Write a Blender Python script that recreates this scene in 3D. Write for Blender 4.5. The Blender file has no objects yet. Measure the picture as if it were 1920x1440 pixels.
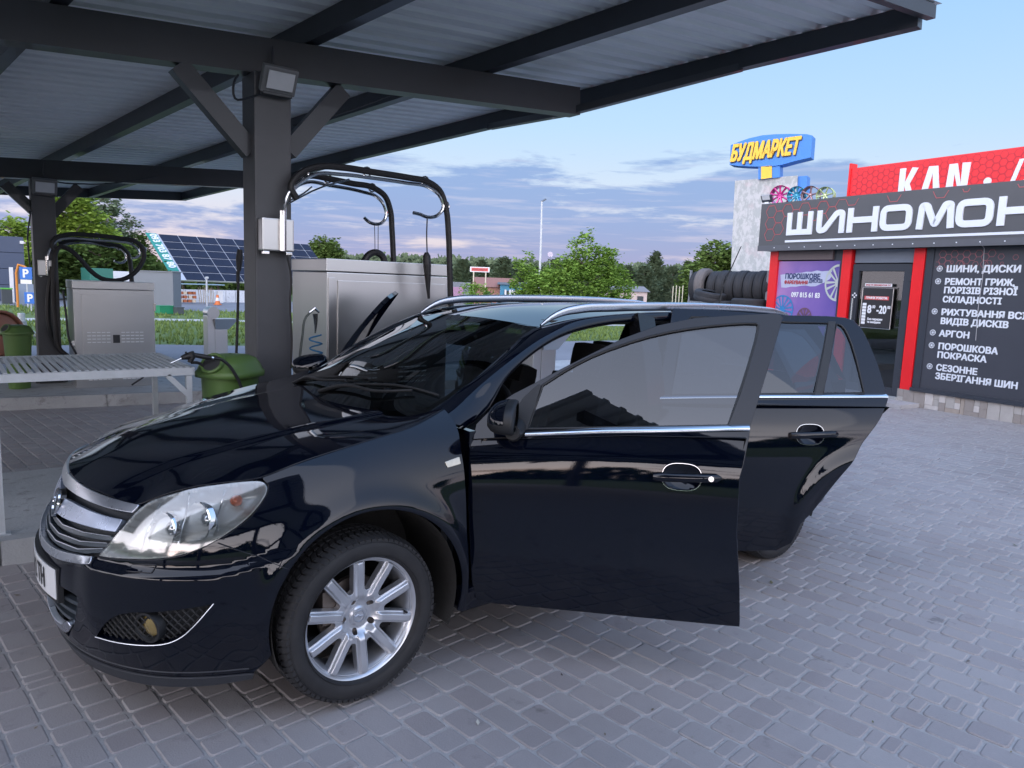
import bpy, bmesh, random
import numpy as np
from math import radians, sin, cos, pi, atan2, hypot, sqrt
from mathutils import Vector, Matrix, Euler
from mathutils.geometry import delaunay_2d_cdt

random.seed(7); np.random.seed(7)
SC = bpy.context.scene
COL = SC.collection

# ------------------------------------------------------------------ camera
cam_d = bpy.data.cameras.new('camera'); cam = bpy.data.objects.new('camera', cam_d); COL.objects.link(cam)
cam_d.sensor_width = 36; cam_d.lens = 1375.6 / 1920 * 36; cam_d.clip_start = .05; cam_d.clip_end = 3000
_yaw, _pit, _rol = radians(37.84), radians(7.72), radians(2.17)
_f = Vector((sin(_yaw) * cos(_pit), cos(_yaw) * cos(_pit), -sin(_pit)))
_r0 = Vector((cos(_yaw), -sin(_yaw), 0)); _u0 = _r0.cross(_f)
_r = _r0 * cos(_rol) + _u0 * sin(_rol); _u = _u0 * cos(_rol) - _r0 * sin(_rol)
M = Matrix(((_r.x, _u.x, -_f.x), (_r.y, _u.y, -_f.y), (_r.z, _u.z, -_f.z))).to_4x4()
M.translation = Vector((-1.169, -3.185, 1.574)); cam.matrix_world = M
SC.camera = cam
SC.view_settings.view_transform = 'Standard'; SC.view_settings.look = 'None'
SC.view_settings.exposure = 0.72; SC.view_settings.gamma = 1; SC.view_settings.use_curve_mapping = False
SC.cycles.max_bounces = 10; SC.cycles.diffuse_bounces = 5; SC.cycles.transparent_max_bounces = 16

# ------------------------------------------------------------------ sky: clear dusk sky, bands of low cloud
W = bpy.data.worlds.new('World'); SC.world = W; W.use_nodes = True
nt = W.node_tree; N = nt.nodes; L = nt.links
for n in list(N): N.remove(n)
def nd(t, **k):
    n = N.new(t)
    for a, b in k.items(): setattr(n, a, b)
    return n
def mth(op, a, b=None, c=None, clamp=False):
    n = nd('ShaderNodeMath', operation=op, use_clamp=clamp)
    for i, v in enumerate((a, b, c)):
        if v is None: continue
        if isinstance(v, (int, float)): n.inputs[i].default_value = v
        else: L.new(v, n.inputs[i])
    return n.outputs[0]
def ramp(fac, stops, interp='LINEAR'):
    n = nd('ShaderNodeValToRGB'); n.color_ramp.interpolation = interp
    e = n.color_ramp.elements
    while len(e) < len(stops): e.new(.5)
    for q, (p, c) in zip(e, stops): q.position = p; q.color = (*c, 1)
    L.new(fac, n.inputs[0]); return n.outputs[0]
def mix(f, a, b, bt='MIX'):
    n = nd('ShaderNodeMix', data_type='RGBA', blend_type=bt)
    for s, v in ((n.inputs['Factor'], f), (n.inputs[6], a), (n.inputs[7], b)):
        if isinstance(v, (int, float)): s.default_value = v
        elif isinstance(v, tuple): s.default_value = (*v, 1)
        else: L.new(v, s)
    return n.outputs[2]
def lin(r, g, b): return tuple((c / 12.92 if c <= .04045 else ((c + .055) / 1.055) ** 2.4) for c in (r / 255, g / 255, b / 255))
tc = nd('ShaderNodeTexCoord'); sep = nd('ShaderNodeSeparateXYZ'); L.new(tc.outputs['Generated'], sep.inputs[0])
el = mth('ARCSINE', mth('MAXIMUM', sep.outputs[2], 0.0))                     # elevation, radians
e01 = mth('MULTIPLY', el, 2 / pi)
base = ramp(e01, [(0, lin(216, 196, 214)), (.035, lin(214, 208, 228)), (.075, lin(202, 216, 242)), (.13, lin(180, 213, 247)),
                  (.21, lin(160, 203, 249)), (.34, (.40, .68, 1.18)), (.6, (.46, .76, 1.38)), (1.0, (.50, .82, 1.46))])
# the afterglow on the side where the sun has set
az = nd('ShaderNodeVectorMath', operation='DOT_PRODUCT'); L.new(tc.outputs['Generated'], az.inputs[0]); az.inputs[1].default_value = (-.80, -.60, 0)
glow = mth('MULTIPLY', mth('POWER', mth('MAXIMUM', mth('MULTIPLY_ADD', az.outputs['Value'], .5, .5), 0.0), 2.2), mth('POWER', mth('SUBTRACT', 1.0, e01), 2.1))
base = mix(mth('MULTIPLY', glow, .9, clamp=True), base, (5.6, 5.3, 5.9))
# cloud bands
mp = nd('ShaderNodeMapping'); L.new(tc.outputs['Generated'], mp.inputs[0]); mp.inputs['Scale'].default_value = (2.0, 2.0, 13.0); mp.inputs['Location'].default_value = (.35, .1, .55)
nz = nd('ShaderNodeTexNoise'); L.new(mp.outputs[0], nz.inputs['Vector']); nz.inputs['Scale'].default_value = 2.1; nz.inputs['Detail'].default_value = 9; nz.inputs['Roughness'].default_value = .62; nz.inputs['Distortion'].default_value = .25
cov = ramp(e01, [(0, (.50,) * 3), (.02, (.66,) * 3), (.055, (.74,) * 3), (.09, (.52,) * 3), (.12, (.24,) * 3), (.17, (.07,) * 3), (.3, (.02,) * 3), (.5, (.0,) * 3)])
azc = nd('ShaderNodeVectorMath', operation='DOT_PRODUCT'); L.new(tc.outputs['Generated'], azc.inputs[0]); azc.inputs[1].default_value = (.74, .67, 0)
cov = mth('MULTIPLY', cov, mth('MULTIPLY_ADD', mth('SMOOTHSTEP', azc.outputs['Value'], .80, .97) if False else mth('MULTIPLY', mth('SUBTRACT', azc.outputs['Value'], .80), 6.0, clamp=True), .43, .56))
thr = mth('SUBTRACT', 1.0, cov)
cl = mth('MULTIPLY', mth('SUBTRACT', nz.outputs['Fac'], mth('MULTIPLY_ADD', thr, .62, .145)), 11.0, clamp=True)
mp2 = nd('ShaderNodeMapping'); L.new(tc.outputs['Generated'], mp2.inputs[0]); mp2.inputs['Scale'].default_value = (3.2, 3.2, 46.0)
nz2 = nd('ShaderNodeTexNoise'); L.new(mp2.outputs[0], nz2.inputs['Vector']); nz2.inputs['Scale'].default_value = 2.4; nz2.inputs['Detail'].default_value = 8; nz2.inputs['Roughness'].default_value = .6
ccol = mix(mth('MULTIPLY', mth('SUBTRACT', nz2.outputs['Fac'], .50), 4.0, clamp=True), lin(92, 136, 212), lin(216, 206, 232))
cfar = ramp(e01, [(0, lin(178, 172, 210)), (.03, lin(128, 150, 208)), (.05, lin(104, 142, 212)), (.16, lin(150, 172, 214)), (.4, lin(170, 195, 225))])
ccol = mix(.45, ccol, cfar)
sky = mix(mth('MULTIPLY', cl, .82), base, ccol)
nis = nd('ShaderNodeTexSky', sky_type='NISHITA'); nis.sun_disc = False; nis.sun_elevation = radians(3); nis.sun_rotation = atan2(-.80, -.60)
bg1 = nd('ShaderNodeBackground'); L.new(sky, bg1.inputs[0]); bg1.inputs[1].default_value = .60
bg2 = nd('ShaderNodeBackground'); L.new(nis.outputs[0], bg2.inputs[0]); bg2.inputs[1].default_value = .03
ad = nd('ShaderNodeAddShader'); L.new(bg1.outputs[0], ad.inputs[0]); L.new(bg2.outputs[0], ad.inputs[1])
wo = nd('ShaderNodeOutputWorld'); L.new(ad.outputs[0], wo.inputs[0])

# ------------------------------------------------------------------ the last, very soft light from behind and left of the camera
sun_d = bpy.data.lights.new('sun', 'SUN'); sun_d.energy = 1.0; sun_d.angle = radians(110); sun_d.color = (1, .93, .88)
sun = bpy.data.objects.new('sun', sun_d); COL.objects.link(sun)
sun.rotation_euler = Vector((.80, .60, -.45)).to_track_quat('-Z', 'Y').to_euler()
# ---------- numeric helpers for smooth sheet-metal surfaces ----------
def hermite(xs, ys, x):
    """smooth curve through (xs, ys); ys may be (n,) or (n,k)"""
    xs = np.asarray(xs, float); ys = np.asarray(ys, float)
    one = ys.ndim == 1
    if one: ys = ys[:, None]
    h = np.diff(xs); dl = np.diff(ys, axis=0) / h[:, None]
    m = np.empty_like(ys)
    m[0] = dl[0]; m[-1] = dl[-1]
    m[1:-1] = (dl[:-1] * h[1:, None] + dl[1:] * h[:-1, None]) / (h[1:] + h[:-1])[:, None]
    x = np.clip(np.asarray(x, float), xs[0], xs[-1])
    i = np.clip(np.searchsorted(xs, x, side='right') - 1, 0, len(xs) - 2)
    t = ((x - xs[i]) / h[i])[..., None]; hh = h[i][..., None]
    r = ((2*t**3 - 3*t**2 + 1) * ys[i] + (t**3 - 2*t**2 + t) * hh * m[i]
         + (-2*t**3 + 3*t**2) * ys[i+1] + (t**3 - t**2) * hh * m[i+1])
    return r[..., 0] if one else r

def spline(xs, Y, x):
    """natural cubic spline (curvature continuous); Y (n, k), x (m,) -> (m, k)"""
    xs = np.asarray(xs, float); Y = np.asarray(Y, float); n = len(xs); h = np.diff(xs)
    A = np.zeros((n, n)); B = np.zeros_like(Y); A[0, 0] = A[-1, -1] = 1
    for i in range(1, n - 1):
        A[i, i-1] = h[i-1]; A[i, i] = 2 * (h[i-1] + h[i]); A[i, i+1] = h[i]; B[i] = 6 * ((Y[i+1] - Y[i]) / h[i] - (Y[i] - Y[i-1]) / h[i-1])
    Mm = np.linalg.solve(A, B); x = np.clip(x, xs[0], xs[-1]); i = np.clip(np.searchsorted(xs, x, side='right') - 1, 0, n - 2)
    a = ((xs[i+1] - x) / h[i])[:, None]; b = 1 - a; hh = (h[i] ** 2 / 6)[:, None]
    return a * Y[i] + b * Y[i+1] + ((a ** 3 - a) * Mm[i] + (b ** 3 - b) * Mm[i+1]) * hh

def table2(xs, zs, T, x, z):
    x, z = np.broadcast_arrays(np.asarray(x, float), np.asarray(z, float))
    T = np.asarray(T, float); fx = np.linspace(xs[0], xs[-1], 600)
    key = (id(xs), T.shape)
    if key not in _TAB: _TAB[key] = spline(zs, spline(xs, T, fx).T, np.linspace(zs[0], zs[-1], 500)).T     # dense smooth table
    D = _TAB[key]; xf = (np.clip(x, xs[0], xs[-1]) - xs[0]) / (xs[-1] - xs[0]) * 599; zf = (np.clip(z, zs[0], zs[-1]) - zs[0]) / (zs[-1] - zs[0]) * 499
    return cubic_look(D, xf, zf)
_TAB = {}
def cubic_look(D, u, v):
    """Catmull-Rom lookup in a dense table"""
    i = np.clip(u.astype(int), 1, D.shape[0] - 3); j = np.clip(v.astype(int), 1, D.shape[1] - 3); a = u - i; b = v - j
    def w(t): return (-.5*t + t*t - .5*t**3, 1 - 2.5*t*t + 1.5*t**3, .5*t + 2*t*t - 1.5*t**3, -.5*t*t + .5*t**3)
    wa, wb = w(a), w(b); r = 0
    for p in range(4):
        for q in range(4): r = r + wa[p] * wb[q] * D[i + p - 1, j + q - 1]
    return r

def table2_old(xs, zs, T, x, z):
    """bicubic table lookup"""
    x, z = np.broadcast_arrays(np.asarray(x, float), np.asarray(z, float))
    R = hermite(zs, np.asarray(T, float).T, z.ravel())          # (n, len(xs))
    xs = np.asarray(xs, float); h = np.diff(xs)
    dl = np.diff(R, axis=1) / h
    m = np.empty_like(R); m[:, 0] = dl[:, 0]; m[:, -1] = dl[:, -1]
    m[:, 1:-1] = (dl[:, :-1] * h[1:] + dl[:, 1:] * h[:-1]) / (h[1:] + h[:-1])
    xr = np.clip(x.ravel(), xs[0], xs[-1])
    i = np.clip(np.searchsorted(xs, xr, side='right') - 1, 0, len(xs) - 2)
    k = np.arange(len(xr)); t = (xr - xs[i]) / h[i]; hh = h[i]
    r = ((2*t**3 - 3*t**2 + 1) * R[k, i] + (t**3 - 2*t**2 + t) * hh * m[k, i]
         + (-2*t**3 + 3*t**2) * R[k, i+1] + (t**3 - t**2) * hh * m[k, i+1])
    return r.reshape(x.shape)

def sstep(a, b, x):
    t = np.clip((x - a) / (b - a), 0, 1); return t * t * (3 - 2 * t)

class TPS:
    """thin-plate spline through scattered points"""
    def __init__(s, P, V, lam=1e-7):
        s.P = np.asarray(P, float); V = np.asarray(V, float); n = len(P)
        K = s.k(s.P[:, None, :] - s.P[None]); K += lam * np.eye(n)
        Q = np.c_[np.ones(n), s.P]
        A = np.block([[K, Q], [Q.T, np.zeros((3, 3))]])
        s.c = np.linalg.solve(A, np.r_[V, 0, 0, 0])
    @staticmethod
    def k(d):
        r2 = (d ** 2).sum(-1); return 0.5 * r2 * np.log(r2 + 1e-12)
    def __call__(s, x, y):
        x, y = np.broadcast_arrays(np.asarray(x, float), np.asarray(y, float))
        q = np.stack([x.ravel(), y.ravel()], 1)
        v = s.k(q[:, None, :] - s.P[None]) @ s.c[:-3] + s.c[-3] + q @ s.c[-2:]
        return v.reshape(x.shape)

# ---------- the lower body of the car as one surface BODY(s, z): s runs round the plan from the nose ----------
_plan = np.array([(-.925, 0), (-.916, .15), (-.886, .30), (-.832, .44), (-.754, .57), (-.655, .675), (-.53, .755), (-.38, .812),
                  (-.20, .846), (0, .862), (.3, .872), (.6, .876), (1.1, .879), (1.6, .878), (2.1, .873), (2.6, .862), (3.0, .842),
                  (3.3, .80), (3.47, .70), (3.55, .5), (3.585, .25), (3.595, 0)])
_t = np.r_[0, np.cumsum(np.hypot(*np.diff(_plan, axis=0).T))]
_tt = np.linspace(0, _t[-1], 12000)
_pl2 = np.concatenate([_plan[3:0:-1] * [1, -1], _plan, _plan[-2:-4:-1] * [1, -1]]); _t2 = np.r_[-_t[3:0:-1], _t, 2 * _t[-1] - _t[-2:-4:-1]]
_pp = spline(_t2, _pl2, _tt); _pp[:, 1] = np.maximum(_pp[:, 1], 0); _pp[0, 1] = 0
_ss = np.r_[0, np.cumsum(np.hypot(*np.diff(_pp, axis=0).T))]
def plan(s): return np.stack([np.interp(s, _ss, _pp[:, 0]), np.interp(s, _ss, _pp[:, 1])], -1)
_dp = np.gradient(_pp, _ss, axis=0); _dp[0] = (0, 1); _dp[-1] = (0, -1)
def plan_n(s):
    dx = np.interp(s, _ss, _dp[:, 0]); dy = np.interp(s, _ss, _dp[:, 1]); L = np.hypot(dx, dy)
    return np.stack([dy / L, -dx / L], -1)        # points to the inside of the car
def SX(x): return np.interp(x, _pp[:, 0], _ss)    # arc length of a point on the flank by its x
_sk = np.array([0, .30, .50, .72, .92, 1.10, 1.30, 1.52, 1.85, 2.15, 3.15, 4.2, 4.8, 5.3, 5.9])
_zk = np.array([.14, .20, .28, .40, .52, .62, .70, .78, .86, .92, .98, 1.04, 1.10])
_off = np.array([
    [.075, .045, .018, .000, .000, .026, .068, .100, .152, .22, .32, .44, .57],
    [.075, .045, .018, .000, .000, .022, .058, .094, .150, .22, .32, .44, .57],
    [.075, .045, .018, .000, .000, .012, .036, .080, .152, .23, .33, .45, .58],
    [.070, .045, .018, .000, .000, .008, .028, .070, .140, .21, .31, .42, .54],
    [.070, .045, .018, .002, .000, .008, .024, .058, .115, .18, .27, .37, .48],
    [.070, .042, .018, .003, .000, .005, .018, .043, .090, .145, .23, .32, .42],
    [.070, .040, .018, .004, .000, .003, .012, .030, .065, .110, .180, .27, .37],
    [.070, .038, .018, .004, .000, .001, .006, .018, .042, .075, .125, .20, .30],
    [.070, .038, .018, .004, .000, .000, .002, .009, .024, .045, .080, .14, .22],
    [.075, .040, .018, .004, .000, .000, .001, .006, .017, .031, .053, .084, .125],
    [.075, .040, .018, .004, .000, .000, .001, .005, .014, .025, .043, .069, .105],
    [.075, .040, .018, .004, .000, .000, .001, .004, .011, .020, .034, .056, .088],
    [.070, .040, .018, .004, .000, .000, .001, .004, .010, .018, .030, .048, .075],
    [.060, .035, .015, .004, .000, .002, .006, .012, .020, .030, .042, .056, .075],
    [.060, .035, .015, .004, .000, .004, .010, .018, .028, .040, .052, .065, .080]])
ARCH_X, ARCH_Z, ARCH_R = (0.03, 2.715), .369, .379
def BODY(s, z, side=-1):
    s = np.asarray(s, float); z = np.asarray(z, float)
    s, z = np.broadcast_arrays(s, z)
    side = side * np.where(s < 0, -1, 1); s = np.abs(s)
    p = plan(s); n = plan_n(s)
    d = table2(_sk, _zk, _off, s, z)
    # ledge of the bumper under the headlamp
    d = d - .020 * (1 - sstep(.575, .612, z - .05 * sstep(.9, 1.2, s))) * sstep(.36, .50, s) * (1 - sstep(1.0, 1.25, s)) * sstep(.2, .45, z)
    # shoulder crease along the doors
    zc = .905 + .012 * (p[..., 0] - .5)
    q = (z - zc) / .006
    d = d + .13 * .006 * np.logaddexp(0, q) * sstep(.2, .7, p[..., 0]) * (1 - sstep(2.9, 3.3, p[..., 0]))
    # wheel arch flares
    for wx in ARCH_X:
        r = np.hypot(p[..., 0] - wx, z - ARCH_Z)
        d = d - .020 * np.exp(-((r - .392) / .05) ** 2) * sstep(.62, .9, s)
    q = p + n * d[..., None]
    return np.stack([q[..., 0], side * q[..., 1], z], -1)

def GREEN(x, z, side=-1):
    """side glass plane of the cabin"""
    x, z = np.broadcast_arrays(np.asarray(x, float), np.asarray(z, float))
    base = .800 - .012 * (x - 1.4) ** 2
    t = (z - 1.02) / .42
    y = base - .215 * t - .035 * t * np.abs(t) - .02 * sstep(2.6, 3.6, x)
    return np.stack([x, side * y, z], -1)
def swing(P, H, th):
    """rotate closed-position points about a vertical hinge at H, opening to the car's left"""
    P = np.asarray(P, float).copy(); c, s = np.cos(th), np.sin(th)
    dx = P[..., 0] - H[0]; dy = P[..., 1] - H[1]
    P[..., 0] = H[0] + c * dx + s * dy
    P[..., 1] = H[1] - s * dx + c * dy
    return P
FH, FT = (.53, -.835), radians(45)
RH, RT = (1.63, -.845), radians(31)
# ---------- materials ----------
MATS = {}
class NT:
    """small helper that writes shader nodes"""
    def __init__(s, name):
        s.m = bpy.data.materials.new(name); s.m.use_nodes = True; s.t = s.m.node_tree
        s.t.nodes.clear(); s.out = s.n('ShaderNodeOutputMaterial')
    def n(s, t, **k):
        q = s.t.nodes.new(t)
        for a, b in k.items(): setattr(q, a, b)
        return q
    def put(s, sock, v):
        if isinstance(v, bpy.types.NodeSocket): s.t.links.new(v, sock)
        elif isinstance(v, tuple) and len(v) == 3 and sock.type == 'RGBA': sock.default_value = (*v, 1)
        else: sock.default_value = v
    def math(s, op, a, b=0.0, c=0.0, clamp=False):
        q = s.n('ShaderNodeMath', operation=op, use_clamp=clamp)
        for i, v in enumerate((a, b, c)): s.put(q.inputs[i], v)
        return q.outputs[0]
    def co(s, kind='Object', scale=(1, 1, 1), rot=(0, 0, 0), loc=(0, 0, 0)):
        a = s.n('ShaderNodeTexCoord'); b = s.n('ShaderNodeMapping'); s.t.links.new(a.outputs[kind], b.inputs[0])
        b.inputs['Scale'].default_value = scale; b.inputs['Rotation'].default_value = rot; b.inputs['Location'].default_value = loc
        return b.outputs[0]
    def noise(s, vec, scale=5, detail=5, rough=.55, dist=0.0):
        q = s.n('ShaderNodeTexNoise'); s.put(q.inputs['Vector'], vec); q.inputs['Scale'].default_value = scale
        q.inputs['Detail'].default_value = detail; q.inputs['Roughness'].default_value = rough; q.inputs['Distortion'].default_value = dist
        return q.outputs['Fac']
    def ramp(s, fac, stops):
        q = s.n('ShaderNodeValToRGB'); e = q.color_ramp.elements
        while len(e) < len(stops): e.new(.5)
        for a, (p, c) in zip(e, stops): a.position = p; a.color = (*(c if isinstance(c, tuple) else (c,) * 3), 1)
        s.put(q.inputs[0], fac); return q.outputs[0]
    def mix(s, f, a, b, bt='MIX'):
        q = s.n('ShaderNodeMix', data_type='RGBA', blend_type=bt)
        s.put(q.inputs['Factor'], f); s.put(q.inputs[6], a); s.put(q.inputs[7], b); return q.outputs[2]
    def bump(s, h, strength=.3, dist=.01):
        q = s.n('ShaderNodeBump'); s.put(q.inputs['Height'], h); q.inputs['Strength'].default_value = strength; q.inputs['Distance'].default_value = dist
        return q.outputs[0]
    def bsdf(s, color=(.5, .5, .5), rough=.5, metal=0.0, normal=None, **k):
        q = s.n('ShaderNodeBsdfPrincipled'); s.put(q.inputs['Base Color'], color); s.put(q.inputs['Roughness'], rough); s.put(q.inputs['Metallic'], metal)
        if normal is not None: s.put(q.inputs['Normal'], normal)
        for a, b in k.items(): s.put(q.inputs[a.replace('_', ' ')], b)
        s.t.links.new(q.outputs[0], s.out.inputs[0]); return q

def mat(name, color, rough=.5, metal=0.0, var=.12, vscale=6.0, bump=.0, bscale=60, **k):
    """plain material with a little uneven colour and roughness"""
    if name in MATS: return MATS[name]
    t = NT(name); v = t.co('Object')
    n = t.noise(v, vscale, 5, .6)
    c = t.mix(t.math('MULTIPLY', n, 1.0), tuple(x * (1 - var) for x in color), tuple(min(1, x * (1 + var)) for x in color))
    r = t.math('MULTIPLY_ADD', t.noise(v, vscale * 2.3, 4), .2 * rough, rough * .9)
    nm = t.bump(t.noise(v, bscale, 3), bump, .005) if bump else None
    t.bsdf(c, r, metal, nm, **k)
    MATS[name] = t.m; return t.m

def glass_mat(name, tint, refl=1.0, rough=.0, ior=1.52, film=0.0):
    t = NT(name); fr = t.n('ShaderNodeFresnel'); fr.inputs['IOR'].default_value = ior
    tr = t.n('ShaderNodeBsdfTransparent'); tr.inputs[0].default_value = (*tint, 1)
    gl = t.n('ShaderNodeBsdfGlossy'); gl.inputs['Roughness'].default_value = rough
    mx = t.n('ShaderNodeMixShader'); t.put(mx.inputs[0], t.math('MULTIPLY_ADD', fr.outputs[0], refl, film, clamp=True))
    t.t.links.new(tr.outputs[0], mx.inputs[1]); t.t.links.new(gl.outputs[0], mx.inputs[2]); t.t.links.new(mx.outputs[0], t.out.inputs[0])
    return t.m

# ---------- object helpers ----------
def link(o, parent=None):
    COL.objects.link(o)
    if parent is not None: o.parent = parent
    return o
def tag(o, label=None, cat=None, group=None, kind=None):
    if label: o['label'] = label
    if cat: o['category'] = cat
    if group: o['group'] = group
    if kind: o['kind'] = kind
    return o
def empty(name, loc=(0, 0, 0), rz=0.0, label=None, cat=None, group=None):
    o = bpy.data.objects.new(name, None); o.empty_display_size = .1; COL.objects.link(o)
    o.location = loc; o.rotation_euler = (0, 0, rz)
    return tag(o, label, cat, group)
def mesh_obj(name, V, F, m, parent=None, smooth=True, normals=None, fm=None):
    me = bpy.data.meshes.new(name); me.from_pydata([tuple(map(float, v)) for v in V], [], [tuple(map(int, f)) for f in F])
    for q in (m if isinstance(m, (list, tuple)) else [m]): me.materials.append(q)
    if fm is not None: me.polygons.foreach_set('material_index', np.asarray(fm, 'i'))
    if smooth: me.polygons.foreach_set('use_smooth', np.ones(len(me.polygons), bool))
    me.update()
    if normals is not None: me.normals_split_custom_set_from_vertices([tuple(n) for n in normals])
    o = bpy.data.objects.new(name, me); return link(o, parent)
def copy_tree(o, parent=None):
    c = o.copy(); COL.objects.link(c)
    c.parent = parent
    for ch in list(o.children): copy_tree(ch, c)
    return c

def inpoly(P, q):
    """points q (n,2) inside polygon P"""
    x, y = q[:, 0], q[:, 1]; r = np.zeros(len(q), bool); n = len(P)
    for i in range(n):
        x1, y1 = P[i]; x2, y2 = P[(i + 1) % n]
        c = ((y1 > y) != (y2 > y))
        if y1 != y2: r ^= c & (x < (x2 - x1) * (y - y1) / (y2 - y1) + x1)
    return r
def dense(P, step, closed=True):
    P = np.asarray(P, float); out = []
    n = len(P)
    for i in range(n if closed else n - 1):
        a, b = P[i], P[(i + 1) % n]; k = max(1, int(np.ceil(np.linalg.norm(b - a) / step)))
        out += [a + (b - a) * j / k for j in range(k)]
    if not closed: out.append(P[-1])
    return np.array(out)
def smoothpoly(P, closed=True, it=2, keep=()):
    """Chaikin corner cutting; keep = indices of corners left sharp"""
    P = [np.array(p, float) for p in P]; hard = [i in keep for i in range(len(P))]
    for _ in range(it):
        Q, H = [], []; n = len(P)
        for i in range(n):
            if hard[i]: Q.append(P[i]); H.append(True); continue
            if not closed and i in (0, n - 1): Q.append(P[i]); H.append(False); continue
            a, b = P[i - 1], P[(i + 1) % n]
            Q.append(P[i] * .75 + a * .25); H.append(False); Q.append(P[i] * .75 + b * .25); H.append(False)
        P, hard = Q, H
    return np.array(P)
def snormal(S, U, Vv, flip=1, h=2e-4):
    a = S(U + h, Vv) - S(U - h, Vv); b = S(U, Vv + h) - S(U, Vv - h)
    n = np.cross(a, b) * flip; return n / np.maximum(np.linalg.norm(n, axis=-1, keepdims=True), 1e-12)

def patch(name, S, outline, m, parent=None, step=.02, holes=(), flip=1, thick=.012, lift=0.0, edge=True, vstep=None, round_=.0025):
    """a panel of the surface S cut to an outline in S's own (u, v), its rim turned inwards"""
    vs = vstep or step
    O = dense(outline, step * .6); HS = [dense(h, step * .6) for h in holes]
    loops = [O] + HS
    lo, hi = O.min(0), O.max(0)
    gu = np.arange(lo[0] + step * .5, hi[0], step); gv = np.arange(lo[1] + vs * .5, hi[1], vs)
    G = np.stack(np.meshgrid(gu, gv, indexing='ij'), -1).reshape(-1, 2)
    k = inpoly(O, G)
    for h in HS: k &= ~inpoly(h, G)
    G = G[k]
    B = np.concatenate(loops)
    if len(G):
        d = np.full(len(G), 9e9)
        for i in range(0, len(B), 200):
            d = np.minimum(d, np.hypot(G[:, None, 0] - B[None, i:i+200, 0], G[:, None, 1] - B[None, i:i+200, 1]).min(1))
        G = G[d > min(step, vs) * .42]
    P = np.concatenate([B, G]); E = []; o = 0
    for l in loops:
        E += [(o + i, o + (i + 1) % len(l)) for i in range(len(l))]; o += len(l)
    v, e, f, ov, oe, of = delaunay_2d_cdt([Vector(p) for p in P], E, [], 0, 1e-7)
    v = np.array([tuple(q) for q in v]); f = np.array(f)
    cen = v[f].mean(1); k = inpoly(O, cen)
    for h in HS: k &= ~inpoly(h, cen)
    f = f[k]
    a = v[f[:, 1]] - v[f[:, 0]]; b = v[f[:, 2]] - v[f[:, 0]]
    ar = a[:, 0] * b[:, 1] - a[:, 1] * b[:, 0]
    if flip < 0: ar = -ar
    f[ar < 0] = f[ar < 0][:, ::-1]
    n = snormal(S, v[:, 0], v[:, 1], flip); X = S(v[:, 0], v[:, 1]) + n * lift
    V = [X]; NN = [n]; F = [f]; cnt = len(X)
    if edge:
        for li, l in enumerate(loops):
            nb = snormal(S, l[:, 0], l[:, 1], flip); xb = S(l[:, 0], l[:, 1]) + nb * lift
            tg = np.roll(xb, -1, 0) - np.roll(xb, 1, 0); tg /= np.maximum(np.linalg.norm(tg, axis=1, keepdims=True), 1e-9)
            out = np.cross(tg, nb)
            sgn = 1 if ((l[:, 0] * np.roll(l[:, 1], -1) - np.roll(l[:, 0], -1) * l[:, 1]).sum() > 0) else -1
            out = out * sgn * (1 if li == 0 else -1) * flip
            rings = [(xb, nb), (xb + out * round_ * .7 - nb * round_ * .3, (nb + out) * .7), (xb + out * round_ - nb * round_, out), (xb + out * round_ - nb * thick, out)]
            m_ = len(l); o = cnt
            for q, nn in rings: V.append(q); NN.append(nn); cnt += m_
            i = np.arange(m_); j = (i + 1) % m_
            for r_ in range(3):
                aa = o + r_ * m_
                q = np.stack([aa + i, aa + j, aa + m_ + j, aa + m_ + i], 1)
                if (sgn if li == 0 else -sgn) * flip > 0: q = q[:, ::-1]
                F.append(q)
    V = np.concatenate(V); NN = np.concatenate(NN)
    faces = []
    for q in F: faces += [tuple(r) for r in q]
    return mesh_obj(name, V, faces, m, parent, True, NN)

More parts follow.
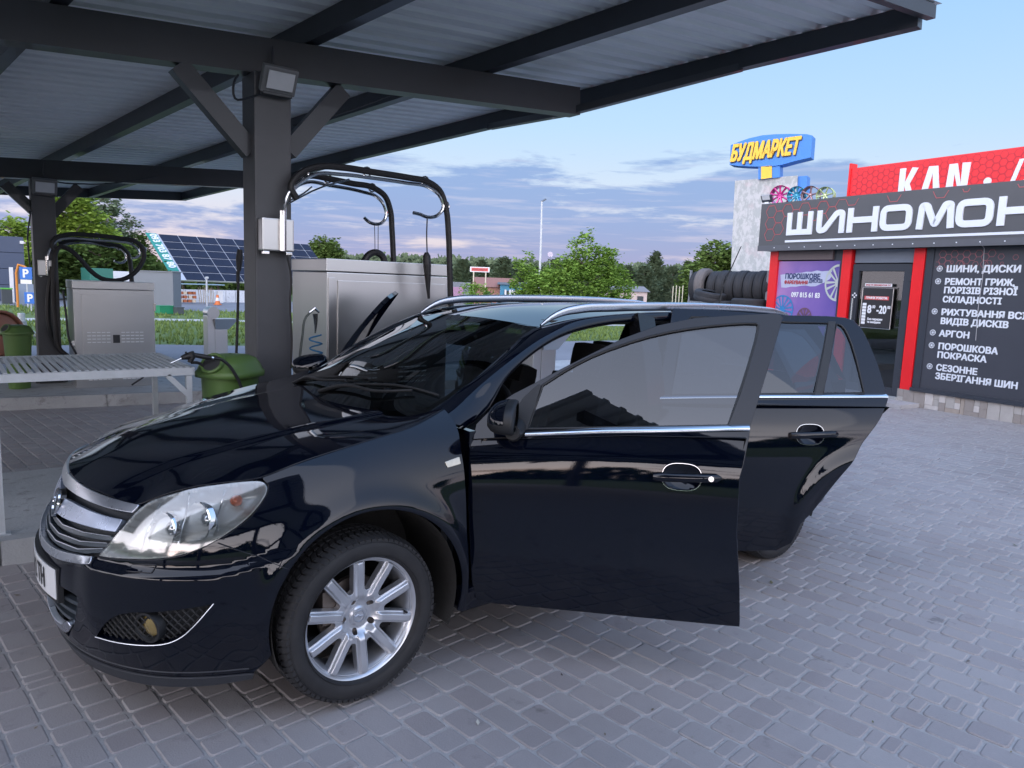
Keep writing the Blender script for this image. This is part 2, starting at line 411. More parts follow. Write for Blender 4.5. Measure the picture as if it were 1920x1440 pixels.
class MB:
    """collects simple solids into one mesh"""
    def __init__(s): s.V = []; s.F = []; s.M = []; s.mi = 0; s.T = Matrix.Identity(4)
    def add(s, V, F):
        o = len(s.V); s.V += [tuple(s.T @ Vector(v)) for v in V]; s.F += [tuple(o + i for i in f) for f in F]; s.M += [s.mi] * len(F); return s
    def box(s, c, d, rot=None, bev=0.0):
        x, y, z = (q / 2 for q in d); R = Euler(rot).to_matrix() if rot is not None and len(rot) == 3 and not isinstance(rot, Matrix) else rot
        if bev <= 0:
            V = [Vector((a * x, b * y, e * z)) for e in (-1, 1) for b in (-1, 1) for a in (-1, 1)]
            F = [(0, 2, 3, 1), (4, 5, 7, 6), (0, 1, 5, 4), (2, 6, 7, 3), (0, 4, 6, 2), (1, 3, 7, 5)]
        else:
            bm = bmesh.new(); bmesh.ops.create_cube(bm, size=1)
            for v in bm.verts: v.co = Vector((v.co.x * 2 * x, v.co.y * 2 * y, v.co.z * 2 * z))
            bmesh.ops.bevel(bm, geom=list(bm.edges), offset=bev, segments=2, affect='EDGES', profile=.7)
            bm.verts.index_update(); V = [v.co.copy() for v in bm.verts]; F = [tuple(v.index for v in f.verts) for f in bm.faces]; bm.free()
        if R is not None: V = [R @ v for v in V]
        return s.add([v + Vector(c) for v in V], F)
    def bar(s, a, b, w, h, up=(0, 0, 1)):
        a, b = Vector(a), Vector(b); d = (b - a); Ln = d.length; d.normalize(); u = Vector(up)
        sd = d.cross(u)
        if sd.length < 1e-5: sd = d.cross(Vector((1, 0, 0)))
        sd.normalize(); u = sd.cross(d)
        R = Matrix((sd, d, u)).transposed()
        return s.box((a + b) / 2, (w, Ln, h), R)
    def tube(s, P, r, n=10, closed=False, caps=True):
        P = [Vector(p) for p in P]; m = len(P); rr = r if isinstance(r, (list, tuple, np.ndarray)) else [r] * m
        V = []; prev = None
        for i in range(m):
            if closed: d = (P[(i + 1) % m] - P[i - 1])
            else: d = P[min(i + 1, m - 1)] - P[max(i - 1, 0)]
            d.normalize()
            if prev is None:
                a = d.cross(Vector((0, 0, 1)))
                if a.length < .1: a = d.cross(Vector((1, 0, 0)))
            else: a = prev - d * prev.dot(d)
            a.normalize(); prev = a; b = d.cross(a)
            V += [P[i] + (a * cos(2 * pi * k / n) + b * sin(2 * pi * k / n)) * rr[i] for k in range(n)]
        F = []
        for i in range(m if closed else m - 1):
            for k in range(n):
                p, q = i * n, ((i + 1) % m) * n
                F.append((p + k, p + (k + 1) % n, q + (k + 1) % n, q + k))
        if caps and not closed: F.append(tuple(range(n - 1, -1, -1))); F.append(tuple((m - 1) * n + k for k in range(n)))
        return s.add(V, F)
    def cyl(s, a, b, r, n=20, r2=None): return s.tube([a, b], [r, r if r2 is None else r2], n)
    def lathe(s, prof, n=48, axis='z', c=(0, 0, 0), R=None, close=False):
        V = []
        for i in range(n):
            t = 2 * pi * i / n
            for r, h in prof:
                v = Vector((r * cos(t), r * sin(t), h))
                if axis == 'y': v = Vector((r * cos(t), h, r * sin(t)))
                if axis == 'x': v = Vector((h, r * cos(t), r * sin(t)))
                if R is not None: v = R @ v
                V.append(v + Vector(c))
        k = len(prof); F = []
        for i in range(n):
            for j in range(k if close else k - 1):
                a, b = i * k + j, i * k + (j + 1) % k; q, p = ((i + 1) % n) * k + j, ((i + 1) % n) * k + (j + 1) % k
                F.append((a, q, p, b) if axis != 'y' else (a, b, p, q))
        return s.add(V, F)
    def prism(s, poly, a, b, f):
        """extrude a 2-D outline: f(u, v, w) maps to space, w from a to b"""
        n = len(poly); V = [f(u, v, a) for u, v in poly] + [f(u, v, b) for u, v in poly]
        F = [(i, (i + 1) % n, n + (i + 1) % n, n + i) for i in range(n)] + [tuple(range(n - 1, -1, -1)), tuple(range(n, 2 * n))]
        return s.add(V, F)
    def build(s, name, m, parent=None, smooth=False, fixn=True, angle=None):
        me = bpy.data.meshes.new(name); me.from_pydata(s.V, [], s.F)
        for q in (m if isinstance(m, (list, tuple)) else [m]): me.materials.append(q)
        me.polygons.foreach_set('material_index', np.asarray(s.M, 'i'))
        if fixn:
            bm = bmesh.new(); bm.from_mesh(me); bmesh.ops.recalc_face_normals(bm, faces=bm.faces); bm.to_mesh(me); bm.free()
        if smooth:
            me.polygons.foreach_set('use_smooth', np.ones(len(me.polygons), bool))
            me.set_sharp_from_angle(angle=radians(angle or 35))
        me.update(); o = bpy.data.objects.new(name, me); return link(o, parent)
def loft(name, curves, m, parent=None, closed=False, flip=False):
    """surface through rows of 3-D points"""
    A = np.asarray(curves, float); r, c = A.shape[:2]
    V = A.reshape(-1, 3); F = []
    for i in range(r - 1):
        for j in range(c if closed else c - 1):
            q = (i * c + j, i * c + (j + 1) % c, (i + 1) * c + (j + 1) % c, (i + 1) * c + j)
            F.append(q[::-1] if flip else q)
    return mesh_obj(name, V, F, m, parent)
def resample(P, n):
    P = np.asarray(P, float); t = np.r_[0, np.cumsum(np.linalg.norm(np.diff(P, axis=0), axis=1))]
    return hermite(t, P, np.linspace(0, t[-1], n))
FONT = None
def text_mesh(txt, size=1.0, ext=0.0, bold=0.0, shear=0.0, align='LEFT', sx=1.0, spacing=1.0, line=1.0):
    cu = bpy.data.curves.new('lettering', 'FONT'); cu.body = txt; cu.size = size; cu.extrude = ext; cu.shear = shear
    cu.align_x = align; cu.space_character = spacing; cu.space_line = line; cu.resolution_u = 3
    o = bpy.data.objects.new('lettering', cu); COL.objects.link(o)
    dg = bpy.context.evaluated_depsgraph_get(); me = bpy.data.meshes.new_from_object(o.evaluated_get(dg))
    bpy.data.objects.remove(o); bpy.data.curves.remove(cu)
    if bold:      # heavier strokes: the same outline laid down several times, a hair apart
        co = np.empty(len(me.vertices) * 3); me.vertices.foreach_get('co', co); co = co.reshape(-1, 3); fs = [tuple(p.vertices) for p in me.polygons]; n = len(co)
        V = []; F = []
        for i, (dx, dy) in enumerate(((0, 0), (1.5, 0), (-1.5, 0), (0, 1), (0, -1), (1, 1), (-1, -1), (1, -1), (-1, 1))):
            V += [(x + dx * bold, y + dy * bold, z + i * .0002) for x, y, z in co]; F += [tuple(q + i * n for q in f) for f in fs]
        bpy.data.meshes.remove(me); me = bpy.data.meshes.new('lettering'); me.from_pydata(V, [], F)
    if sx != 1.0:
        for v in me.vertices: v.co.x *= sx
    return me
def put_text(name, txt, origin, ux, uy, m, parent=None, **k):
    """lettering lying in the plane of ux (reading direction) and uy (up)"""
    me = text_mesh(txt, **k); ux, uy = Vector(ux).normalized(), Vector(uy).normalized(); n = ux.cross(uy).normalized()
    Mx = Matrix((ux, uy, n)).transposed().to_4x4(); Mx.translation = Vector(origin)
    me.transform(Mx); me.materials.clear(); me.materials.append(m)
    o = bpy.data.objects.new(name, me); return link(o, parent)
# =====================================================================================================
#  GROUND, KERBS, CANOPY, TYRE SHOP
# =====================================================================================================
def nvec(v): v = np.array(v, float); return v / np.linalg.norm(v)
def sheet(name, poly, z, m, label=None):
    me = bpy.data.meshes.new(name); me.from_pydata([(x, y, z) for x, y in poly], [], [tuple(range(len(poly)))]); me.materials.append(m)
    o = link(bpy.data.objects.new(name, me)); o['kind'] = 'structure'
    if label: o['label'] = label
    return o
def asphalt():
    t = NT('asphalt'); v = t.co('Object')
    c = t.ramp(t.noise(v, .35, 8, .6), [(.3, (.17, .175, .20)), (.7, (.26, .265, .30))])
    c = t.mix(t.math('MULTIPLY', t.noise(v, 90, 2), .5), c, (.12, .12, .13))
    t.bsdf(c, .8, 0, t.bump(t.noise(v, 70, 3), .3, .01)); return t.m
def concrete(name='concrete', a=(.27, .27, .26), b=(.40, .40, .38)):
    t = NT(name); v = t.co('Object')
    n = t.noise(v, 2.2, 8, .62); c = t.ramp(n, [(.28, a), (.72, b)])
    c = t.mix(t.ramp(t.noise(v, 9, 5, .7), [(.56, 0), (.66, .55)]), c, (.16, .155, .145))
    t.bsdf(c, .85, 0, t.bump(t.noise(v, 45, 4), .35, .01)); return t.m
ASPH = asphalt(); CONC = concrete('concrete', (.29, .30, .305), (.42, .43, .435))
def grass_ground():
    t = NT('grass_soil'); v = t.co('Object')
    c = t.ramp(t.noise(v, 1.1, 8, .65), [(.25, (.08, .13, .03)), (.5, (.12, .18, .045)), (.75, (.17, .22, .07))])
    c = t.mix(t.math('MULTIPLY', t.noise(v, 40, 3), .45), c, (.05, .085, .02)); t.bsdf(c, .9, 0, t.bump(t.noise(v, 30, 4), .6, .05)); return t.m
GRASSM = grass_ground()
def joint_sand():
    t = NT('joint_sand'); v = t.co('Object')
    c = t.ramp(t.noise(v, 26, 5, .6), [(.3, (.33, .315, .31)), (.7, (.44, .425, .42))])
    c = t.mix(t.ramp(t.noise(v, 3.1, 4, .6), [(.64, 0), (.72, .8)]), c, (.07, .065, .06)); t.bsdf(c, .95, 0, t.bump(t.noise(v, 150, 3), .5, .004)); return t.m
sheet('ground', [(-900, -600), (1200, -600), (1200, 1500), (-900, 1500)], -.06, grass_ground())
sheet('paving_bed', [(-14, -9), (40, -9), (40, 8.6), (-14, 8.6)], -.0045, joint_sand())
sheet('service_road', [(-60, 7.9), (60, 5.0), (60, -9), (90, -9), (90, 8.0), (4.2, 13.4), (2.4, 14.2), (-60, 20)], -.012, ASPH)
sheet('grass_verge', [(-60, 20), (2.4, 14.2), (4.2, 13.4), (90, 8.0), (90, 9), (10, 20.8), (4.2, 22.7), (-60, 23.6)], -.02, GRASSM)
sheet('footpath', [(-60, 23.6), (4.2, 22.7), (10, 20.8), (90, 9), (90, 10.2), (10, 21.6), (4.5, 23.9), (-60, 24.9)], -.016, concrete('path_concrete', (.42, .42, .42), (.55, .55, .55)))
sheet('far_verge', [(-60, 24.9), (4.5, 23.9), (10, 21.6), (90, 10.2), (90, 14), (8.8, 28.7), (0, 32.8), (-60, 40)], -.022, GRASSM)
sheet('far_road', [(-120, 45), (-60, 40), (0, 32.8), (8.8, 28.7), (90, 14), (160, 40), (60, 45), (12.3, 42), (0, 55), (-120, 75)], -.026, ASPH)
# tufts of grass
gm = NT('grass_blades'); gm.bsdf(gm.mix(gm.n('ShaderNodeNewGeometry').outputs['Random Per Island'], (.09, .15, .03), (.24, .33, .09)), .8); gm = gm.m
V = []; F = []
rg = random.Random(5)
def tuft(x, y, h):
    for _ in range(4):
        a = rg.uniform(0, pi); dx, dy = .05 * cos(a), .05 * sin(a); lx, ly = rg.uniform(-.05, .05), rg.uniform(-.05, .05); o = len(V)
        V.extend([(x - dx * .4, y - dy * .4, -.02), (x + dx * .4, y + dy * .4, -.02), (x + lx, y + ly, h * rg.uniform(.6, 1.1))]); F.append((o, o + 1, o + 2))
gp1 = np.array([(-8, 15.3), (2.4, 14.2), (4.2, 13.4), (34, 11.5), (30, 15.5), (10, 20.6), (4.2, 22.5), (-8, 22.8)]); gp2 = np.array([(-8, 25.1), (4.5, 24.1), (10, 21.8), (30, 18.9), (30, 23), (8.8, 28.5), (0, 32.5), (-8, 33.5)])
for gp, n in ((gp1, 15000), (gp2, 9000)):
    lo, hi = gp.min(0), gp.max(0); q = np.random.rand(n, 2) * (hi - lo) + lo; q = q[inpoly(gp, q)]
    for x, y in q: tuft(x, y, rg.uniform(.05, .13))
g = mesh_obj('grass', V, F, gm, None, False); tag(g, 'short green grass on the verges beyond the wash bays', kind='stuff')

# ---- raised islands between the bays
def island(name, poly, h, label):
    b = MB(); n = len(poly); Vv = [(x, y, -.03) for x, y in poly] + [(x, y, h) for x, y in poly]
    b.add(Vv, [(i, (i + 1) % n, n + (i + 1) % n, n + i) for i in range(n)] + [tuple(range(n, 2 * n))])
    o = b.build(name, concrete('island_concrete', (.33, .34, .345), (.46, .47, .475))); o['kind'] = 'structure'; o['label'] = label; return o
i1 = island('bay_island', [(-14, 2.6), (-1.0, 1.405), (5.5, 1.16), (5.5, 2.75), (-1.0, 2.95), (-14, 3.9)], .128, 'raised concrete island under the near column and cabinet')
i2 = island('bay_island', [(-14, 8.6), (-.74, 6.49), (1.3, 6.22), (8.5, 5.6), (8.5, 7.6), (1.3, 8.1), (-.7, 8.5), (-14, 10.4)], .128, 'raised concrete island under the far column and cabinet')
def edging(poly, nm, par, n0, L0):
    P = np.array(poly, float); tot = 0
    for a, b in zip(P[:-1], P[1:]):
        d = np.linalg.norm(b - a); k = max(1, int(round(d / L0))); u = (b - a) / d
        for i in range(k):
            p, q = a + u * (i * d / k + .004), a + u * ((i + 1) * d / k - .004)
            m = MB(); m.bar((p[0], p[1], .052), (q[0], q[1], .052), .09, .165); o = m.build(nm, CONC, par)
edging([(-3.0, 1.592), (-1.0, 1.41), (3.2, 1.25)], 'kerb_stone', i1, 0, 1.0)
edging([(-.74, 6.50), (1.3, 6.23), (4.5, 5.95)], 'kerb_stone', i2, 0, 1.0)

# ---- steel canopy
DARK = mat('anthracite_steel_paint', (.020, .024, .032), .42, .0, .25, 3, .05, 80, Coat_Weight=.15)
COLM = mat('grey_brown_column_cladding', (.070, .072, .080), .45, .0, .22, 4, .08, 60)
dX = nvec((.997, -.042, .061)); dY = nvec((-.12, .992, -.035)); P0 = np.array([.637, 1.995, 2.898])
def CP(a, b, h): return P0 + dX * a + dY * b + np.array([0, 0, h])
canopy = empty('wash_canopy', (.645, 1.995, 0), 0, 'dark steel canopy with a corrugated metal roof over the wash bays', 'canopy')
base = Vector((.645, 1.995, 0))
def cpart(o): o.parent = canopy; o.matrix_parent_inverse = Matrix.Translation(-base); return o
cols = [((.645, 1.995), 2.90), ((-.14, 7.73), 2.62)]
for (x, y), h in cols:
    cpart(MB().box((x, y, h / 2 + .05), (.25, .25, h - .1), None, .012).build('column', COLM))
    cpart(MB().box((x, y, .15), (.34, .34, .02)).build('base_plate', DARK))
def beam(nm, a, b, w, h): return cpart(MB().bar(a, b, w, h).build(nm, DARK))
beam('main_beam', CP(-9, 0, .125), CP(2.72, 0, .125), .15, .23)
Q2 = np.array([-.125, 7.73, 2.622])
beam('main_beam', Q2 - dX * 8 + [0, 0, .13], Q2 + dX * 2.72 + [0, 0, .13], .15, .23)
for c in (-8.7, -7.2, -5.7, -4.2, -2.7, -1.2, .30, 1.76, 3.36):
    beam('purlin', CP(c, -2.48, .325), CP(c, 10.8, .325), .09, .15)
beam('edge_beam', CP(-9.1, 10.85, .33), CP(3.42, 10.85, .33), .07, .16)
beam('edge_beam', CP(-9.1, -2.52, .35), CP(3.42, -2.52, .35), .06, .09)
for yb in (0, 5.82):
    beam('edge_brace', CP(2.66, yb, .04), CP(3.36, yb - 1.15, .27), .07, .06); beam('edge_brace', CP(2.66, yb, .04), CP(3.36, yb + 1.9, .27), .07, .06)
for (pA, pB) in (((0.079, 1.995, 2.868), (0.535, 1.995, 2.398)), ((1.191, 1.995, 2.916), (0.787, 1.995, 2.432)), ((-0.518, 7.730, 2.540), (-0.218, 7.730, 2.234)), ((0.262, 7.730, 2.593), (-0.040, 7.730, 2.224))):
    beam('column_brace', pA, pB, .10, .12)
beam('column_brace', (.64, 1.25, 2.93), (.64, 1.90, 2.35), .10, .10) if False else None
# corrugated sheets
def roof_mat():
    t = NT('galvanised_corrugated_sheet'); v = t.co('Object', (1, 1, 1)); v2 = t.co('Object', (.25, 6, 1))
    c = t.ramp(t.noise(v2, 3, 6, .6), [(.25, (.60, .64, .67)), (.75, (.76, .79, .82))])
    t.bsdf(c, t.math('MULTIPLY_ADD', t.noise(v, 5, 4), .2, .40), .0); return t.m
RM = roof_mat()
for k, (xa, xb) in enumerate([(-9.15, -6.2), (-6.25, -3.2), (-3.25, -.2), (-.25, 3.47)]):
    V = []; F = []; b = -2.56; ys = []
    while b < 10.9:
        for dy, hz in ((0, 0), (.105, 0), (.122, .046), (.180, .046), (.20, 0)): ys.append((b + dy, hz))
        b += .20
    zs = .405 + .003 * (k % 2)
    for q in (xa, xb):
        for y, h in ys: V.append(tuple(CP(q, y, zs + h)))
    n = len(ys); F = [(i, i + 1, n + i + 1, n + i) for i in range(n - 1)]
    cpart(mesh_obj('roof_sheet', V, F, RM, None, False))
    o = len(V)
# wiring along the beams
for P, r in (([(0.648, 1.870, 3.073), (0.648, 1.870, 2.971), (0.676, 1.870, 2.902), (0.621, 1.870, 2.807), (0.498, 1.870, 2.727), (0.401, 1.870, 2.697), (0.396, 1.870, 2.815), (0.420, 1.870, 2.853)], .008), ([(-0.128, 7.600, 2.824), (-0.113, 7.600, 2.669), (-0.069, 7.600, 2.642), (0.317, 7.600, 2.621), (0.801, 7.600, 2.708), (1.186, 7.600, 2.820)], .009), ([(0.904, 2.200, 2.655), (1.285, 2.200, 2.807), (1.687, 2.200, 3.003)], .007), ([(-0.273, 7.600, 2.241), (-0.317, 7.600, 1.952), (-0.312, 7.600, 1.568)], .010)):
    cpart(MB().tube([tuple(p) for p in resample(P, 24)], r, 6).build('cable', DARK, None, True))

# second canopy, over the bay the camera stands by; it is seen mirrored in the doors and bonnet
can2 = empty('wash_canopy', (-5.2, -6.4, 0), 0, 'second corrugated canopy behind the viewer, mirrored in the door glass', 'canopy')
V = []; F = []; ys = []; b = -10.5
while b < -2.2:
    for dy, hz in ((0, 0), (.105, 0), (.122, .046), (.180, .046), (.20, 0)): ys.append((b + dy, hz))
    b += .20
for k, (xa, xb) in enumerate([(-10.0, -6.9), (-6.95, -3.8), (-3.85, -.35)]):
    V = [(q + 5.2, y + 6.4, 3.19 + .003 * (k % 2) + h) for q in (xa, xb) for y, h in ys]; n = len(ys)
    mesh_obj('roof_sheet', V, [(i, i + 1, n + i + 1, n + i) for i in range(n - 1)], RM, can2, False)
for c in (-9.6, -8.1, -6.6, -5.1, -3.6, -2.1, -.65): MB().box((c + 5.2, 0, 3.10), (.09, 8.1, .15)).build('purlin', DARK, can2)
for c in (-8.8, -4.4): MB().box((0, c + 6.4, 2.91), (9.2, .15, .22)).build('main_beam', DARK, can2)
for x, y in ((-7.8, -4.4), (-7.8, -8.8), (-2.9, -8.8)): MB().box((x + 5.2, y + 6.4, 1.4), (.25, .25, 2.8), None, .01).build('column', COLM, can2)

# ---- the tyre shop
FA = np.array([10.239, 1.926, 0.]); FD = nvec((-.124, -.992, 0)); FN = np.array([FD[1], -FD[0], 0.])
if FN[0] > 0: FN = -FN
def FP(u, z, o=0.0): return tuple(FA + FD * u + FN * o + np.array([0, 0, z]))
shop = empty('tyre_shop', tuple(FA), 0, 'dark grey tyre repair shop with red posts and a long lettered banner', 'shop')
def spart(o, par=None): o.parent = par or shop; o.matrix_parent_inverse = Matrix.Translation(-Vector(FA)) if par is None else Matrix.Identity(4); return o
def fbox(nm, u0, u1, z0, z1, o0, o1, m, par=None, bev=0):
    b = MB(); R = Matrix((Vector(FD), Vector(FN), Vector((0, 0, 1)))).transposed()
    b.box(FP((u0 + u1) / 2, (z0 + z1) / 2, (o0 + o1) / 2), (abs(u1 - u0), abs(o1 - o0), z1 - z0), R, bev)
    o = b.build(nm, m)
    if par is None: return spart(o)
    o.parent = par; return o
WALLG = mat('anthracite_wall_cladding', (.055, .062, .080), .5, 0, .15, 3)
BANN = mat('charcoal_banner_vinyl', (.085, .088, .096), .42, 0, .12, 2)
RED = mat('red_metal_post', (.80, .010, .016), .38, 0, .1, 5)
REDB = mat('red_sign_vinyl', (.82, .025, .035), .45, 0, .12, 4)
LETT = mat('pale_lettering', (.74, .78, .84), .4, 0, .04)
HEXR = mat('salmon_hexagon_print', (.45, .10, .11), .45, 0, .1)
FRAME = mat('anthracite_frame', (.035, .042, .056), .35, 0, .12)
DARKB = mat('dark_shop_interior', (.012, .012, .013), .8, 0, .3)
fbox('wall', -2.60, .20, .0, 3.05, -5.0, -.12, WALLG); fbox('wall', .20, 9.0, .25, 3.05, -5.0, -.04, WALLG)
ban = fbox('fascia_banner', -2.76, 9.0, 2.335, 3.145, -.2, .20, BANN)
fbox('banner_lower_edge', -2.76, 9.0, 2.325, 2.42, .20, .215, mat('banner_hem', (.10, .105, .12), .4), None)
for (a, b) in ((-2.62, -2.45), (-1.17, -1.01), (.012, .178)): fbox('red_post', a, b, .22 if a > 0 else .0, 2.325, -.1, .03, RED)
fbox('threshold', -1.0, .0, .0, .10, -.12, .10, CONC)
# shutter box and poster in the window bay
fbox('shutter_box', -2.45, -1.36, 2.175, 2.325, -.1, .02, mat('brown_shutter_box', (.13, .10, .105), .4, 0, .15))
fbox('wall_frame', -1.36, -1.17, .0, 2.325, -.1, -.02, FRAME)
# printed poster
def poster_mat():
    t = NT('violet_poster_print'); v = t.co('Object'); sx = t.n('ShaderNodeSeparateXYZ'); t.put(sx.inputs[0], t.n('ShaderNodeNewGeometry').outputs['Position'])
    u = t.math('MULTIPLY_ADD', t.math('SUBTRACT', sx.outputs[1], 3.25), .50, t.math('MULTIPLY', sx.outputs[2], -.05))
    c = t.ramp(t.math('ADD', u, t.math('MULTIPLY', t.noise(v, 2.2, 5), .5)), [(.0, (.10, .07, .34)), (.45, (.22, .13, .42)), (.75, (.42, .22, .48)), (1.0, (.08, .12, .38))])
    t.bsdf(c, .35); return t.m
pst = fbox('window_poster', -2.45, -1.235, .90, 2.155, -.1, -.015, poster_mat())
def flat(nm, pts, o, m, par=None, th=.003):
    b = MB(); n = len(pts)
    b.add([FP(u, z, o) for u, z in pts] + [FP(u, z, o - th) for u, z in pts], [(i, (i + 1) % n, n + (i + 1) % n, n + i) for i in range(n)] + [tuple(range(n)), tuple(range(2 * n - 1, n - 1, -1))])
    ob = b.build(nm, m); return spart(ob) if par is None else fin(ob, par)
def fin(ob, par):
    ob.parent = par; return ob
UX = tuple(FD); UZ = (0, 0, 1)
def ftext(nm, s, u, z, o, m, par=None, **k):
    ob = put_text(nm, s, FP(u, z, o), UX, UZ, m, None, **k)
    # keep the reading direction facing the street
    return spart(ob) if par is None else fin(ob, par)
WHT = mat('white_print', (.80, .81, .84), .45, 0, .03); NAVY = mat('navy_print', (.03, .05, .16), .4)
rgp = random.Random(3)
sp_ = [(-2.36, 1.70)] + [(-2.36 + i * .1, 1.70 + rgp.uniform(-.02, .02) + i * .008) for i in range(1, 9)] + [(-1.50, 1.80), (-1.40, 1.86), (-1.36, 1.93), (-1.40, 1.95), (-1.36, 2.0)] + [(-1.46 - i * .1, 2.0 + rgp.uniform(-.015, .015) - i * .008) for i in range(9)] + [(-2.40, 1.92)]
flat('paint_stroke_print', sp_, -.012, mat('pale_stroke_print', (.48, .52, .68), .4), pst)
ftext('poster_lettering', 'ПОРОШКОВЕ', -2.295, 1.855, -.008, NAVY, pst, size=.122, bold=.004, sx=.90)
ftext('poster_lettering', 'ФАРБУВАННЯ', -2.30, 1.765, -.008, mat('red_print', (.45, .04, .05), .4), pst, size=.082, bold=.003, sx=.86)
ftext('poster_lettering', 'ДИСКІВ', -1.80, 1.795, -.008, NAVY, pst, size=.078, bold=.002, sx=.86)
ftext('poster_lettering', '097 815 61 83', -2.13, 1.545, -.008, WHT, pst, size=.115, bold=.0035, sx=.86)
def rimprint(cu, cz, r, ry, m, par, n=5, o=-.008, th=.06, ph=0, clip=None):
    b = MB(); N_ = 40
    def P(a, k): return (cu + r * k * cos(a), cz + ry * k * sin(a))
    def q(L):
        L = [(min(u, clip), z) if clip is not None else (u, z) for u, z in L]; b.add([FP(u, z, o) for u, z in L], [tuple(range(len(L)))])
    for i in range(N_):
        a, c = 2 * pi * i / N_, 2 * pi * (i + 1) / N_; q([P(a, 1), P(c, 1), P(c, 1 - th * 2), P(a, 1 - th * 2)])
    for k in range(n):
        a = ph + 2 * pi * k / n
        for s in (-1, 1): q([P(a + s * .12, .9), P(a + s * .28, .9), P(a + s * .5, .22), P(a + s * .15, .22)])
    for i in range(16): a, c = 2 * pi * i / 16, 2 * pi * (i + 1) / 16; q([(cu, cz), P(a, .24), P(c, .24)])
    ob = b.build('rim_print', m); return fin(ob, par)
rimprint(-1.235, 1.80, .25, .30, mat('pale_rim_print', (.50, .55, .52), .4), pst, 6, ph=.2, clip=-1.24)
rimprint(-2.30, 1.32, .235, .25, mat('blue_rim_print', (.03, .22, .50), .4), pst, 7, th=.05)
rimprint(-1.83, 1.20, .15, .17, mat('dark_rim_print', (.16, .08, .12), .4), pst, 10)
# door
door_o = spart(MB().box(FP(-.495, 2.21, -.03), (.02, .02, .02)).build('door', FRAME)); dme = MB()
bpy.data.objects.remove(door_o)
b = MB(); R = Matrix((Vector(FD), Vector(FN), Vector((0, 0, 1)))).transposed()
for (u0, u1, z0, z1) in ((-.985, -.87, .10, 2.10), (-.13, -.015, .10, 2.10), (-.87, -.13, 1.99, 2.10), (-.87, -.13, .10, .22)):
    b.box(FP((u0 + u1) / 2, (z0 + z1) / 2, -.04), (u1 - u0, .07, z1 - z0), R, .006)
door_o = spart(b.build('door', FRAME))
fbox('door_glass', -.87, -.13, .22, 1.99, -.052, -.046, glass_mat('door_glass', (.55, .58, .60), 1.6), door_o)
fbox('door_interior', -.95, -.05, .1, 2.1, -.119, -.115, mat('room_sheet_grey', (.05, .05, .052), .8), door_o)  # flat dark grey sheet behind the glass, in place of the room
fbox('counter', -.87, -.13, .22, .55, -.112, -.10, mat('brown_counter', (.10, .075, .055), .6), door_o); fbox('counter_panel', -.87, -.13, .58, .80, -.112, -.10, mat('pale_counter', (.20, .22, .20), .6), door_o); fbox('counter_shelf', -.87, -.13, .95, 1.08, -.112, -.10, mat('brown_counter', (.10, .075, .055), .6), door_o)
fbox('transom', -.985, -.015, 2.12, 2.325, -.08, -.03, mat('grey_transom', (.17, .20, .25), .4))
for z in (1.85, 1.20, .42): fbox('hinge', -.05, .0, z, z + .10, -.005, .012, FRAME, door_o)
fbox('door_handle', -.925, -.900, 1.00, 1.56, .02, .045, CHROME0, door_o) if 'CHROME0' in globals() else fbox('door_handle', -.925, -.905, 1.00, 1.56, .02, .04, mat('handle_steel', (.6, .62, .64), .25, .9), door_o)
for i, (du, dz) in enumerate(((0, 0), (.03, -.03), (-.03, -.03), (0, -.06))): flat('key_mark', [(-.913 + du + .014 * cos(t), 1.64 + dz + .014 * sin(t)) for t in np.linspace(0, 2 * pi, 11)[:-1]], .0, WHT, door_o)
hs = fbox('hours_sign', -.755, -.265, 1.12, 1.725, -.03, .012, mat('black_sign_board', (.025, .025, .030), .3), door_o, .004)
fin(MB().tube([FP(u, z, .016) for u, z in ((-.765, 1.11), (-.255, 1.11), (-.255, 1.735), (-.765, 1.735))], .006, 6, closed=True).build('sign_frame', mat('sign_frame_steel', (.6, .6, .62), .3, .8)), door_o)
flat('sign_strip', [(-.735, 1.755), (-.29, 1.755), (-.29, 1.80), (-.735, 1.80)], .014, WHT, door_o)
ftext('sign_lettering', 'ВХІД НА ШИНОМОНТАЖ ТУТ', -.72, 1.765, .016, mat('red_print', (.45, .04, .05), .4), door_o, size=.034, bold=.001, sx=.84)
flat('sign_band', [(-.725, 1.55), (-.32, 1.55), (-.32, 1.605), (-.725, 1.605)], .014, mat('red_band', (.70, .10, .10), .4), door_o)
ftext('sign_lettering', 'ГРАФІК РОБОТИ:', -.70, 1.563, .016, WHT, door_o, size=.046, bold=.002, sx=.92)
ftext('sign_lettering', '8', -.655, 1.345, .016, WHT, door_o, size=.17, bold=.005, sx=.8)
ftext('sign_lettering', '00', -.575, 1.42, .016, WHT, door_o, size=.062, bold=.002, sx=.8)
ftext('sign_lettering', '-20', -.50, 1.345, .016, WHT, door_o, size=.17, bold=.005, sx=.72)
ftext('sign_lettering', '00', -.325, 1.42, .016, WHT, door_o, size=.062, bold=.002, sx=.8)
ftext('sign_lettering', 'Без перерви\nта вихідних', -.64, 1.235, .016, WHT, door_o, size=.046, bold=.0018, sx=.9)
for i in range(7): flat('day_tab', [(-.745, 1.455 - i * .048), (-.68, 1.455 - i * .048), (-.68, 1.495 - i * .048), (-.745, 1.495 - i * .048)], .014, WHT, door_o)
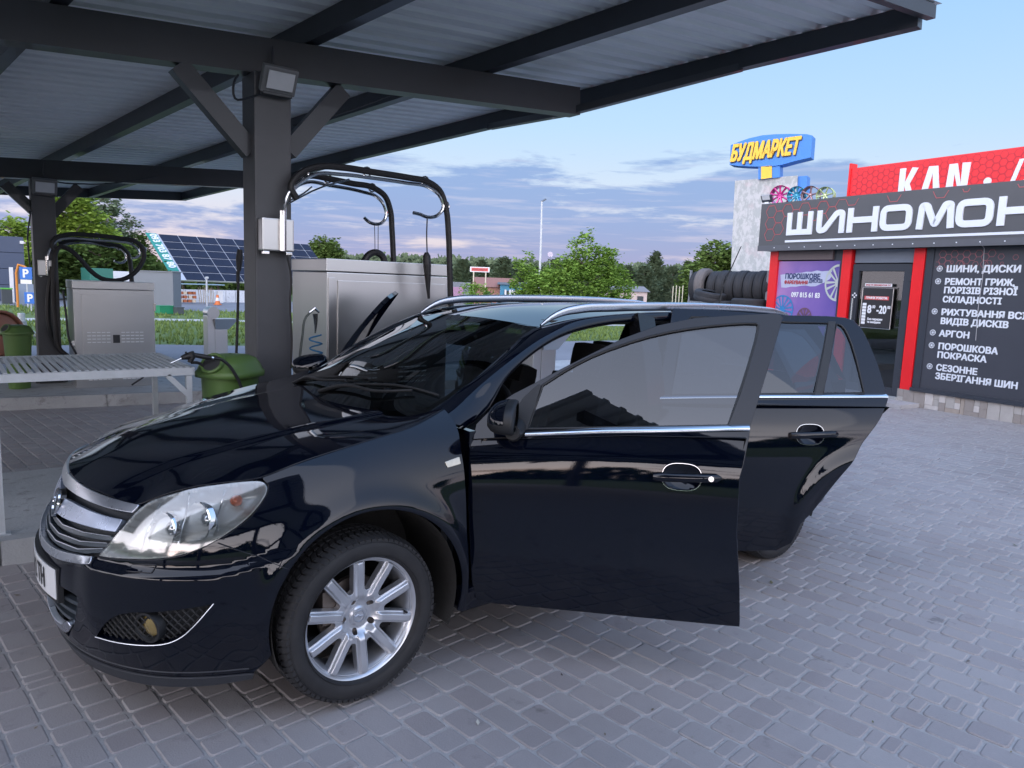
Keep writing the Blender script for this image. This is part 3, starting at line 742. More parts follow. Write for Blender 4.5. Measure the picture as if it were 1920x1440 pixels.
# service panel with its list
pan = fbox('service_panel', .30, 9.0, .285, 2.325, -.04, .0, mat('charcoal_panel', (.050, .055, .070), .4, 0, .1, 3))
fbox('panel_edge', .19, .30, .25, 2.325, -.04, .015, FRAME); fbox('panel_sill', .19, 9.0, .235, .285, -.04, .07, FRAME)
rows = [('ШИНИ, ДИСКИ Б/В', .492, 1.983, .093, 1), ('РЕМОНТ ГРИЖ,', .490, 1.806, .088, 1), ('ПОРІЗІВ РІЗНОЇ', .490, 1.684, .088, 0), ('СКЛАДНОСТІ', .490, 1.556, .086, 0), ('РИХТУВАННЯ ВСІХ', .490, 1.374, .088, 1), ('ВИДІВ ДИСКІВ', .493, 1.246, .088, 0),
        ('АРГОН', .497, 1.068, .090, 1), ('ПОРОШКОВА', .502, .884, .090, 1), ('ПОКРАСКА', .502, .760, .088, 0), ('СЕЗОННЕ', .508, .576, .090, 1), ('ЗБЕРІГАННЯ ШИН', .508, .452, .090, 0)]
wid = {'АРГОН': .42, 'СЕЗОННЕ': .573, 'ПОКРАСКА': .68, 'ПОРОШКОВА': .81, 'ЗБЕРІГАННЯ ШИН': 1.097, 'ВИДІВ ДИСКІВ': .907, 'СКЛАДНОСТІ': .787, 'ПОРІЗІВ РІЗНОЇ': .966, 'РЕМОНТ ГРИЖ,': .922, 'РИХТУВАННЯ ВСІХ': 1.20, 'ШИНИ, ДИСКИ Б/В': 1.22}
for s, u, z, h, bl in rows:
    me = text_mesh(s, size=h / .73, bold=.0042); w = max(v.co.x for v in me.vertices); bpy.data.meshes.remove(me)
    ftext('service_lettering', s, u, z, .004, LETT, pan, size=h / .73, bold=.0042, sx=wid[s] / w)
    if bl: rimprint(u - .095, z + h * .5, .042, .042, LETT, pan, 6, o=.004, th=.09)
# honeycomb print
def hexes(nm, items, o, m, par, w=.010):
    b = MB()
    for cu, cz, r in items:
        for k in range(6):
            a, c = pi / 3 * k, pi / 3 * (k + 1)
            q = [(cu + (r + s) * cos(t), cz + (r + s) * sin(t)) for t, s in ((a, w / 2), (c, w / 2), (c, -w / 2), (a, -w / 2))]
            if all(par_ok(u, z, o) for u, z in q): b.add([FP(u, z, o) for u, z in q], [(0, 1, 2, 3)])
    ob = b.build(nm, m); ob['kind'] = 'stuff'; return fin(ob, par)
def par_ok(u, z, o): return (-2.74 < u and 2.34 < z < 3.14) if o > .1 else ((u > .32 and z < 2.30) if o < .1 else True)
rh_ = random.Random(11); hx = []
r = .115
for i in range(0, 26):
    for j in range(-1, 3):
        cu = -2.70 + i * r * 1.5; cz = 3.10 - j * r * sqrt(3) - (r * sqrt(3) / 2 if i % 2 else 0)
        lim = 2.40 if cu < -2.3 else (2.88 if cu < -1.2 else 3.02)
        if cz > lim and rh_.random() < (.9 if cu < -.9 else .42): hx.append((cu, cz, r * .98 if cu < -.9 else rh_.choice([.05, .07, .11])))
hexes('honeycomb_print', hx, .204, HEXR, ban, .011)
hx = [(.42 + i * .0825, 2.235 - (i % 2) * .048 - j * .095, .052) for i in range(0, 9) for j in range(2) if (j == 0 or i in (0, 1, 3, 4, 7))] + [(1.2, 2.19, .04), (1.05, 2.10, .045), (.35, 2.09, .04), (.56, 2.12, .02), (.70, 2.10, .035), (.88, 2.09, .04), (1.22, 2.10, .02), (1.38, 2.18, .035), (1.6, 2.2, .05), (1.72, 2.14, .04)]
hexes('honeycomb_print', hx, .004, mat('faint_hexagon_print', (.30, .10, .12), .45), pan, .007)
# big banner lettering: wide rounded capitals drawn as strokes
def stroke(paths, w, h0, h1, nm, par, m):
    b = MB()
    for P in paths:
        P = [np.array(p, float) for p in P]; n = len(P); L = []; Rr = []
        for i in range(n):
            d0 = P[i] - P[i-1] if i else P[1] - P[0]; d1 = P[i+1] - P[i] if i < n - 1 else P[-1] - P[-2]
            d0 = d0 / np.linalg.norm(d0); d1 = d1 / np.linalg.norm(d1); t = d0 + d1; t /= np.linalg.norm(t); nn = np.array([-t[1], t[0]]); k = w / 2 / max(.5, abs(np.dot(nn, [-d0[1], d0[0]])))
            L.append(P[i] + nn * k); Rr.append(P[i] - nn * k)
        V = [FP(*q, h1) for q in L] + [FP(*q, h1) for q in Rr] + [FP(*q, h0) for q in L] + [FP(*q, h0) for q in Rr]
        F = []
        for i in range(n - 1): F += [(i, i + 1, n + i + 1, n + i), (i, 2 * n + i, 2 * n + i + 1, i + 1), (n + i, n + i + 1, 3 * n + i + 1, 3 * n + i)]
        F += [(0, n, 3 * n, 2 * n), (n - 1, 3 * n - 1, 4 * n - 1, 2 * n - 1)]
        b.add(V, F)
    ob = b.build(nm, m); return fin(ob, par)
zb, zt, sw_ = 2.578, 2.955, .092
def rnd(P, r=.07):
    out = [P[0]]
    for a, b_, c in zip(P[:-2], P[1:-1], P[2:]):
        a, b_, c = map(np.array, (a, b_, c)); u = (a - b_) / np.linalg.norm(a - b_); v = (c - b_) / np.linalg.norm(c - b_); rr = min(r, np.linalg.norm(a - b_) * .45, np.linalg.norm(c - b_) * .45)
        for t in np.linspace(0, 1, 6): out.append(tuple((1 - t) ** 2 * (b_ + u * rr) + 2 * t * (1 - t) * b_ + t * t * (b_ + v * rr)))
    out.append(P[-1]); return out
h_ = sw_ / 2
def L_SH(a, b): return [[(a + h_, zt), (a + h_, zb + h_ + .001), (b - h_, zb + h_ + .001), (b - h_, zt)], [((a + b) / 2, zt), ((a + b) / 2, zb + sw_)]]
def L_I(a, b): return [rnd([(a + h_, zt), (a + h_, zb + h_ * 1.2), (a + h_ + .10, zb + h_ * 1.2), (b - h_ - .10, zt - h_ * 1.2), (b - h_, zt - h_ * 1.2), (b - h_, zb)], .05)]
def L_N(a, b): return [[(a + h_, zt), (a + h_, zb)], [(b - h_, zt), (b - h_, zb)], [(a + sw_, (zb + zt) / 2), (b - sw_, (zb + zt) / 2)]]
def L_O(a, b):
    P = rnd([((a + b) / 2, zt - h_), (b - h_, zt - h_), (b - h_, zb + h_), (a + h_, zb + h_), (a + h_, zt - h_), ((a + b) / 2, zt - h_)], .09); return [P]
def L_M(a, b): return [rnd([(a + h_, zb), (a + h_ + .02, zt - h_), (a + h_ + .09, zt - h_), ((a + b) / 2, zb + h_), (b - h_ - .09, zt - h_), (b - h_ - .02, zt - h_), (b - h_, zb)], .06)]
def L_T(a, b): return [[(a, zt - h_), (b, zt - h_)], [((a + b) / 2, zt - sw_), ((a + b) / 2, zb)]]
def L_A(a, b): return [rnd([(a + h_, zb), (a + h_ + .06, zt - h_), (b - h_ - .06, zt - h_), (b - h_, zb)], .06), [(a + sw_, zb + .13), (b - sw_, zb + .13)]]
def L_ZH(a, b): return [[((a + b) / 2, zt), ((a + b) / 2, zb)], [(a + h_, zt), ((a + b) / 2, (zb + zt) / 2), (a + h_, zb)], [(b - h_, zt), ((a + b) / 2, (zb + zt) / 2), (b - h_, zb)]]
for fn, a, b_ in ((L_SH, -2.165, -1.66), (L_I, -1.575, -1.065), (L_N, -1.015, -.50), (L_O, -.465, .03), (L_M, .105, .64), (L_O, .655, 1.14), (L_N, 1.195, 1.70), (L_T, 1.76, 2.22), (L_A, 2.27, 2.76), (L_ZH, 2.82, 3.42)):
    stroke(fn(a, b_), sw_, .200, .222, 'banner_letter', ban, LETT)
fbox('banner_rule', -2.185, 3.6, 2.462, 2.497, .2, .208, LETT, ban)
# red sign standing on the roof behind the banner
rs = fbox('roof_sign', -1.405, 9.0, 3.05, 3.66, -.42, -.30, REDB)
fbox('roof_sign_edge', -1.43, -1.395, 3.05, 3.74, -.44, -.28, RED)
hx = [(-1.32 + i * .09, 3.12 + j * .104 + (i % 2) * .052, .055) for i in range(48) for j in range(5)]
def par_ok(u, z, o): return z < 3.65 and u > -1.38
hexes('sign_hex_print', hx, -.298, mat('dark_red_hex_print', (.50, .025, .045), .5), rs, .006)
def poly_letter(pts, nm='sign_letter'): return flat(nm, pts, -.288, LETT, rs, .012)
poly_letter([(-.55, 3.12), (-.55, 3.56), (-.455, 3.56), (-.455, 3.12)]); poly_letter([(-.455, 3.34), (-.355, 3.56), (-.262, 3.545), (-.375, 3.32), (-.30, 3.12), (-.395, 3.12), (-.455, 3.29)])
poly_letter([(-.20, 3.12), (-.10, 3.545), (.035, 3.54), (.10, 3.12), (.005, 3.12), (-.035, 3.44), (-.10, 3.12)])
poly_letter([(.175, 3.12), (.20, 3.54), (.315, 3.54), (.39, 3.25), (.385, 3.54), (.50, 3.535), (.475, 3.12), (.37, 3.12), (.285, 3.40), (.28, 3.12)])
poly_letter([(.753 + .052 * cos(t), 3.245 + .052 * sin(t)) for t in np.linspace(0, 2 * pi, 21)[:-1]])
poly_letter([(1.02, 3.12), (1.135, 3.50), (1.19, 3.50), (1.08, 3.12)]); poly_letter([(1.15, 3.12), (1.32, 3.38), (1.40, 3.38), (1.40, 3.30), (1.25, 3.12)])
# stone plinth tiles
def tile_mat(c): return mat('plinth_tile_%d' % int(c[0] * 1000), c, .6, 0, .2, 12, .1, 60)
tm = [tile_mat(c) for c in ((.30, .27, .25), (.42, .40, .38), (.36, .31, .27), (.55, .52, .50))]
fbox('plinth', -.02, 9.0, .0, .236, -.1, .03, concrete('plinth_mortar', (.25, .24, .23), (.33, .32, .31)))
rt = random.Random(9); u = -.01
while u < 4.0:
    kind = rt.random()
    if kind < .35:
        w = .16; items = [(0, w, 0, .235)]
    elif kind < .6: w = .09; items = [(0, w, .0, .12), (0, w, .125, .235)]
    elif kind < .85: w = .20; items = [(0, w, .0, .06), (0, .12, .065, .235), (.125, w, .065, .15), (.125, w, .155, .235)]
    else: w = .05; items = [(0, w, 0, .235)]
    for a, b_, z0, z1 in items: fbox('plinth_tile', u + a, u + b_, z0, z1, .03, .03 + rt.uniform(.004, .012), rt.choice(tm))
    u += w + .006
fbox('step', -1.4, .35, .0, .06, .03, .5, concrete('step_concrete', (.33, .32, .33), (.45, .44, .45)))
# bolts along the banner hem, hanging cable
for i in range(14): fbox('eyelet', -2.4 + i * .31, -2.385 + i * .31, 2.37, 2.385, .214, .222, LETT)
spart(MB().tube([FP(1.03, 2.36, .23), FP(1.0, 2.3, .06), FP(1.01, 1.9, .03), FP(1.0, 1.5, .03), FP(1.02, 1.05, .03)], .004, 5).build('hanging_cable', mat('pale_cable', (.4, .4, .42), .5)))
# painted rims and floodlight on the roof edge, tyres on a rack beside the shop
def rim_thing(u, z, r, col, label, n, cat='wheel rim'):
    t = empty('alloy_rim', FP(u, z, -.1), 0, label, cat, 'painted rims on the shop roof')
    t.rotation_euler = (0, 0, atan2(FN[1], FN[0]) + pi / 2 + .35)
    m = mat(label.split()[0] + '_rim_paint', col, .18, .55, .08, 10, Coat_Weight=.8)
    b = MB(); b.lathe([(r, -.05), (r * 1.0, -.045), (r * .93, -.035), (r * .88, .0), (r * .86, .08), (r * .95, .10), (r, .10)], 40, 'y'); b.build('rim_barrel', m, t, True)
    for k in range(n):
        a = 2 * pi * k / n + .2; b = MB(); b.tube([(.0, -.01, .0), (r * .5 * cos(a), -.03, r * .5 * sin(a)), (r * .92 * cos(a), -.035, r * .92 * sin(a))], [r * .16, r * .09, r * .12], 6); b.build('spoke', m, t, True)
    b = MB(); b.lathe([(0, -.04), (r * .16, -.035), (r * .2, 0)], 20, 'y'); b.build('hub', m, t, True)
    return t
rim_thing(-2.62, 3.31, .175, (.62, .04, .26), 'pink painted alloy rim standing leftmost on the shop roof', 9)
rim_thing(-2.27, 3.28, .155, (.04, .32, .48), 'turquoise painted alloy rim second from the left on the roof', 10)
rim_thing(-1.99, 3.265, .15, (.36, .22, .24), 'rose chrome alloy rim third from the left on the roof', 5)
rim_thing(-1.70, 3.235, .14, (.50, .60, .32), 'pale green alloy rim nearest the red roof sign', 6)
fl = empty('floodlight', FP(-2.74, 3.22, .1), 0, 'small black floodlight at the left end of the shop roof', 'floodlight')
for o in (MB().box((0, 0, .03), (.05, .20, .13), (0, -.5, 0), .01).build('lamp_body', FRAME, fl), MB().box((-.035, 0, .045), (.01, .15, .09), (0, -.5, 0)).build('lamp_glass', mat('lamp_glass_pale', (.55, .57, .6), .2), fl), MB().box((.02, 0, -.06), (.05, .08, .06)).build('bracket', LETT, fl)): pass
rack = empty('tyre_rack', FP(-3.8, 0, -.4), 0, 'grey metal rack carrying used tyres beside the shop', 'rack')
for u in (-4.75, -2.78):
    for o_ in (-.7, -.15): ob = MB().box(FP(u, 1.0, o_), (.04, .04, 2.0)).build('rack_post', mat('rack_grey', (.25, .26, .28), .5, .4)); ob.parent = rack; ob.matrix_parent_inverse = Matrix.Translation(-Vector(FP(-3.8, 0, -.4)))
for z in (.4, 1.36):
    b = MB(); b.bar(FP(-4.78, z, -.15), FP(-2.75, z, -.15), .04, .04); b.bar(FP(-4.78, z, -.7), FP(-2.75, z, -.7), .04, .04)
    ob = b.build('rack_rail', mat('rack_grey', (.25, .26, .28), .5, .4)); ob['kind'] = 'stuff'; ob.parent = rack; ob.matrix_parent_inverse = Matrix.Translation(-Vector(FP(-3.8, 0, -.4)))
TYRE_G = NT('old_tyre'); TYRE_G.bsdf(TYRE_G.mix(TYRE_G.noise(TYRE_G.co('Object'), 9, 4), (.02, .021, .024), (.045, .046, .052)), .75); TYRE_G = TYRE_G.m
TYRE_P = mat('dusty_grey_tyre', (.16, .145, .14), .85, 0, .2, 8)
def tyre_mesh():
    b = MB(); b.lathe([(.19, -.085), (.23, -.10), (.275, -.10), (.305, -.085), (.315, -.06), (.310, -.055), (.315, -.05), (.315, -.01), (.310, 0), (.315, .01), (.315, .05), (.310, .055), (.315, .06), (.305, .085), (.275, .10), (.23, .10), (.19, .085)], 36, 'y'); return b
t0 = tyre_mesh().build('used_tyre', TYRE_G, None, True); fr_ = atan2(FD[1], FD[0]); first = True
tyres = [(-4.70, 1.67, -.35, 0, 'dark used tyre at the far left end of the rack'), (-4.49, 1.71, -.3, 1, 'dusty pale grey used tyre second on the rack')] + [(-4.27 + i * .235, 1.68 + (.015 if i % 2 else 0), -.42, 0, None) for i in range(6)] + [(-2.86, 1.70, -.42, 0, None)]
names = ['black used tyre just right of the dusty grey one', 'black used tyre above the left end of the lying tyre', 'black used tyre above the middle of the lying tyre', 'black used tyre above the right end of the lying tyre', 'black used tyre left of the rack post gap', 'last black used tyre before the rack post', 'black used tyre against the red corner post']
for i, (u, z, o_, k, lb) in enumerate(tyres):
    c = t0 if i == 0 else t0.copy()
    if i: COL.objects.link(c)
    if k: c.data = t0.data.copy(); c.data.materials[0] = TYRE_P
    c.location = FP(u, z, o_); c.rotation_euler = (0, 0, fr_ + pi / 2 + .30); c.scale = (1, 1, 1) if i != 1 else (1.06, 1.0, 1.06)
    tag(c, lb or names[i - 2], 'tyre', 'used tyres stacked on the rack')
for (u, z, o_, lb, rx) in ((-3.98, 1.49, .05, 'used tyre lying flat in front of the standing tyres', .18), (-3.05, 1.38, .0, 'used tyre lying flat nearest the red corner post', .0), (-3.75, 1.30, -.1, 'used tyre lying flat under the other lying tyre', -.1)):
    c = t0.copy(); COL.objects.link(c); c.location = FP(u, z, o_); c.rotation_euler = (pi / 2 + rx, 0, 0); tag(c, lb, 'tyre', 'used tyres stacked on the rack')
# =====================================================================================================
#  BACKGROUND: trees, houses, solar array, signs
# =====================================================================================================
def leaf_mat(name, a, b, tr=.25):
    if name in MATS: return MATS[name]
    t = NT(name); r = t.n('ShaderNodeNewGeometry').outputs['Random Per Island']; v = t.co('Object')
    c = t.mix(t.math('MULTIPLY_ADD', t.noise(v, .55, 4), .6, t.math('MULTIPLY', r, .5), clamp=True), a, b)
    d = t.n('ShaderNodeBsdfDiffuse'); t.put(d.inputs[0], c); e = t.n('ShaderNodeBsdfTranslucent'); t.put(e.inputs[0], c)
    m = t.n('ShaderNodeMixShader'); m.inputs[0].default_value = tr; t.t.links.new(d.outputs[0], m.inputs[1]); t.t.links.new(e.outputs[0], m.inputs[2]); t.t.links.new(m.outputs[0], t.out.inputs[0])
    MATS[name] = t.m; return t.m
BARK = mat('bark', (.10, .08, .065), .9, 0, .3, 4)
LIME = leaf_mat('lime_leaves', (.13, .21, .03), (.34, .46, .09)); DKG = leaf_mat('dark_leaves', (.04, .075, .022), (.13, .19, .055)); SILVR = leaf_mat('silvery_leaves', (.10, .14, .08), (.27, .34, .21))
PINE = leaf_mat('pine_needles', (.09, .125, .075), (.22, .28, .17), .2); MIDG = leaf_mat('mid_green_leaves', (.07, .12, .03), (.20, .28, .08)); FRESH = leaf_mat('fresh_spring_leaves', (.12, .21, .035), (.30, .46, .10))
def crown(rg, blobs, n, ls, m, parent, name='crown'):
    """leaf cards clustered in clumps through the crown's volume"""
    V = []; F = []
    vol = np.array([b[3] * b[4] * b[5] for b in blobs]); vol = vol / vol.sum()
    clumps = []
    nc = max(20, n // 26)
    for _ in range(nc):
        b = blobs[rg.choices(range(len(blobs)), vol)[0]]
        while True:
            u = np.array([rg.uniform(-1, 1) for _ in range(3)]); q = np.linalg.norm(u)
            if .35 < q < 1 and rg.random() < q ** 1.2: break
        clumps.append((b[0] + u[0] * b[3], b[1] + u[1] * b[4], b[2] + u[2] * b[5], rg.uniform(.5, 1.2)))
    for _ in range(n):
        c = clumps[int(rg.random() * nc)]; k = c[3] * ls * 3.0
        x, y, z = c[0] + rg.gauss(0, k * .55), c[1] + rg.gauss(0, k * .55), c[2] + rg.gauss(0, k * .42)
        s = ls * rg.uniform(.6, 1.35); a = rg.uniform(0, 2 * pi); t = rg.uniform(-.9, .9); e1 = np.array([cos(a), sin(a), rg.uniform(-.4, .4)]) * s; e2 = np.array([-sin(a) * cos(t), cos(a) * cos(t), sin(t)]) * s * .62
        p = np.array([x, y, z]); o = len(V)
        V.extend([p - e1, p - e2, p + e1 * .9 + e2 * .1, p + e2 * 1.1]); F.append((o, o + 1, o + 2, o + 3))
    return mesh_obj(name, V, F, m, parent, False)
def trunk(rg, h, r, parent, spread=.35, nb=7, base=.3):
    b = MB(); b.tube([(0, 0, -.1), (r * .2, 0, h * .3), (-r * .2, r * .3, h * .6), (0, 0, h * .92)], [r, r * .75, r * .5, r * .12], 8)
    for i in range(nb):
        z = h * (base + (.88 - base) * i / nb); a = i * 2.4 + rg.random(); L = h * spread * (1 - .5 * i / nb)
        b.tube([(0, 0, z), (cos(a) * L * .5, sin(a) * L * .5, z + L * .3), (cos(a) * L, sin(a) * L, z + L * .55)], [r * .38, r * .22, r * .06], 5)
    return b.build('trunk', BARK, parent, True)
def tree(nm, cat, label, base, h, blobs, n, ls, m, seed, r=.18, grp=None, spread=.35):
    rg = random.Random(seed); t = empty(nm, base, 0, label, cat, grp)
    trunk(rg, h, r, t, spread); crown(rg, blobs, n, ls, m, t); return t
def base_of(p, fwd): return None
G1 = 'trees beyond the grass'
# forward distances put each crown where the photograph has it
def at(P, z=0.0): return (P[0], P[1], z)
tree('leafy_tree', 'tree', 'bright green tree at the far left behind the parking sign', at((2.253, 50.371, 1.509)), 4.6, [(0, 0, 2.6, 2.4, 2.0, 1.7), (-1.2, 0, 1.6, 1.8, 1.6, 1.4), (1.3, 0, 1.7, 1.4, 1.4, 1.2), (-.3, 0, 3.6, 1.3, 1.2, .9)], 7500, .15, LIME, 1, grp=G1)
tree('leafy_tree', 'tree', 'tall bright lime tree right of the far left column', at((4.758, 45.891, 1.638)), 6.3, [(0, 0, 4.6, 1.7, 1.5, 1.6), (.5, 0, 3.0, 2.1, 1.7, 1.7), (-.9, 0, 2.2, 1.5, 1.4, 1.4)], 8500, .15, LIME, 2, grp=G1)
tree('leafy_tree', 'tree', 'tallest silvery green tree behind the lime tree', at((7.278, 56.724, 1.706)), 8.2, [(0, 0, 5.9, 2.0, 1.7, 1.6), (.9, 0, 4.0, 2.4, 2.0, 2.0), (-.9, 0, 4.6, 1.8, 1.6, 1.8), (1.5, 0, 2.6, 2.2, 2.0, 1.6)], 12000, .14, SILVR, 3, .25, grp=G1)
tree('leafy_tree', 'tree', 'dark broad tree behind the looped far hose', at((5.369, 40.221, 1.142)), 3.4, [(0, 0, 1.8, 2.1, 1.5, 1.2), (1.6, 0, 1.4, 1.4, 1.3, 1.1), (-1.6, 0, 1.5, 1.4, 1.3, 1.2)], 7500, .14, DKG, 4, grp=G1)
tree('leafy_tree', 'tree', 'small dark tree left of the solar array', at((9.594, 54.880, 1.442)), 3.6, [(0, 0, 2.0, 1.3, 1.2, 1.6), (.5, 0, 3.4, .5, .5, .8), (.9, 0, 1.2, 1.2, 1.2, 1.0)], 4200, .14, DKG, 5, .1, grp=G1)
tree('leafy_tree', 'tree', 'dark low tree under the left end of the solar array', at((12.495, 60.268, 1.298)), 2.2, [(0, 0, 1.3, 1.6, 1.2, .9)], 1600, .12, DKG, 6, .1, grp=G1)
tree('round_tree', 'tree', 'round dense tree just right of the solar array', at((27.847, 63.855, 2.336)), 6.0, [(0, 0, 3.9, 1.55, 1.5, 1.4), (-.6, 0, 2.9, 1.2, 1.3, 1.4), (.7, 0, 2.8, 1.1, 1.3, 1.3)], 7000, .17, MIDG, 7, .2, grp=G1)
# the airy fresh green tree behind the car roof
b0 = at((22.253, 21.977, 1.043))
tree('airy_tree', 'tree', 'fresh green airy tree with a sparse ragged top behind the car roof', b0, 3.3, [(.3, 0, 4.1, .35, .3, .4), (.7, 0, 3.6, .5, .3, .4), (1.7, 0, 3.0, .5, .4, .45), (-1.1, 0, 2.6, .6, .4, .45), (2.3, 0, 2.4, .5, .4, .4), (-.5, 0, 3.3, .4, .3, .35), (0, 0, 1.7, 2.4, 1.3, 1.1), (-1.9, 0, 1.4, 1.3, 1.1, 1.0), (1.9, 0, 1.6, 1.3, 1.0, 1.0), (.4, 0, 2.7, 1.6, .9, .8), (1.1, 0, 3.1, 1.0, .7, .5), (-.1, 0, 3.7, .5, .45, .5)], 17000, .080, FRESH, 8, .10, grp=G1, spread=.42)
tree('airy_tree', 'tree', 'slim fresh green tree with a bare tip left of the airy tree', at((20.294, 23.482, 0.951)), 2.4, [(0, 0, 1.3, .9, .9, .9), (-.2, 0, 2.3, .55, .5, .5), (.2, 0, 3.0, .35, .3, .3)], 3000, .08, FRESH, 9, .07, grp=G1)
tree('shrub', 'shrub', 'bright shrub under the red and white roadside sign', at((19.551, 26.610, 0.922)), 1.3, [(0, 0, .9, .85, .7, .7)], 1400, .07, FRESH, 10, .05)
tree('leafy_tree', 'tree', 'dense green tree left of the scuffed white pylon', at((32.045, 22.116, 1.505)), 4.2, [(.3, 0, 3.0, 1.3, 1.2, 1.2), (-1.0, 0, 1.9, 1.2, 1.1, 1.2), (1.0, 0, 2.4, 1.2, 1.2, 1.4), (0, 0, 1.2, 1.9, 1.2, 1.0)], 13000, .12, MIDG, 11, .16, grp=G1)
def conifer(base, h, w, label, seed):
    rg = random.Random(seed); t = empty('conifer', base, 0, label, 'tree', 'pines on the skyline')
    MB().tube([(0, 0, -.2), (0, 0, h)], [.12, .02], 6).build('trunk', BARK, t, True)
    V = []; F = []
    NL = int(h * 11)
    for i in range(NL):
        z = h * (.05 + .95 * i / NL); R_ = w * (1 - z / h) ** .62 + .14; nb = 8
        for k in range(nb):
            a = rg.uniform(0, 2 * pi); L = R_ * rg.uniform(.6, 1.1)
            for j in range(6):
                s = (.35 + .65 * (j + 1) / 6) * L; p = np.array([cos(a) * s + rg.gauss(0, .08), sin(a) * s + rg.gauss(0, .08), z + s * .22 + rg.gauss(0, .10)]); e = .16 * rg.uniform(.6, 1.3)
                e1 = np.array([cos(a), sin(a), .5]) * e; e2 = np.array([-sin(a), cos(a), rg.uniform(-.5, .5)]) * e * .8; o = len(V)
                V.extend([p - e1, p + e2, p + e1, p - e2]); F.append((o, o + 1, o + 2, o + 3))
    mesh_obj('crown', V, F, PINE, t, False); return t
pines = [(655, 486, 78), (690, 500, 72), (742, 492, 76), (775, 498, 74), (805, 493, 80), (868, 488, 74), (905, 490, 78), (945, 484, 72), (968, 496, 76), (1010, 500, 70), (1040, 488, 80), (1075, 492, 76), (1180, 500, 72), (1230, 474, 70), (1262, 502, 74), (1290, 492, 66), (420, 552, 60)]
PT = [(-0.728, -2.245, 1.600), (-0.708, -2.262, 1.591), (-0.678, -2.284, 1.598), (-0.659, -2.300, 1.594), (-0.642, -2.312, 1.599), (-0.605, -2.340, 1.604), (-0.584, -2.356, 1.604), (-0.561, -2.374, 1.609), (-0.548, -2.385, 1.601), (-0.524, -2.404, 1.599), (-0.506, -2.416, 1.609), (-0.486, -2.432, 1.607), (-0.426, -2.479, 1.604), (-0.396, -2.499, 1.624), (-0.379, -2.516, 1.605), (-0.362, -2.527, 1.613), (-0.409, -2.492, 1.606)]
Cc = np.array([-1.169, -3.185, 1.574])
lab = ['pine nearest the round tree', 'low pine behind the near cabinet', 'pine left of the small boom hose', 'pine between the two boom hoses', 'pine behind the hanging lance', 'pine right of the large boom hose', 'pine above the red and white sign', 'tall pine between the sign and the slim green tree', 'pine touching the slim green tree', 'pine just behind the street lamp', 'pine right of the street lamp', 'pine left behind the airy tree', 'pine right behind the airy tree', 'tallest pine between the airy tree and pylon', 'low pine right of the tallest pine', 'pine at the left flank of the dense tree', 'low pine left of the tallest pine']
for i, q in enumerate(PT):
    D = 74 - (i * 7) % 13; tip = Cc + (np.array(q) - Cc) * D
    conifer((tip[0], tip[1], 0), tip[2], 1.5 + (i % 3) * .35, 'dark ' + lab[i], 40 + i)
# continuous dark wood behind
V = []; F = []; rg = random.Random(77)
for _ in range(30000):
    s = rg.random(); P = np.array((31.103, 78.807, -0.045)) * (1 - s) + np.array((72.662, 46.707, 1.019)) * s; z = rg.uniform(0, 4.1 + .5 * sin(s * 61) * sin(s * 137)) ; o = len(V)
    p = np.array([P[0] + rg.uniform(-1, 1), P[1] + rg.uniform(-1.5, 1.5), z]); e = .28 * rg.uniform(.5, 1.3); a = rg.uniform(0, pi); e1 = np.array([cos(a), sin(a), rg.uniform(-.6, .6)]) * e; e2 = np.array([0, 0, 1]) * e * .8
    V.extend([p - e1, p - e2, p + e1, p + e2]); F.append((o, o + 1, o + 2, o + 3))
o = mesh_obj('wood', V, F, PINE, None, False); tag(o, 'far dark pine wood along the skyline behind the car', kind='stuff')
V = []; F = []
for _ in range(9000):
    s = rg.random(); P = np.array((-4.639, 83.599, 0.122)) * (1 - s) + np.array((25.733, 60.131, 0.849)) * s; z = rg.uniform(0, 2.3 + .8 * sin(s * 25)); o = len(V)
    p = np.array([P[0] + rg.uniform(-1, 1), P[1] + rg.uniform(-1.5, 1.5), z]); e = .25 * rg.uniform(.5, 1.3); a = rg.uniform(0, pi); e1 = np.array([cos(a), sin(a), rg.uniform(-.6, .6)]) * e; e2 = np.array([0, 0, 1]) * e * .8
    V.extend([p - e1, p - e2, p + e1, p + e2]); F.append((o, o + 1, o + 2, o + 3))
o = mesh_obj('hedge', V, F, DKG, None, False); tag(o, 'dark green growth behind the solar array and wall', kind='stuff')

# ---- solar array
TL, TR, BR, BL = (np.array(q) for q in ((10.010, 52.458, 4.108), (21.278, 52.001, 4.050), (21.075, 49.069, 0.938), (10.869, 48.714, 1.070))); BR = BL + (TR - TL)
arr = empty('solar_array', tuple((BL + BR) / 2 * [1, 1, 0]), 0, 'large tilted array of dark solar panels with a teal number strip', 'solar array')
ao = Vector(arr.location)
def rel(P): return tuple(np.array(P) - np.array(ao))
def AP(u, v): return (TL * (1 - u) + TR * u) * (1 - v) + (BL * (1 - u) + BR * u) * v
SOL = NT('solar_cells'); v_ = SOL.co('Object'); SOL.bsdf(SOL.mix(SOL.noise(v_, .6, 4), (.010, .013, .028), (.018, .024, .050)), .45, 0.0, None, Specular_IOR_Level=.25); SOL = SOL.m
nrm = np.cross(TR - TL, BL - TL); nrm /= np.linalg.norm(nrm); nrm = nrm if nrm @ (Cc - TL) > 0 else -nrm
u0_ = .065; NCOL, NROW = 17, 6
b = MB(); q = [AP(0, 0), AP(1, 0), AP(1, 1), AP(0, 1)]; b.add([rel(p - nrm * .02) for p in q] + [rel(p - nrm * .12) for p in q], [(0, 1, 2, 3), (7, 6, 5, 4), (0, 4, 5, 1), (1, 5, 6, 2), (2, 6, 7, 3), (3, 7, 4, 0)]); b.build('panel_frame', mat('pale_panel_frame', (.55, .57, .62), .4, .3), arr)
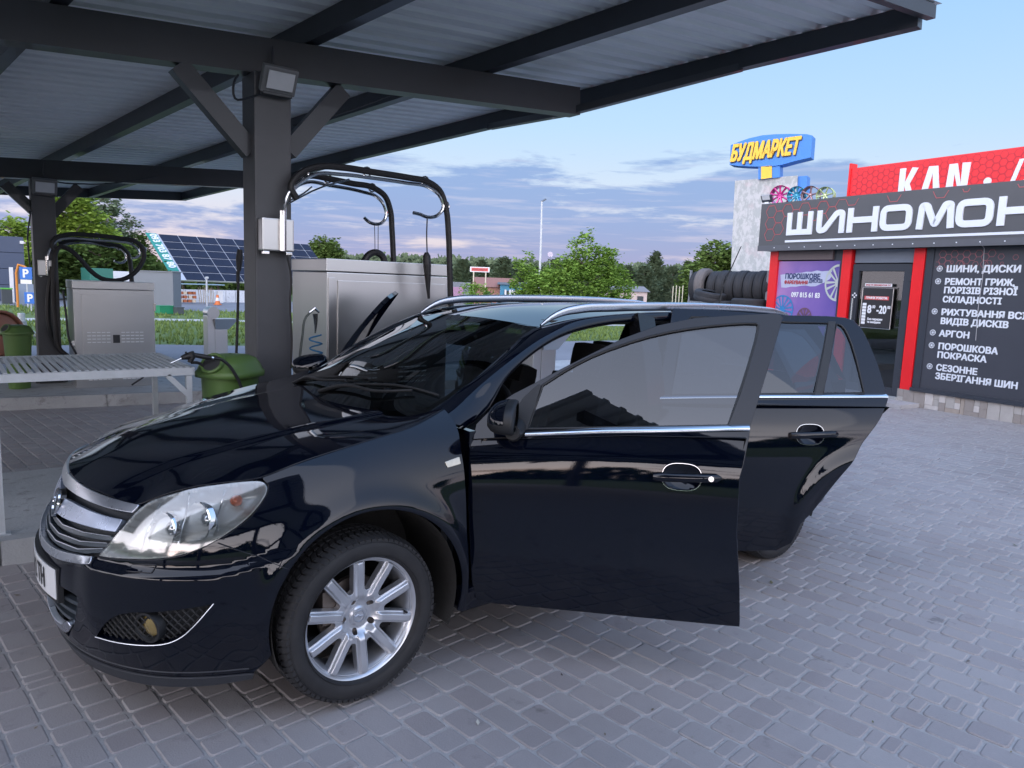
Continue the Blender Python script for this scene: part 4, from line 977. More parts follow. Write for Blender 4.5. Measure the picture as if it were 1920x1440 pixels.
for i in range(NCOL):
    for j in range(NROW):
        wide = .05 if i % 2 == 0 else .012; wr = .012 if i % 2 == 0 else .05
        ua, ub = u0_ + (1 - u0_) * (i + wide * .9) / NCOL, u0_ + (1 - u0_) * (i + 1 - wr * .9) / NCOL; va, vb = (j + .045) / NROW, (j + .955) / NROW
        q = [AP(ua, va), AP(ub, va), AP(ub, vb), AP(ua, vb)]
        MB().add([rel(p + nrm * .01) for p in q] + [rel(p - nrm * .02) for p in q], [(0, 1, 2, 3), (0, 4, 5, 1), (1, 5, 6, 2), (2, 6, 7, 3), (3, 7, 4, 0)]).build('solar_panel', SOL, arr)
q = [AP(-.005, 0), AP(.055, 0), AP(.055, .82), AP(-.005, .82)]
MB().add([rel(p + nrm * .03) for p in q] + [rel(p - nrm * .01) for p in q], [(0, 1, 2, 3), (0, 4, 5, 1), (1, 5, 6, 2), (2, 6, 7, 3), (3, 7, 4, 0)]).build('number_strip', mat('teal_strip', (.03, .26, .21), .5), arr)
vd = (BL - TL); vd = vd / np.linalg.norm(vd); ud = np.cross(nrm, vd); ud = ud if ud @ (TR - TL) > 0 else -ud
nn_ = np.cross(vd, -ud)
ob = put_text('strip_number', '093 703 87 80', AP(.012, .03) + nrm * .05, vd, ud, mat('pale_lettering', (.74, .78, .84), .4), None, size=.62, bold=.02, sx=1.0)
w = max(v.co.dot(Vector(vd)) for v in ob.data.vertices) - min(v.co.dot(Vector(vd)) for v in ob.data.vertices)
ob.data.transform(Matrix.Translation(-ao)); ob.parent = arr
for u in (.1, .3, .5, .7, .9): MB().bar(rel(AP(u, .5) - nrm * .1), rel(AP(u, .75) * [1, 1, 0] - nrm * .5 * [1, 1, 0]), .12, .12).build('support_leg', GALV0 if 'GALV0' in globals() else BARK, arr)

# ---- wall, dark kiosk, containers
def facing(P0_, P1_, h, depth, nm, label, cat, m, z0=0.0):
    P0_, P1_ = np.array(P0_), np.array(P1_); d = (P1_ - P0_); d[2] = 0; L_ = np.linalg.norm(d); d /= L_; back = np.array([-d[1], d[0], 0]); back = back if back @ (P0_ - Cc) > 0 else -back
    t = empty(nm, (P0_[0], P0_[1], z0), atan2(d[1], d[0]), label, cat); s = 1 if (np.cross(d, back)[2] > 0) else -1
    return t, L_, s
def ground_pt(P): return (P[0], P[1], 0)
wt, L_, s = facing((8.581, 38.834, 0.155), (12.516, 39.592, 0.045), 2, 1, 'boundary_wall', 'pale concrete boundary wall below the solar array', 'wall', CONC)
wm = concrete('pale_wall_concrete', (.56, .58, .62), (.70, .72, .75))
for i in range(9): MB().box((i * L_ / 7 + L_ / 14, s * .1, .22), (L_ / 7 - .03, .16, .86), None, .01).build('wall_panel', wm, wt)
kt, L_, s = facing((4.914, 30.226, 0.415), (6.229, 28.961, 0.487), 2, 1, 'dark_kiosk', 'plain grey metal hut left of the pale wall', 'hut', CONC)
KM = mat('slate_sheet_metal', (.16, .18, .21), .5, 0, .08, 2)
MB().box((L_ / 2, s * .3, .75), (L_, .6, 1.60), None, .01).build('wall', KM, kt); MB().box((L_ / 2, s * .3, 1.56), (L_ + .04, .66, .04)).build('roof', KM, kt)
bt = empty('storage_crate', at((5.383, 26.671, 0.439)), .2, 'green metal storage crate at the foot of the grey hut', 'crate'); MB().box((0, 0, .14), (.52, .4, .28), None, .01).build('box', mat('green_crate_paint', (.01, .22, .10), .5), bt); MB().box((0, 0, .29), (.55, .43, .03)).build('lid', mat('green_crate_paint', (.01, .22, .10), .5), bt)
bt = empty('grey_crate', at((5.820, 26.462, 0.455)), .2, 'dark grey crate right of the green crate', 'crate'); MB().box((0, 0, .12), (.30, .3, .24), None, .02).build('box', mat('dark_grey_plastic', (.07, .08, .09), .6), bt); MB().box((0, 0, .25), (.32, .32, .03)).build('lid', mat('dark_grey_plastic', (.07, .08, .09), .6), bt)
st_ = empty('plant_stand', at((8.724, 36.819, 0.234)), .1, 'market stand stacked with orange pots and bundled stakes by the wall', 'stand')
MB().box((.6, 0, .98), (2.3, .8, .05)).build('awning', mat('blue_grey_awning', (.22, .33, .38), .6), st_)
rg2 = random.Random(4)
for i in range(12): MB().box((-.35 + (i % 4) * .22 + rg2.uniform(-.03, .03), 0, .12 + (i // 4) * .2), (.17, .2, .15), None, .02).build('pot', mat('terracotta_pots' if i % 3 else 'cream_pots', (.38, .12, .05) if i % 3 else (.6, .5, .38), .7), st_)
for i in range(9): MB().tube([(.62 + i * .09, 0, 0), (.60 + i * .09 + rg2.uniform(-.05, .05), .1, .8 + rg2.uniform(0, .1))], .018, 5).build('stake', mat('dry_stakes', (.40, .33, .24), .8), st_)
MB().box((1.65, 0, .35), (.28, .1, .62)).build('frame_board', mat('white_frame', (.7, .7, .7), .6), st_)
ct = empty('traffic_marker', at((9.779, 35.351, 0.175)), 0, 'orange and white cone standing before the pale wall', 'cone')
MB().lathe([(.0, .50), (.05, .50), (.13, .05), (.19, .05), (.19, 0)], 16).build('cone', mat('orange_cone', (.65, .17, .04), .5), ct, True); MB().lathe([(.08, .36), (.107, .20)], 16, 'z').build('white_band', mat('white_frame', (.7, .7, .7), .6), ct, True)
lp = empty('lamp_post', at((8.217, 31.483, 0.356)), 0, 'slim grey post with a box and camera before the solar array', 'post')
MB().tube([(0, 0, 0), (0, 0, 1.35)], .04, 8).build('post', mat('pale_post_grey', (.5, .52, .54), .5), lp, True); MB().box((.02, -.06, .62), (.10, .10, .13), None, .01).build('box', mat('pale_post_grey', (.5, .52, .54), .5), lp); MB().box((-.0, -.06, 1.36), (.13, .12, .10), None, .03).build('camera_head', mat('pale_post_grey', (.5, .52, .54), .5), lp)
cn = empty('site_container', at((5.085, 35.257, 0.718)), .05, 'green and white site container behind the looped hose', 'container')
MB().box((-.45, 1, 1.05), (.95, 2, 1.1), None, .01).build('green_end', mat('green_container', (.03, .16, .12), .5), cn); MB().box((.55, 1, 1.02), (1.05, 2, .95), None, .01).build('white_side', mat('white_container', (.62, .65, .67), .5), cn); MB().box((.1, 1, .25), (2.0, 2, .5)).build('base_frame', KM, cn)
# far left: dark hall, white column, bins, parking signs
ht = empty('dark_hall', at((-0.294, 38.038, 0.024)), .0, 'navy panelled hall at the left edge of the view', 'building')
HM = mat('navy_panel', (.055, .075, .125), .5, 0, .1, 1.5)
for i in range(4): MB().box((.6, 2, .35 + i * .72), (3.05, 6, .70), None, .008).build('wall_panel', HM, ht)
MB().box((2.06, -1.05, 2.62), (.16, .12, .14), None, .04).build('wall_lamp', LETT0 if 'LETT0' in globals() else mat('white_frame', (.7, .7, .7), .6), ht)
pt = empty('white_pylon', at((1.147, 34.429, 0.411)), 0, 'plain white pillar beside the navy hall', 'pillar'); MB().box((0, 0, .75), (.14, .14, 1.5), None, .01).build('pillar_body', mat('white_frame', (.7, .7, .7), .6), pt); MB().box((0, 0, .02), (.24, .24, .05)).build('foot', CONC, pt)
wb = empty('wheeled_bin', at((0.854, 32.712, 0.247)), 0, 'dark wheeled bin with a lime green lid by the navy hall', 'wheeled bin'); MB().box((0, 0, .33), (.36, .36, .58), None, .03).build('bin_body', mat('dark_bin', (.05, .06, .07), .5), wb); MB().box((0, 0, .65), (.40, .40, .05), None, .01).build('bin_lid', mat('lime_lid', (.10, .42, .05), .5), wb)
lf = empty('panel_fence', at((1.078, 33.175, 0.233)), .15, 'pale blue grey metal fence panels behind the parking signs', 'fence')
for i in range(4): MB().box((.35 + i * .34, 0, .43), (.325, .05, .82), None, .005).build('panel', mat('blue_grey_panel', (.27, .32, .40), .5), lf)
PB = mat('parking_blue', (.02, .14, .50), .4)
def psign(P, size, label, zt):
    t = empty('parking_sign', at(P), 0, label, 'sign', 'parking signs'); t.rotation_euler = (0, 0, -.62)
    MB().tube([(0, .03, 0), (0, .03, zt + size * .4)], .025, 8).build('post', mat('pale_post_grey', (.5, .52, .54), .5), t, True)
    pl = MB().box((0, 0, zt), (size, .03, size), None, .01).build('sign_plate', PB, t)
    put_text('sign_letter', 'P', (-size * .26, -.02, zt - size * .33), (1, 0, 0), (0, 0, 1), mat('white_frame', (.7, .7, .7), .6), pl, size=size * .95, bold=.012)
    return t
s1 = psign((1.364, 30.416, 0.343), .46, 'blue parking sign with an orange arch behind it', 1.30); psign((1.273, 27.947, 0.436), .40, 'lower blue parking sign partly behind the left column', .46)
MB().box((0, 0, .98), (.42, .03, .16), None, .01).build('info_plate', mat('white_frame', (.7, .7, .7), .6), s1)
MB().tube([(-.42, .1, 0), (-.42, .1, 1.3), (-.33, .1, 1.62), (-.1, .1, 1.55), (.1, .1, 1.4)], .045, 8).build('orange_arch', mat('orange_paint', (.60, .22, .03), .5), s1, True)

# ---- street lamp, roadside sign, houses, pylon
sl = empty('street_lamp', at((24.543, 27.834, 0.862)), 0, 'tall thin street lamp rising behind the car roof', 'street lamp')
top = np.array((24.959, 28.411, 6.109)); bs = np.array(sl.location)
MB().tube([(0, 0, 0), (0, 0, (top[2]) * .6), (top[0] - bs[0], top[1] - bs[1], top[2])], [.075, .06, .045], 10).build('pole', mat('pale_post_grey', (.5, .52, .54), .5), sl, True)
MB().box((top[0] - bs[0] + .12, top[1] - bs[1], top[2] + .08), (.30, .16, .08), (0, -.5, 0), .02).build('lamp_head', KM, sl)
rs_ = empty('roadside_sign', at((25.432, 34.767, 0.615)), 0, 'red and white roadside sign board among the shrubs', 'sign'); rs_.rotation_euler = (0, 0, -.66)
MB().box((0, 0, 2.42), (1.22, .08, .32), None, .01).build('sign_board', mat('white_frame', (.7, .7, .7), .6), rs_); MB().box((0, -.045, 2.42), (1.04, .01, .2)).build('sign_print', mat('red_sign_print', (.60, .09, .09), .5), rs_); put_text('sign_lettering', 'ШИНОМАРКА', (-.49, -.052, 2.37), (1, 0, 0), (0, 0, 1), mat('dark_red_print', (.28, .05, .05), .5), rs_, size=.15, bold=.004, sx=.92)
for x in (-.38, .38): MB().box((x, 0, 1.13), (.07, .06, 2.26)).build('post', mat('cream_post', (.6, .55, .42), .6), rs_)
def house(P, rz, w, d, h, rh, wall, roof, label, signage=None):
    t = empty('house', at(P), rz, label, 'house', 'low houses behind the trees')
    wl_ = MB().box((0, d / 2, h / 2), (w, d, h)).build('wall', wall, t)
    b = MB(); V = [(-w / 2 - .2, -.2, h), (w / 2 + .2, -.2, h), (w / 2 + .2, d + .2, h), (-w / 2 - .2, d + .2, h), (-w / 2 - .2, d / 2, h + rh), (w / 2 + .2, d / 2, h + rh)]
    b.add(V, [(0, 1, 5, 4), (2, 3, 4, 5), (0, 4, 3), (1, 2, 5), (3, 2, 1, 0)]); b.build('roof', roof, t)
    for x in np.linspace(-w / 2 + .5, w / 2 - .5, max(2, int(w / 1.4))): MB().box((x, -.02, h * .55), (.45, .05, .6)).build('window', FRAME0 if 'FRAME0' in globals() else mat('dark_window', (.04, .05, .06), .2), t)
    return t
house((28.811, 37.248, 0.582), -.5, 2.6, 4, 1.35, .65, mat('terracotta_wall', (.45, .22, .16), .8), mat('brick_red_roof', (.30, .14, .11), .7), 'low house with a reddish gable right of the shrub')
h2 = house((28.860, 35.941, 0.633), -.66, 1.5, 3, 1.55, .15, mat('blue_kiosk_wall', (.05, .22, .34), .6), mat('dark_flat_roof', (.12, .13, .14), .7), 'small blue kiosk lettered UK beside the reddish house')
put_text('kiosk_lettering', 'UK', (-.45, -.06, .78), (1, 0, 0), (0, 0, 1), mat('white_frame', (.7, .7, .7), .6), h2, size=.62, bold=.02)
house((31.957, 37.369, 0.635), -.6, 3.0, 4, 1.5, .25, mat('cream_wall', (.55, .52, .45), .8), mat('dark_flat_roof', (.12, .13, .14), .7), 'cream low house mostly hidden by the airy tree')
house((38.674, 34.746, 0.856), -.6, 3.0, 4, 1.4, .4, mat('pink_cream_wall', (.55, .45, .42), .8), mat('grey_roof', (.22, .21, .22), .7), 'pinkish low house glimpsed through the airy tree')
fc = empty('picket_fence', at((28.182, 22.497, 1.131)), -.6, 'row of tall yellowish poles left of the tyre rack', 'fence')
for i in range(4): MB().box((.72 + i * .17, 0, .9), (.035, .05, 1.8 + .1 * (i % 2))).build('pole', mat('cream_post', (.6, .55, .42), .6), fc)
kb = empty('vehicle_shelter', at((23.262, 33.896, 0.609)), -.6, 'grey shelter with a striped poster right of the boom hose', 'shelter'); MB().box((0, 1, .8), (1.5, 2, 1.6)).build('shelter_wall', KM, kb); MB().box((.0, -.02, .85), (.6, .04, .9)).build('poster', mat('striped_poster', (.35, .20, .30), .6), kb)
ds = empty('round_sign', at((38.021, 42.865, 0.536)), -.6, 'small round sign on a pole above the trees by the street lamp', 'sign'); MB().tube([(0, 0, 0), (0, 0, 4.0)], .04, 6).build('pole', KM, ds, True); MB().cyl((0, -.03, 4.1), (0, .03, 4.1), .22, 16).build('disc', mat('round_sign_face', (.5, .45, .55), .5), ds)

# advertising pylon, its plane turned like the shop front
PYL = 25.0
def py(P): return np.array(P)
pL, pR = py((20.361, 12.898, 6.594)), py((21.251, 10.439, 6.717))
pd = (pR - pL) * [1, 1, 0]; pd = pd / np.linalg.norm(pd); pn = np.array([pd[1], -pd[0], 0]); pn = pn if pn @ (Cc - pL) > 0 else -pn
pyl = empty('sign_pylon', (pL[0], pL[1], 0), 0, 'blue curved shop sign on a scuffed white pylon behind the shop', 'sign pylon'); po = np.array([pL[0], pL[1], 0])
def plane_pt(q, off=0.0):
    """where the viewing ray of a measured direction meets the sign's plane"""
    q = np.array(q); d = q - Cc; t = ((pL - pn * off * -1) - Cc) @ pn / (d @ pn); return Cc + d * t
outl = [plane_pt(q, 0) for q in [(16.053, 9.678, 5.561), (16.231, 9.556, 5.655), (16.466, 9.392, 5.767), (16.759, 9.181, 5.860), (17.048, 8.964, 5.902), (17.336, 8.743, 5.923), (17.716, 8.450, 5.934), (17.830, 8.357, 5.903), (17.764, 8.307, 5.312), (17.413, 8.559, 5.194), (17.119, 8.767, 5.080), (16.828, 8.981, 5.009), (16.484, 9.249, 5.007), (16.196, 9.472, 5.008), (16.002, 9.626, 5.027)]]
def slab(nm, P, th, m, par, off=0.0):
    P = [np.array(p) + pn * off - po for p in P]; n = len(P)
    return MB().add([tuple(p) for p in P] + [tuple(p - pn * th) for p in P], [(i, (i + 1) % n, n + (i + 1) % n, n + i) for i in range(n)] + [tuple(range(n)), tuple(range(2 * n - 1, n - 1, -1))]).build(nm, m, par)
SKYB = mat('sign_blue', (.03, .20, .62), .42, 0, .06); SIGNY = mat('sign_yellow', (.82, .50, .04), .45)
slab('sign_board', outl, .55, SKYB, pyl)
c_ = [plane_pt(q) for q in [(16.611, 9.153, 5.027), (17.075, 8.806, 5.107), (17.056, 8.759, 4.747), (16.592, 9.106, 4.667)]]; slab('neck', c_, .5, SKYB, pyl, -.05)
c_ = [plane_pt(q) for q in [(16.679, 9.098, 5.016), (16.911, 8.925, 5.056), (16.894, 8.881, 4.725), (16.661, 9.053, 4.671)]]; slab('neck_panel', c_, .04, SIGNY, pyl, .0)
def scuff():
    t = NT('scuffed_white_board'); v = t.co('Object', (1, 1, .55)); n1 = t.noise(v, 6.5, 9, .75, .1); n2 = t.noise(t.co('Object'), 1.1, 5, .6)
    c = t.mix(t.ramp(n1, [(.46, 0), (.52, 1)]), (.46, .47, .48), (.34, .365, .37)); c = t.mix(t.ramp(n2, [(.58, 0), (.66, .35)]), c, (.55, .40, .43)); t.bsdf(c, .7); return t.m
c_ = [plane_pt(q, -.15) for q in [(16.094, 9.481, 4.601), (17.450, 8.464, 4.808), (17.151, 8.026, 0.902), (15.769, 9.088, 0.837)]]
for p in c_[2:]: p[2] = 0.0
slab('pylon_board', c_, .12, scuff(), pyl); c_ = [np.array(p) + pn * -.14 for p in c_]; c2_ = [c_[0], c_[1] + pd * .0, c_[2] + pd * .0, c_[3]]
slab('pylon_side', [p + (pd * .28 if i in (1, 2) else 0) for i, p in enumerate(c2_)], .5, SKYB, pyl)
tw = plane_pt((16.004, 9.632, 5.070)); te = plane_pt((17.685, 8.448, 5.782)); tdir = plane_pt((17.631, 8.426, 5.406)) - tw
ob = put_text('sign_lettering', 'БУДМАРКЕТ', tuple(plane_pt((16.012, 9.633, 5.114)) + pn * .05 - po), tuple(pd + np.array([0, 0, .0])), (0, 0, 1), SIGNY, None, size=.72, bold=.028, shear=.28, ext=.02)
ob2 = put_text('lettering_shadow', 'БУДМАРКЕТ', tuple(plane_pt((16.023, 9.621, 5.093)) + pn * .015 - po), tuple(pd), (0, 0, 1), mat('sign_dark_shadow', (.02, .03, .10), .5), None, size=.72, bold=.028, shear=.28, ext=.01)
W_ = (te - tw) @ pd
for q in (ob, ob2):
    vs = [v.co.dot(Vector(pd)) for v in q.data.vertices]; s0 = min(vs); k = W_ * .94 / (max(vs) - s0); o_ = plane_pt((16.012, 9.633, 5.114)) - po; zb_ = o_[2]
    rise = (plane_pt((17.632, 8.428, 5.420)) - plane_pt((16.012, 9.633, 5.114)))[2] / W_
    for v in q.data.vertices:
        a = v.co.dot(Vector(pd)) - s0; v.co += Vector(pd) * (a * (k - 1)); v.co.z = zb_ + (v.co.z - zb_) * 1.0 + a * k * rise
    q.parent = pyl

# the row of trees on the far side of the street behind the camera, seen only in the paint and glass
V = []; F = []; rg = random.Random(91)
for _ in range(9000):
    a = radians(rg.uniform(150, 320)); D = rg.uniform(44, 48); e = .5 * rg.uniform(.5, 1.3); z = rg.uniform(0, 3.2 + 1.3 * sin(a * 13) + .9 * sin(a * 31)); o = len(V)
    p = np.array([-1.2 + D * sin(a), -3.2 + D * cos(a), z]); t = rg.uniform(0, pi); e1 = np.array([cos(t), sin(t), rg.uniform(-.6, .6)]) * e; e2 = np.array([0, 0, 1]) * e
    V.extend([p - e1, p - e2, p + e1, p + e2]); F.append((o, o + 1, o + 2, o + 3))
o = mesh_obj('tree_row', V, F, DKG, None, False); tag(o, 'dark row of trees across the street mirrored in the car paint', kind='stuff')
# =====================================================================================================
#  WASH EQUIPMENT
# =====================================================================================================
def steel_mat():
    t = NT('brushed_stainless'); v = t.co('Object', (1, 1, .04)); v2 = t.co('Object')
    c = t.mix(t.noise(v2, 1.2, 4), (.50, .50, .505), (.62, .62, .62))
    r = t.math('MULTIPLY_ADD', t.noise(v2, 1.5, 3, .5), .10, .27)
    t.bsdf(c, r, 1.0, t.bump(t.noise(v2, 1.7, 2), .12, .02)); return t.m
SS = steel_mat(); SSL = mat('polished_tube_steel', (.66, .67, .68), .12, 1.0, .05)
HOSE = mat('black_hose_rubber', (.014, .014, .016), .5, 0, .2, 20); SLOT = mat('vent_slot_dark', (.03, .032, .036), .6); SLIT = mat('vent_louvre_glint_white', (.82, .84, .86), .4, .0, .05)  # louvres plain white: the sky mirrored in their steel is put into the colour
BIN = NT('green_bin_plastic'); BIN.bsdf(BIN.mix(BIN.noise(BIN.co('Object'), 4, 6), (.075, .14, .035), (.11, .20, .055)), .42, 0, BIN.bump(BIN.noise(BIN.co('Object'), 60, 3), .08, .005)); BIN = BIN.m
def cabinet(x, y, z0, w, d, h, label, rz=0.0, vents=()):
    t = empty('wash_cabinet', (x, y, z0), rz, label, 'cabinet', 'stainless steel wash cabinets')
    MB().box((w / 2, d / 2, (h - .1) / 2), (w, d, h - .1), None, .006).build('cabinet_body', SS, t)
    MB().box((w / 2, d / 2, h - .048), (w + .012, d + .012, .095), None, .006).build('top_band', SS, t)
    MB().box((w / 2 + .03, -.006, (h - .14) / 2 + .02), (w - .11, .014, h - .22), None, .003).build('door_panel', SS, t)
    MB().box((.035, -.005, (h - .14) / 2 + .02), (.05, .012, h - .18), None, .003).build('side_strip', SS, t)
    for (u0, z1, nc, nr) in vents:
        v = MB().box((u0 + .13, -.012, z1), (.29, .006, nr * .042 + .03)).build('vent', SS, t)
        for r in range(nr):
            for c in range(nc):
                q = MB(); q.box((u0 + .02 + c * .052, -.017, z1 + (nr - 1) * .02 - r * .040), (.040, .008, .010), (-.35, 0, 0)); q.build('louvre', SLIT, v)
    for z in (.25, h - .35): MB().cyl((w + .004, -.01, z), (w + .004, -.01, z + .09), .012, 8).build('hinge', SS, t)
    return t
c1 = cabinet(1.095, 2.02, .125, 1.05, .72, 1.59, 'tall stainless steel cabinet right of the thick near column', -.02, vents=((.16, .70, 5, 4), (.60, .70, 5, 4)))
c2 = cabinet(.055, 6.98, .125, .885, .66, 1.30, 'far stainless steel cabinet with slotted vents beside the left column', -.02, vents=((.13, .62, 5, 4), (.50, .62, 5, 4), (.13, .12, 5, 2), (.50, .12, 5, 2)))
MB().box((.445, -.014, .60), (.075, .008, .10)).build('vent_screen', SLOT, c2)
MB().lathe([(0, -.02), (.03, -.018), (.034, 0)], 20, 'y', (-.0, .05, .55)).build('lock', SLIT, c2)

def tubeline(nm, P, r, m, par=None, n=40, seg=10):
    return MB().tube([tuple(p) for p in resample(P, n)], r, seg).build(nm, m, par, True)
def abs_child(o, par):
    o.parent = par; o.matrix_parent_inverse = Matrix.Translation(par.location).inverted(); return o
def wall_box(px_box, y, label, tube):
    (x0, z1), (x1, z0) = px_box
    t = empty('boom_pivot_box', ((x0 + x1) / 2, y, (z0 + z1) / 2), 0, label, 'pivot box', 'boom pivot boxes on the columns')
    w, h = x1 - x0, z1 - z0
    MB().box((0, 0, 0), (w, .09, h), None, .01).build('housing', SS, t)
    MB().cyl((w * .12, -.055, -h * .48), (w * .12, -.055, h * .74), w * .115, 20).build('sleeve', SSL, t, True)
    for sx in (-.36, .36):
        MB().box((sx * w, -.02, -h * .56), (w * .2, .03, h * .1), None, .004).build('bracket', SSL, t)
    return t
pb = [(0.533, 1.840, 1.954), (0.752, 1.840, 1.737)]; w1 = wall_box(((pb[0][0], pb[0][2]), (pb[1][0], pb[1][2])), 1.82, 'stainless pivot box on the thick near column', 0)
pb = [(-0.236, 7.550, 1.656), (-0.088, 7.550, 1.468)]; w2 = wall_box(((pb[0][0], pb[0][2]), (pb[1][0], pb[1][2])), 7.54, 'small stainless pivot box on the far left column', 0)
def boom(label, arm, hose, clamps, r, loc, extra=None):
    t = empty('overhead_boom', loc, 0, label, 'hose boom', 'overhead hose booms')
    abs_child(tubeline('boom_arm', arm, r, SSL, None, 60, 10), t)
    abs_child(tubeline('hose', hose, r * 1.75, HOSE, None, 70, 10), t)
    for c in clamps:
        abs_child(MB().tube([(c[0] + r * 2.4 * cos(a), c[1], c[2] + r * 2.4 * sin(a)) for a in np.linspace(0, 2 * pi, 13)[:-1]], r * .45, 6, closed=True).build('hose_clamp', SSL, None, True), t)
    if extra:
        for P, rr in extra: abs_child(tubeline('stay_rod', P, rr, SSL, None, 6, 8), t)
    return t
A = [(0.685, 1.780, 1.939), (0.690, 1.780, 2.045), (0.716, 1.780, 2.129), (0.794, 1.780, 2.204), (0.900, 1.780, 2.273), (1.097, 1.780, 2.296), (1.345, 1.780, 2.299), (1.608, 1.780, 2.295), (1.817, 1.780, 2.282), (1.914, 1.780, 2.228), (1.946, 1.780, 2.143), (1.894, 1.780, 2.081), (1.799, 1.780, 2.061), (1.742, 1.780, 2.076), (1.681, 1.780, 2.083)]
H = [(0.771, 1.780, 2.099), (0.730, 1.780, 2.166), (0.786, 1.780, 2.256), (0.939, 1.780, 2.331), (1.096, 1.780, 2.344), (1.344, 1.780, 2.341), (1.653, 1.780, 2.335), (1.792, 1.780, 2.327), (1.913, 1.780, 2.268), (1.970, 1.780, 2.145), (2.001, 1.780, 1.943), (2.018, 1.780, 1.695), (2.036, 1.780, 1.444), (2.047, 1.780, 1.274)]
boom('large steel boom carrying a thick black hose, nearer of two', A, H, [(0.824, 1.780, 2.271), (1.294, 1.780, 2.338), (1.778, 1.780, 2.329), (1.969, 1.780, 2.161)], .0135, A[0], [([(0.712, 1.780, 2.058), (0.939, 1.780, 2.188), (1.157, 1.780, 2.270)], .006)])
A = [(0.927, 2.350, 2.043), (0.936, 2.350, 2.154), (0.994, 2.350, 2.246), (1.074, 2.350, 2.287), (1.268, 2.350, 2.284), (1.541, 2.350, 2.264), (1.659, 2.350, 2.242), (1.733, 2.350, 2.177), (1.753, 2.350, 2.093), (1.715, 2.350, 2.034), (1.648, 2.350, 2.020), (1.590, 2.350, 2.037), (1.557, 2.350, 2.064)]
H = [(0.928, 2.350, 2.200), (0.961, 2.350, 2.274), (1.095, 2.350, 2.337), (1.268, 2.350, 2.333), (1.448, 2.350, 2.320), (1.634, 2.350, 2.307), (1.741, 2.350, 2.250), (1.792, 2.350, 2.140), (1.809, 2.350, 1.990), (1.829, 2.350, 1.720)]
boom('smaller steel boom with black hose behind the large one', A, H, [(1.246, 2.350, 2.334), (1.625, 2.350, 2.306), (1.777, 2.350, 2.125)], .0135, A[0], [([(0.948, 2.350, 2.143), (1.053, 2.350, 2.205), (1.116, 2.350, 2.259)], .006)])
A = [(-0.135, 7.450, 1.660), (-0.126, 7.450, 1.738), (-0.089, 7.450, 1.823), (-0.014, 7.450, 1.905), (0.071, 7.450, 1.930), (0.389, 7.450, 1.931), (0.628, 7.450, 1.927), (0.782, 7.450, 1.910), (0.861, 7.450, 1.847), (0.884, 7.450, 1.780), (0.845, 7.450, 1.737), (0.782, 7.450, 1.727)]
H = [(-0.064, 7.450, 1.773), (-0.094, 7.450, 1.836), (-0.047, 7.450, 1.922), (0.073, 7.450, 1.975), (0.332, 7.450, 1.987), (0.660, 7.450, 1.969), (0.826, 7.450, 1.947), (0.924, 7.450, 1.857), (0.934, 7.450, 1.748), (0.880, 7.450, 1.622), (0.789, 7.450, 1.515), (0.675, 7.450, 1.450), (0.552, 7.450, 1.432), (0.432, 7.450, 1.455), (0.317, 7.450, 1.544), (0.205, 7.450, 1.690), (0.095, 7.450, 1.795), (-0.006, 7.450, 1.828), (-0.054, 7.450, 1.742), (-0.071, 7.450, 1.580), (-0.098, 7.450, 1.189), (-0.088, 7.450, 0.862), (-0.055, 7.450, 0.563), (0.045, 7.450, 0.460)]
boom('far steel boom looped with hanging black hose', A, H, [(-0.013, 7.450, 1.931), (0.396, 7.450, 1.978), (0.770, 7.450, 1.950), (0.924, 7.450, 1.844)], .0165, A[0])
A = [(-0.047, 8.100, 1.680), (-0.020, 8.100, 1.784), (0.102, 8.100, 1.860), (0.359, 8.100, 1.910), (0.640, 8.100, 1.879), (0.768, 8.100, 1.858), (0.837, 8.100, 1.776), (0.835, 8.100, 1.704), (0.762, 8.100, 1.664), (0.691, 8.100, 1.689)]
H = [(0.055, 8.100, 1.870), (0.237, 8.100, 1.944), (0.609, 8.100, 1.905), (0.788, 8.100, 1.873), (0.864, 8.100, 1.792), (0.892, 8.100, 1.620), (0.899, 8.100, 1.417)]
boom('short far steel boom behind the looped hose', A, H, [(0.403, 8.100, 1.934), (0.756, 8.100, 1.878)], .0165, A[0])
for y, P, lab in ((1.78, '801,408 800,440 801,475', 'lance'), ):
    t = empty('hanging_lance', (1.810, 1.780, 1.808), 0, 'black spray lance hanging on a cord from the large boom', 'spray lance')
    abs_child(tubeline('cord', [(1.804, 1.780, 2.058), (1.802, 1.780, 1.929), (1.810, 1.780, 1.788)], .005, HOSE, None, 6, 6), t)
    abs_child(MB().tube([(1.805, 1.780, 1.795), (1.806, 1.780, 1.767), (1.813, 1.780, 1.686), (1.820, 1.780, 1.604), (1.827, 1.780, 1.502), (1.834, 1.780, 1.440)], [.014, .03, .030, .024, .014, .010], 12).build('grip', HOSE, None, True), t)
t = empty('hanging_lance', (1.666, 2.350, 1.764), 0, 'black looped nozzle hanging from the smaller boom by two cords', 'spray lance')
for p in ([(1.648, 2.350, 2.020), (1.654, 2.350, 1.892), (1.656, 2.350, 1.772)], [(1.682, 2.350, 2.023), (1.683, 2.350, 1.894), (1.685, 2.350, 1.773)]): abs_child(tubeline('cord', p, .003, HOSE, None, 5, 5), t)
abs_child(tubeline('nozzle_loop', [(1.556, 2.350, 1.707), (1.594, 2.350, 1.764), (1.656, 2.350, 1.793), (1.719, 2.350, 1.771), (1.750, 2.350, 1.707)], .028, HOSE, None, 14, 10), t)

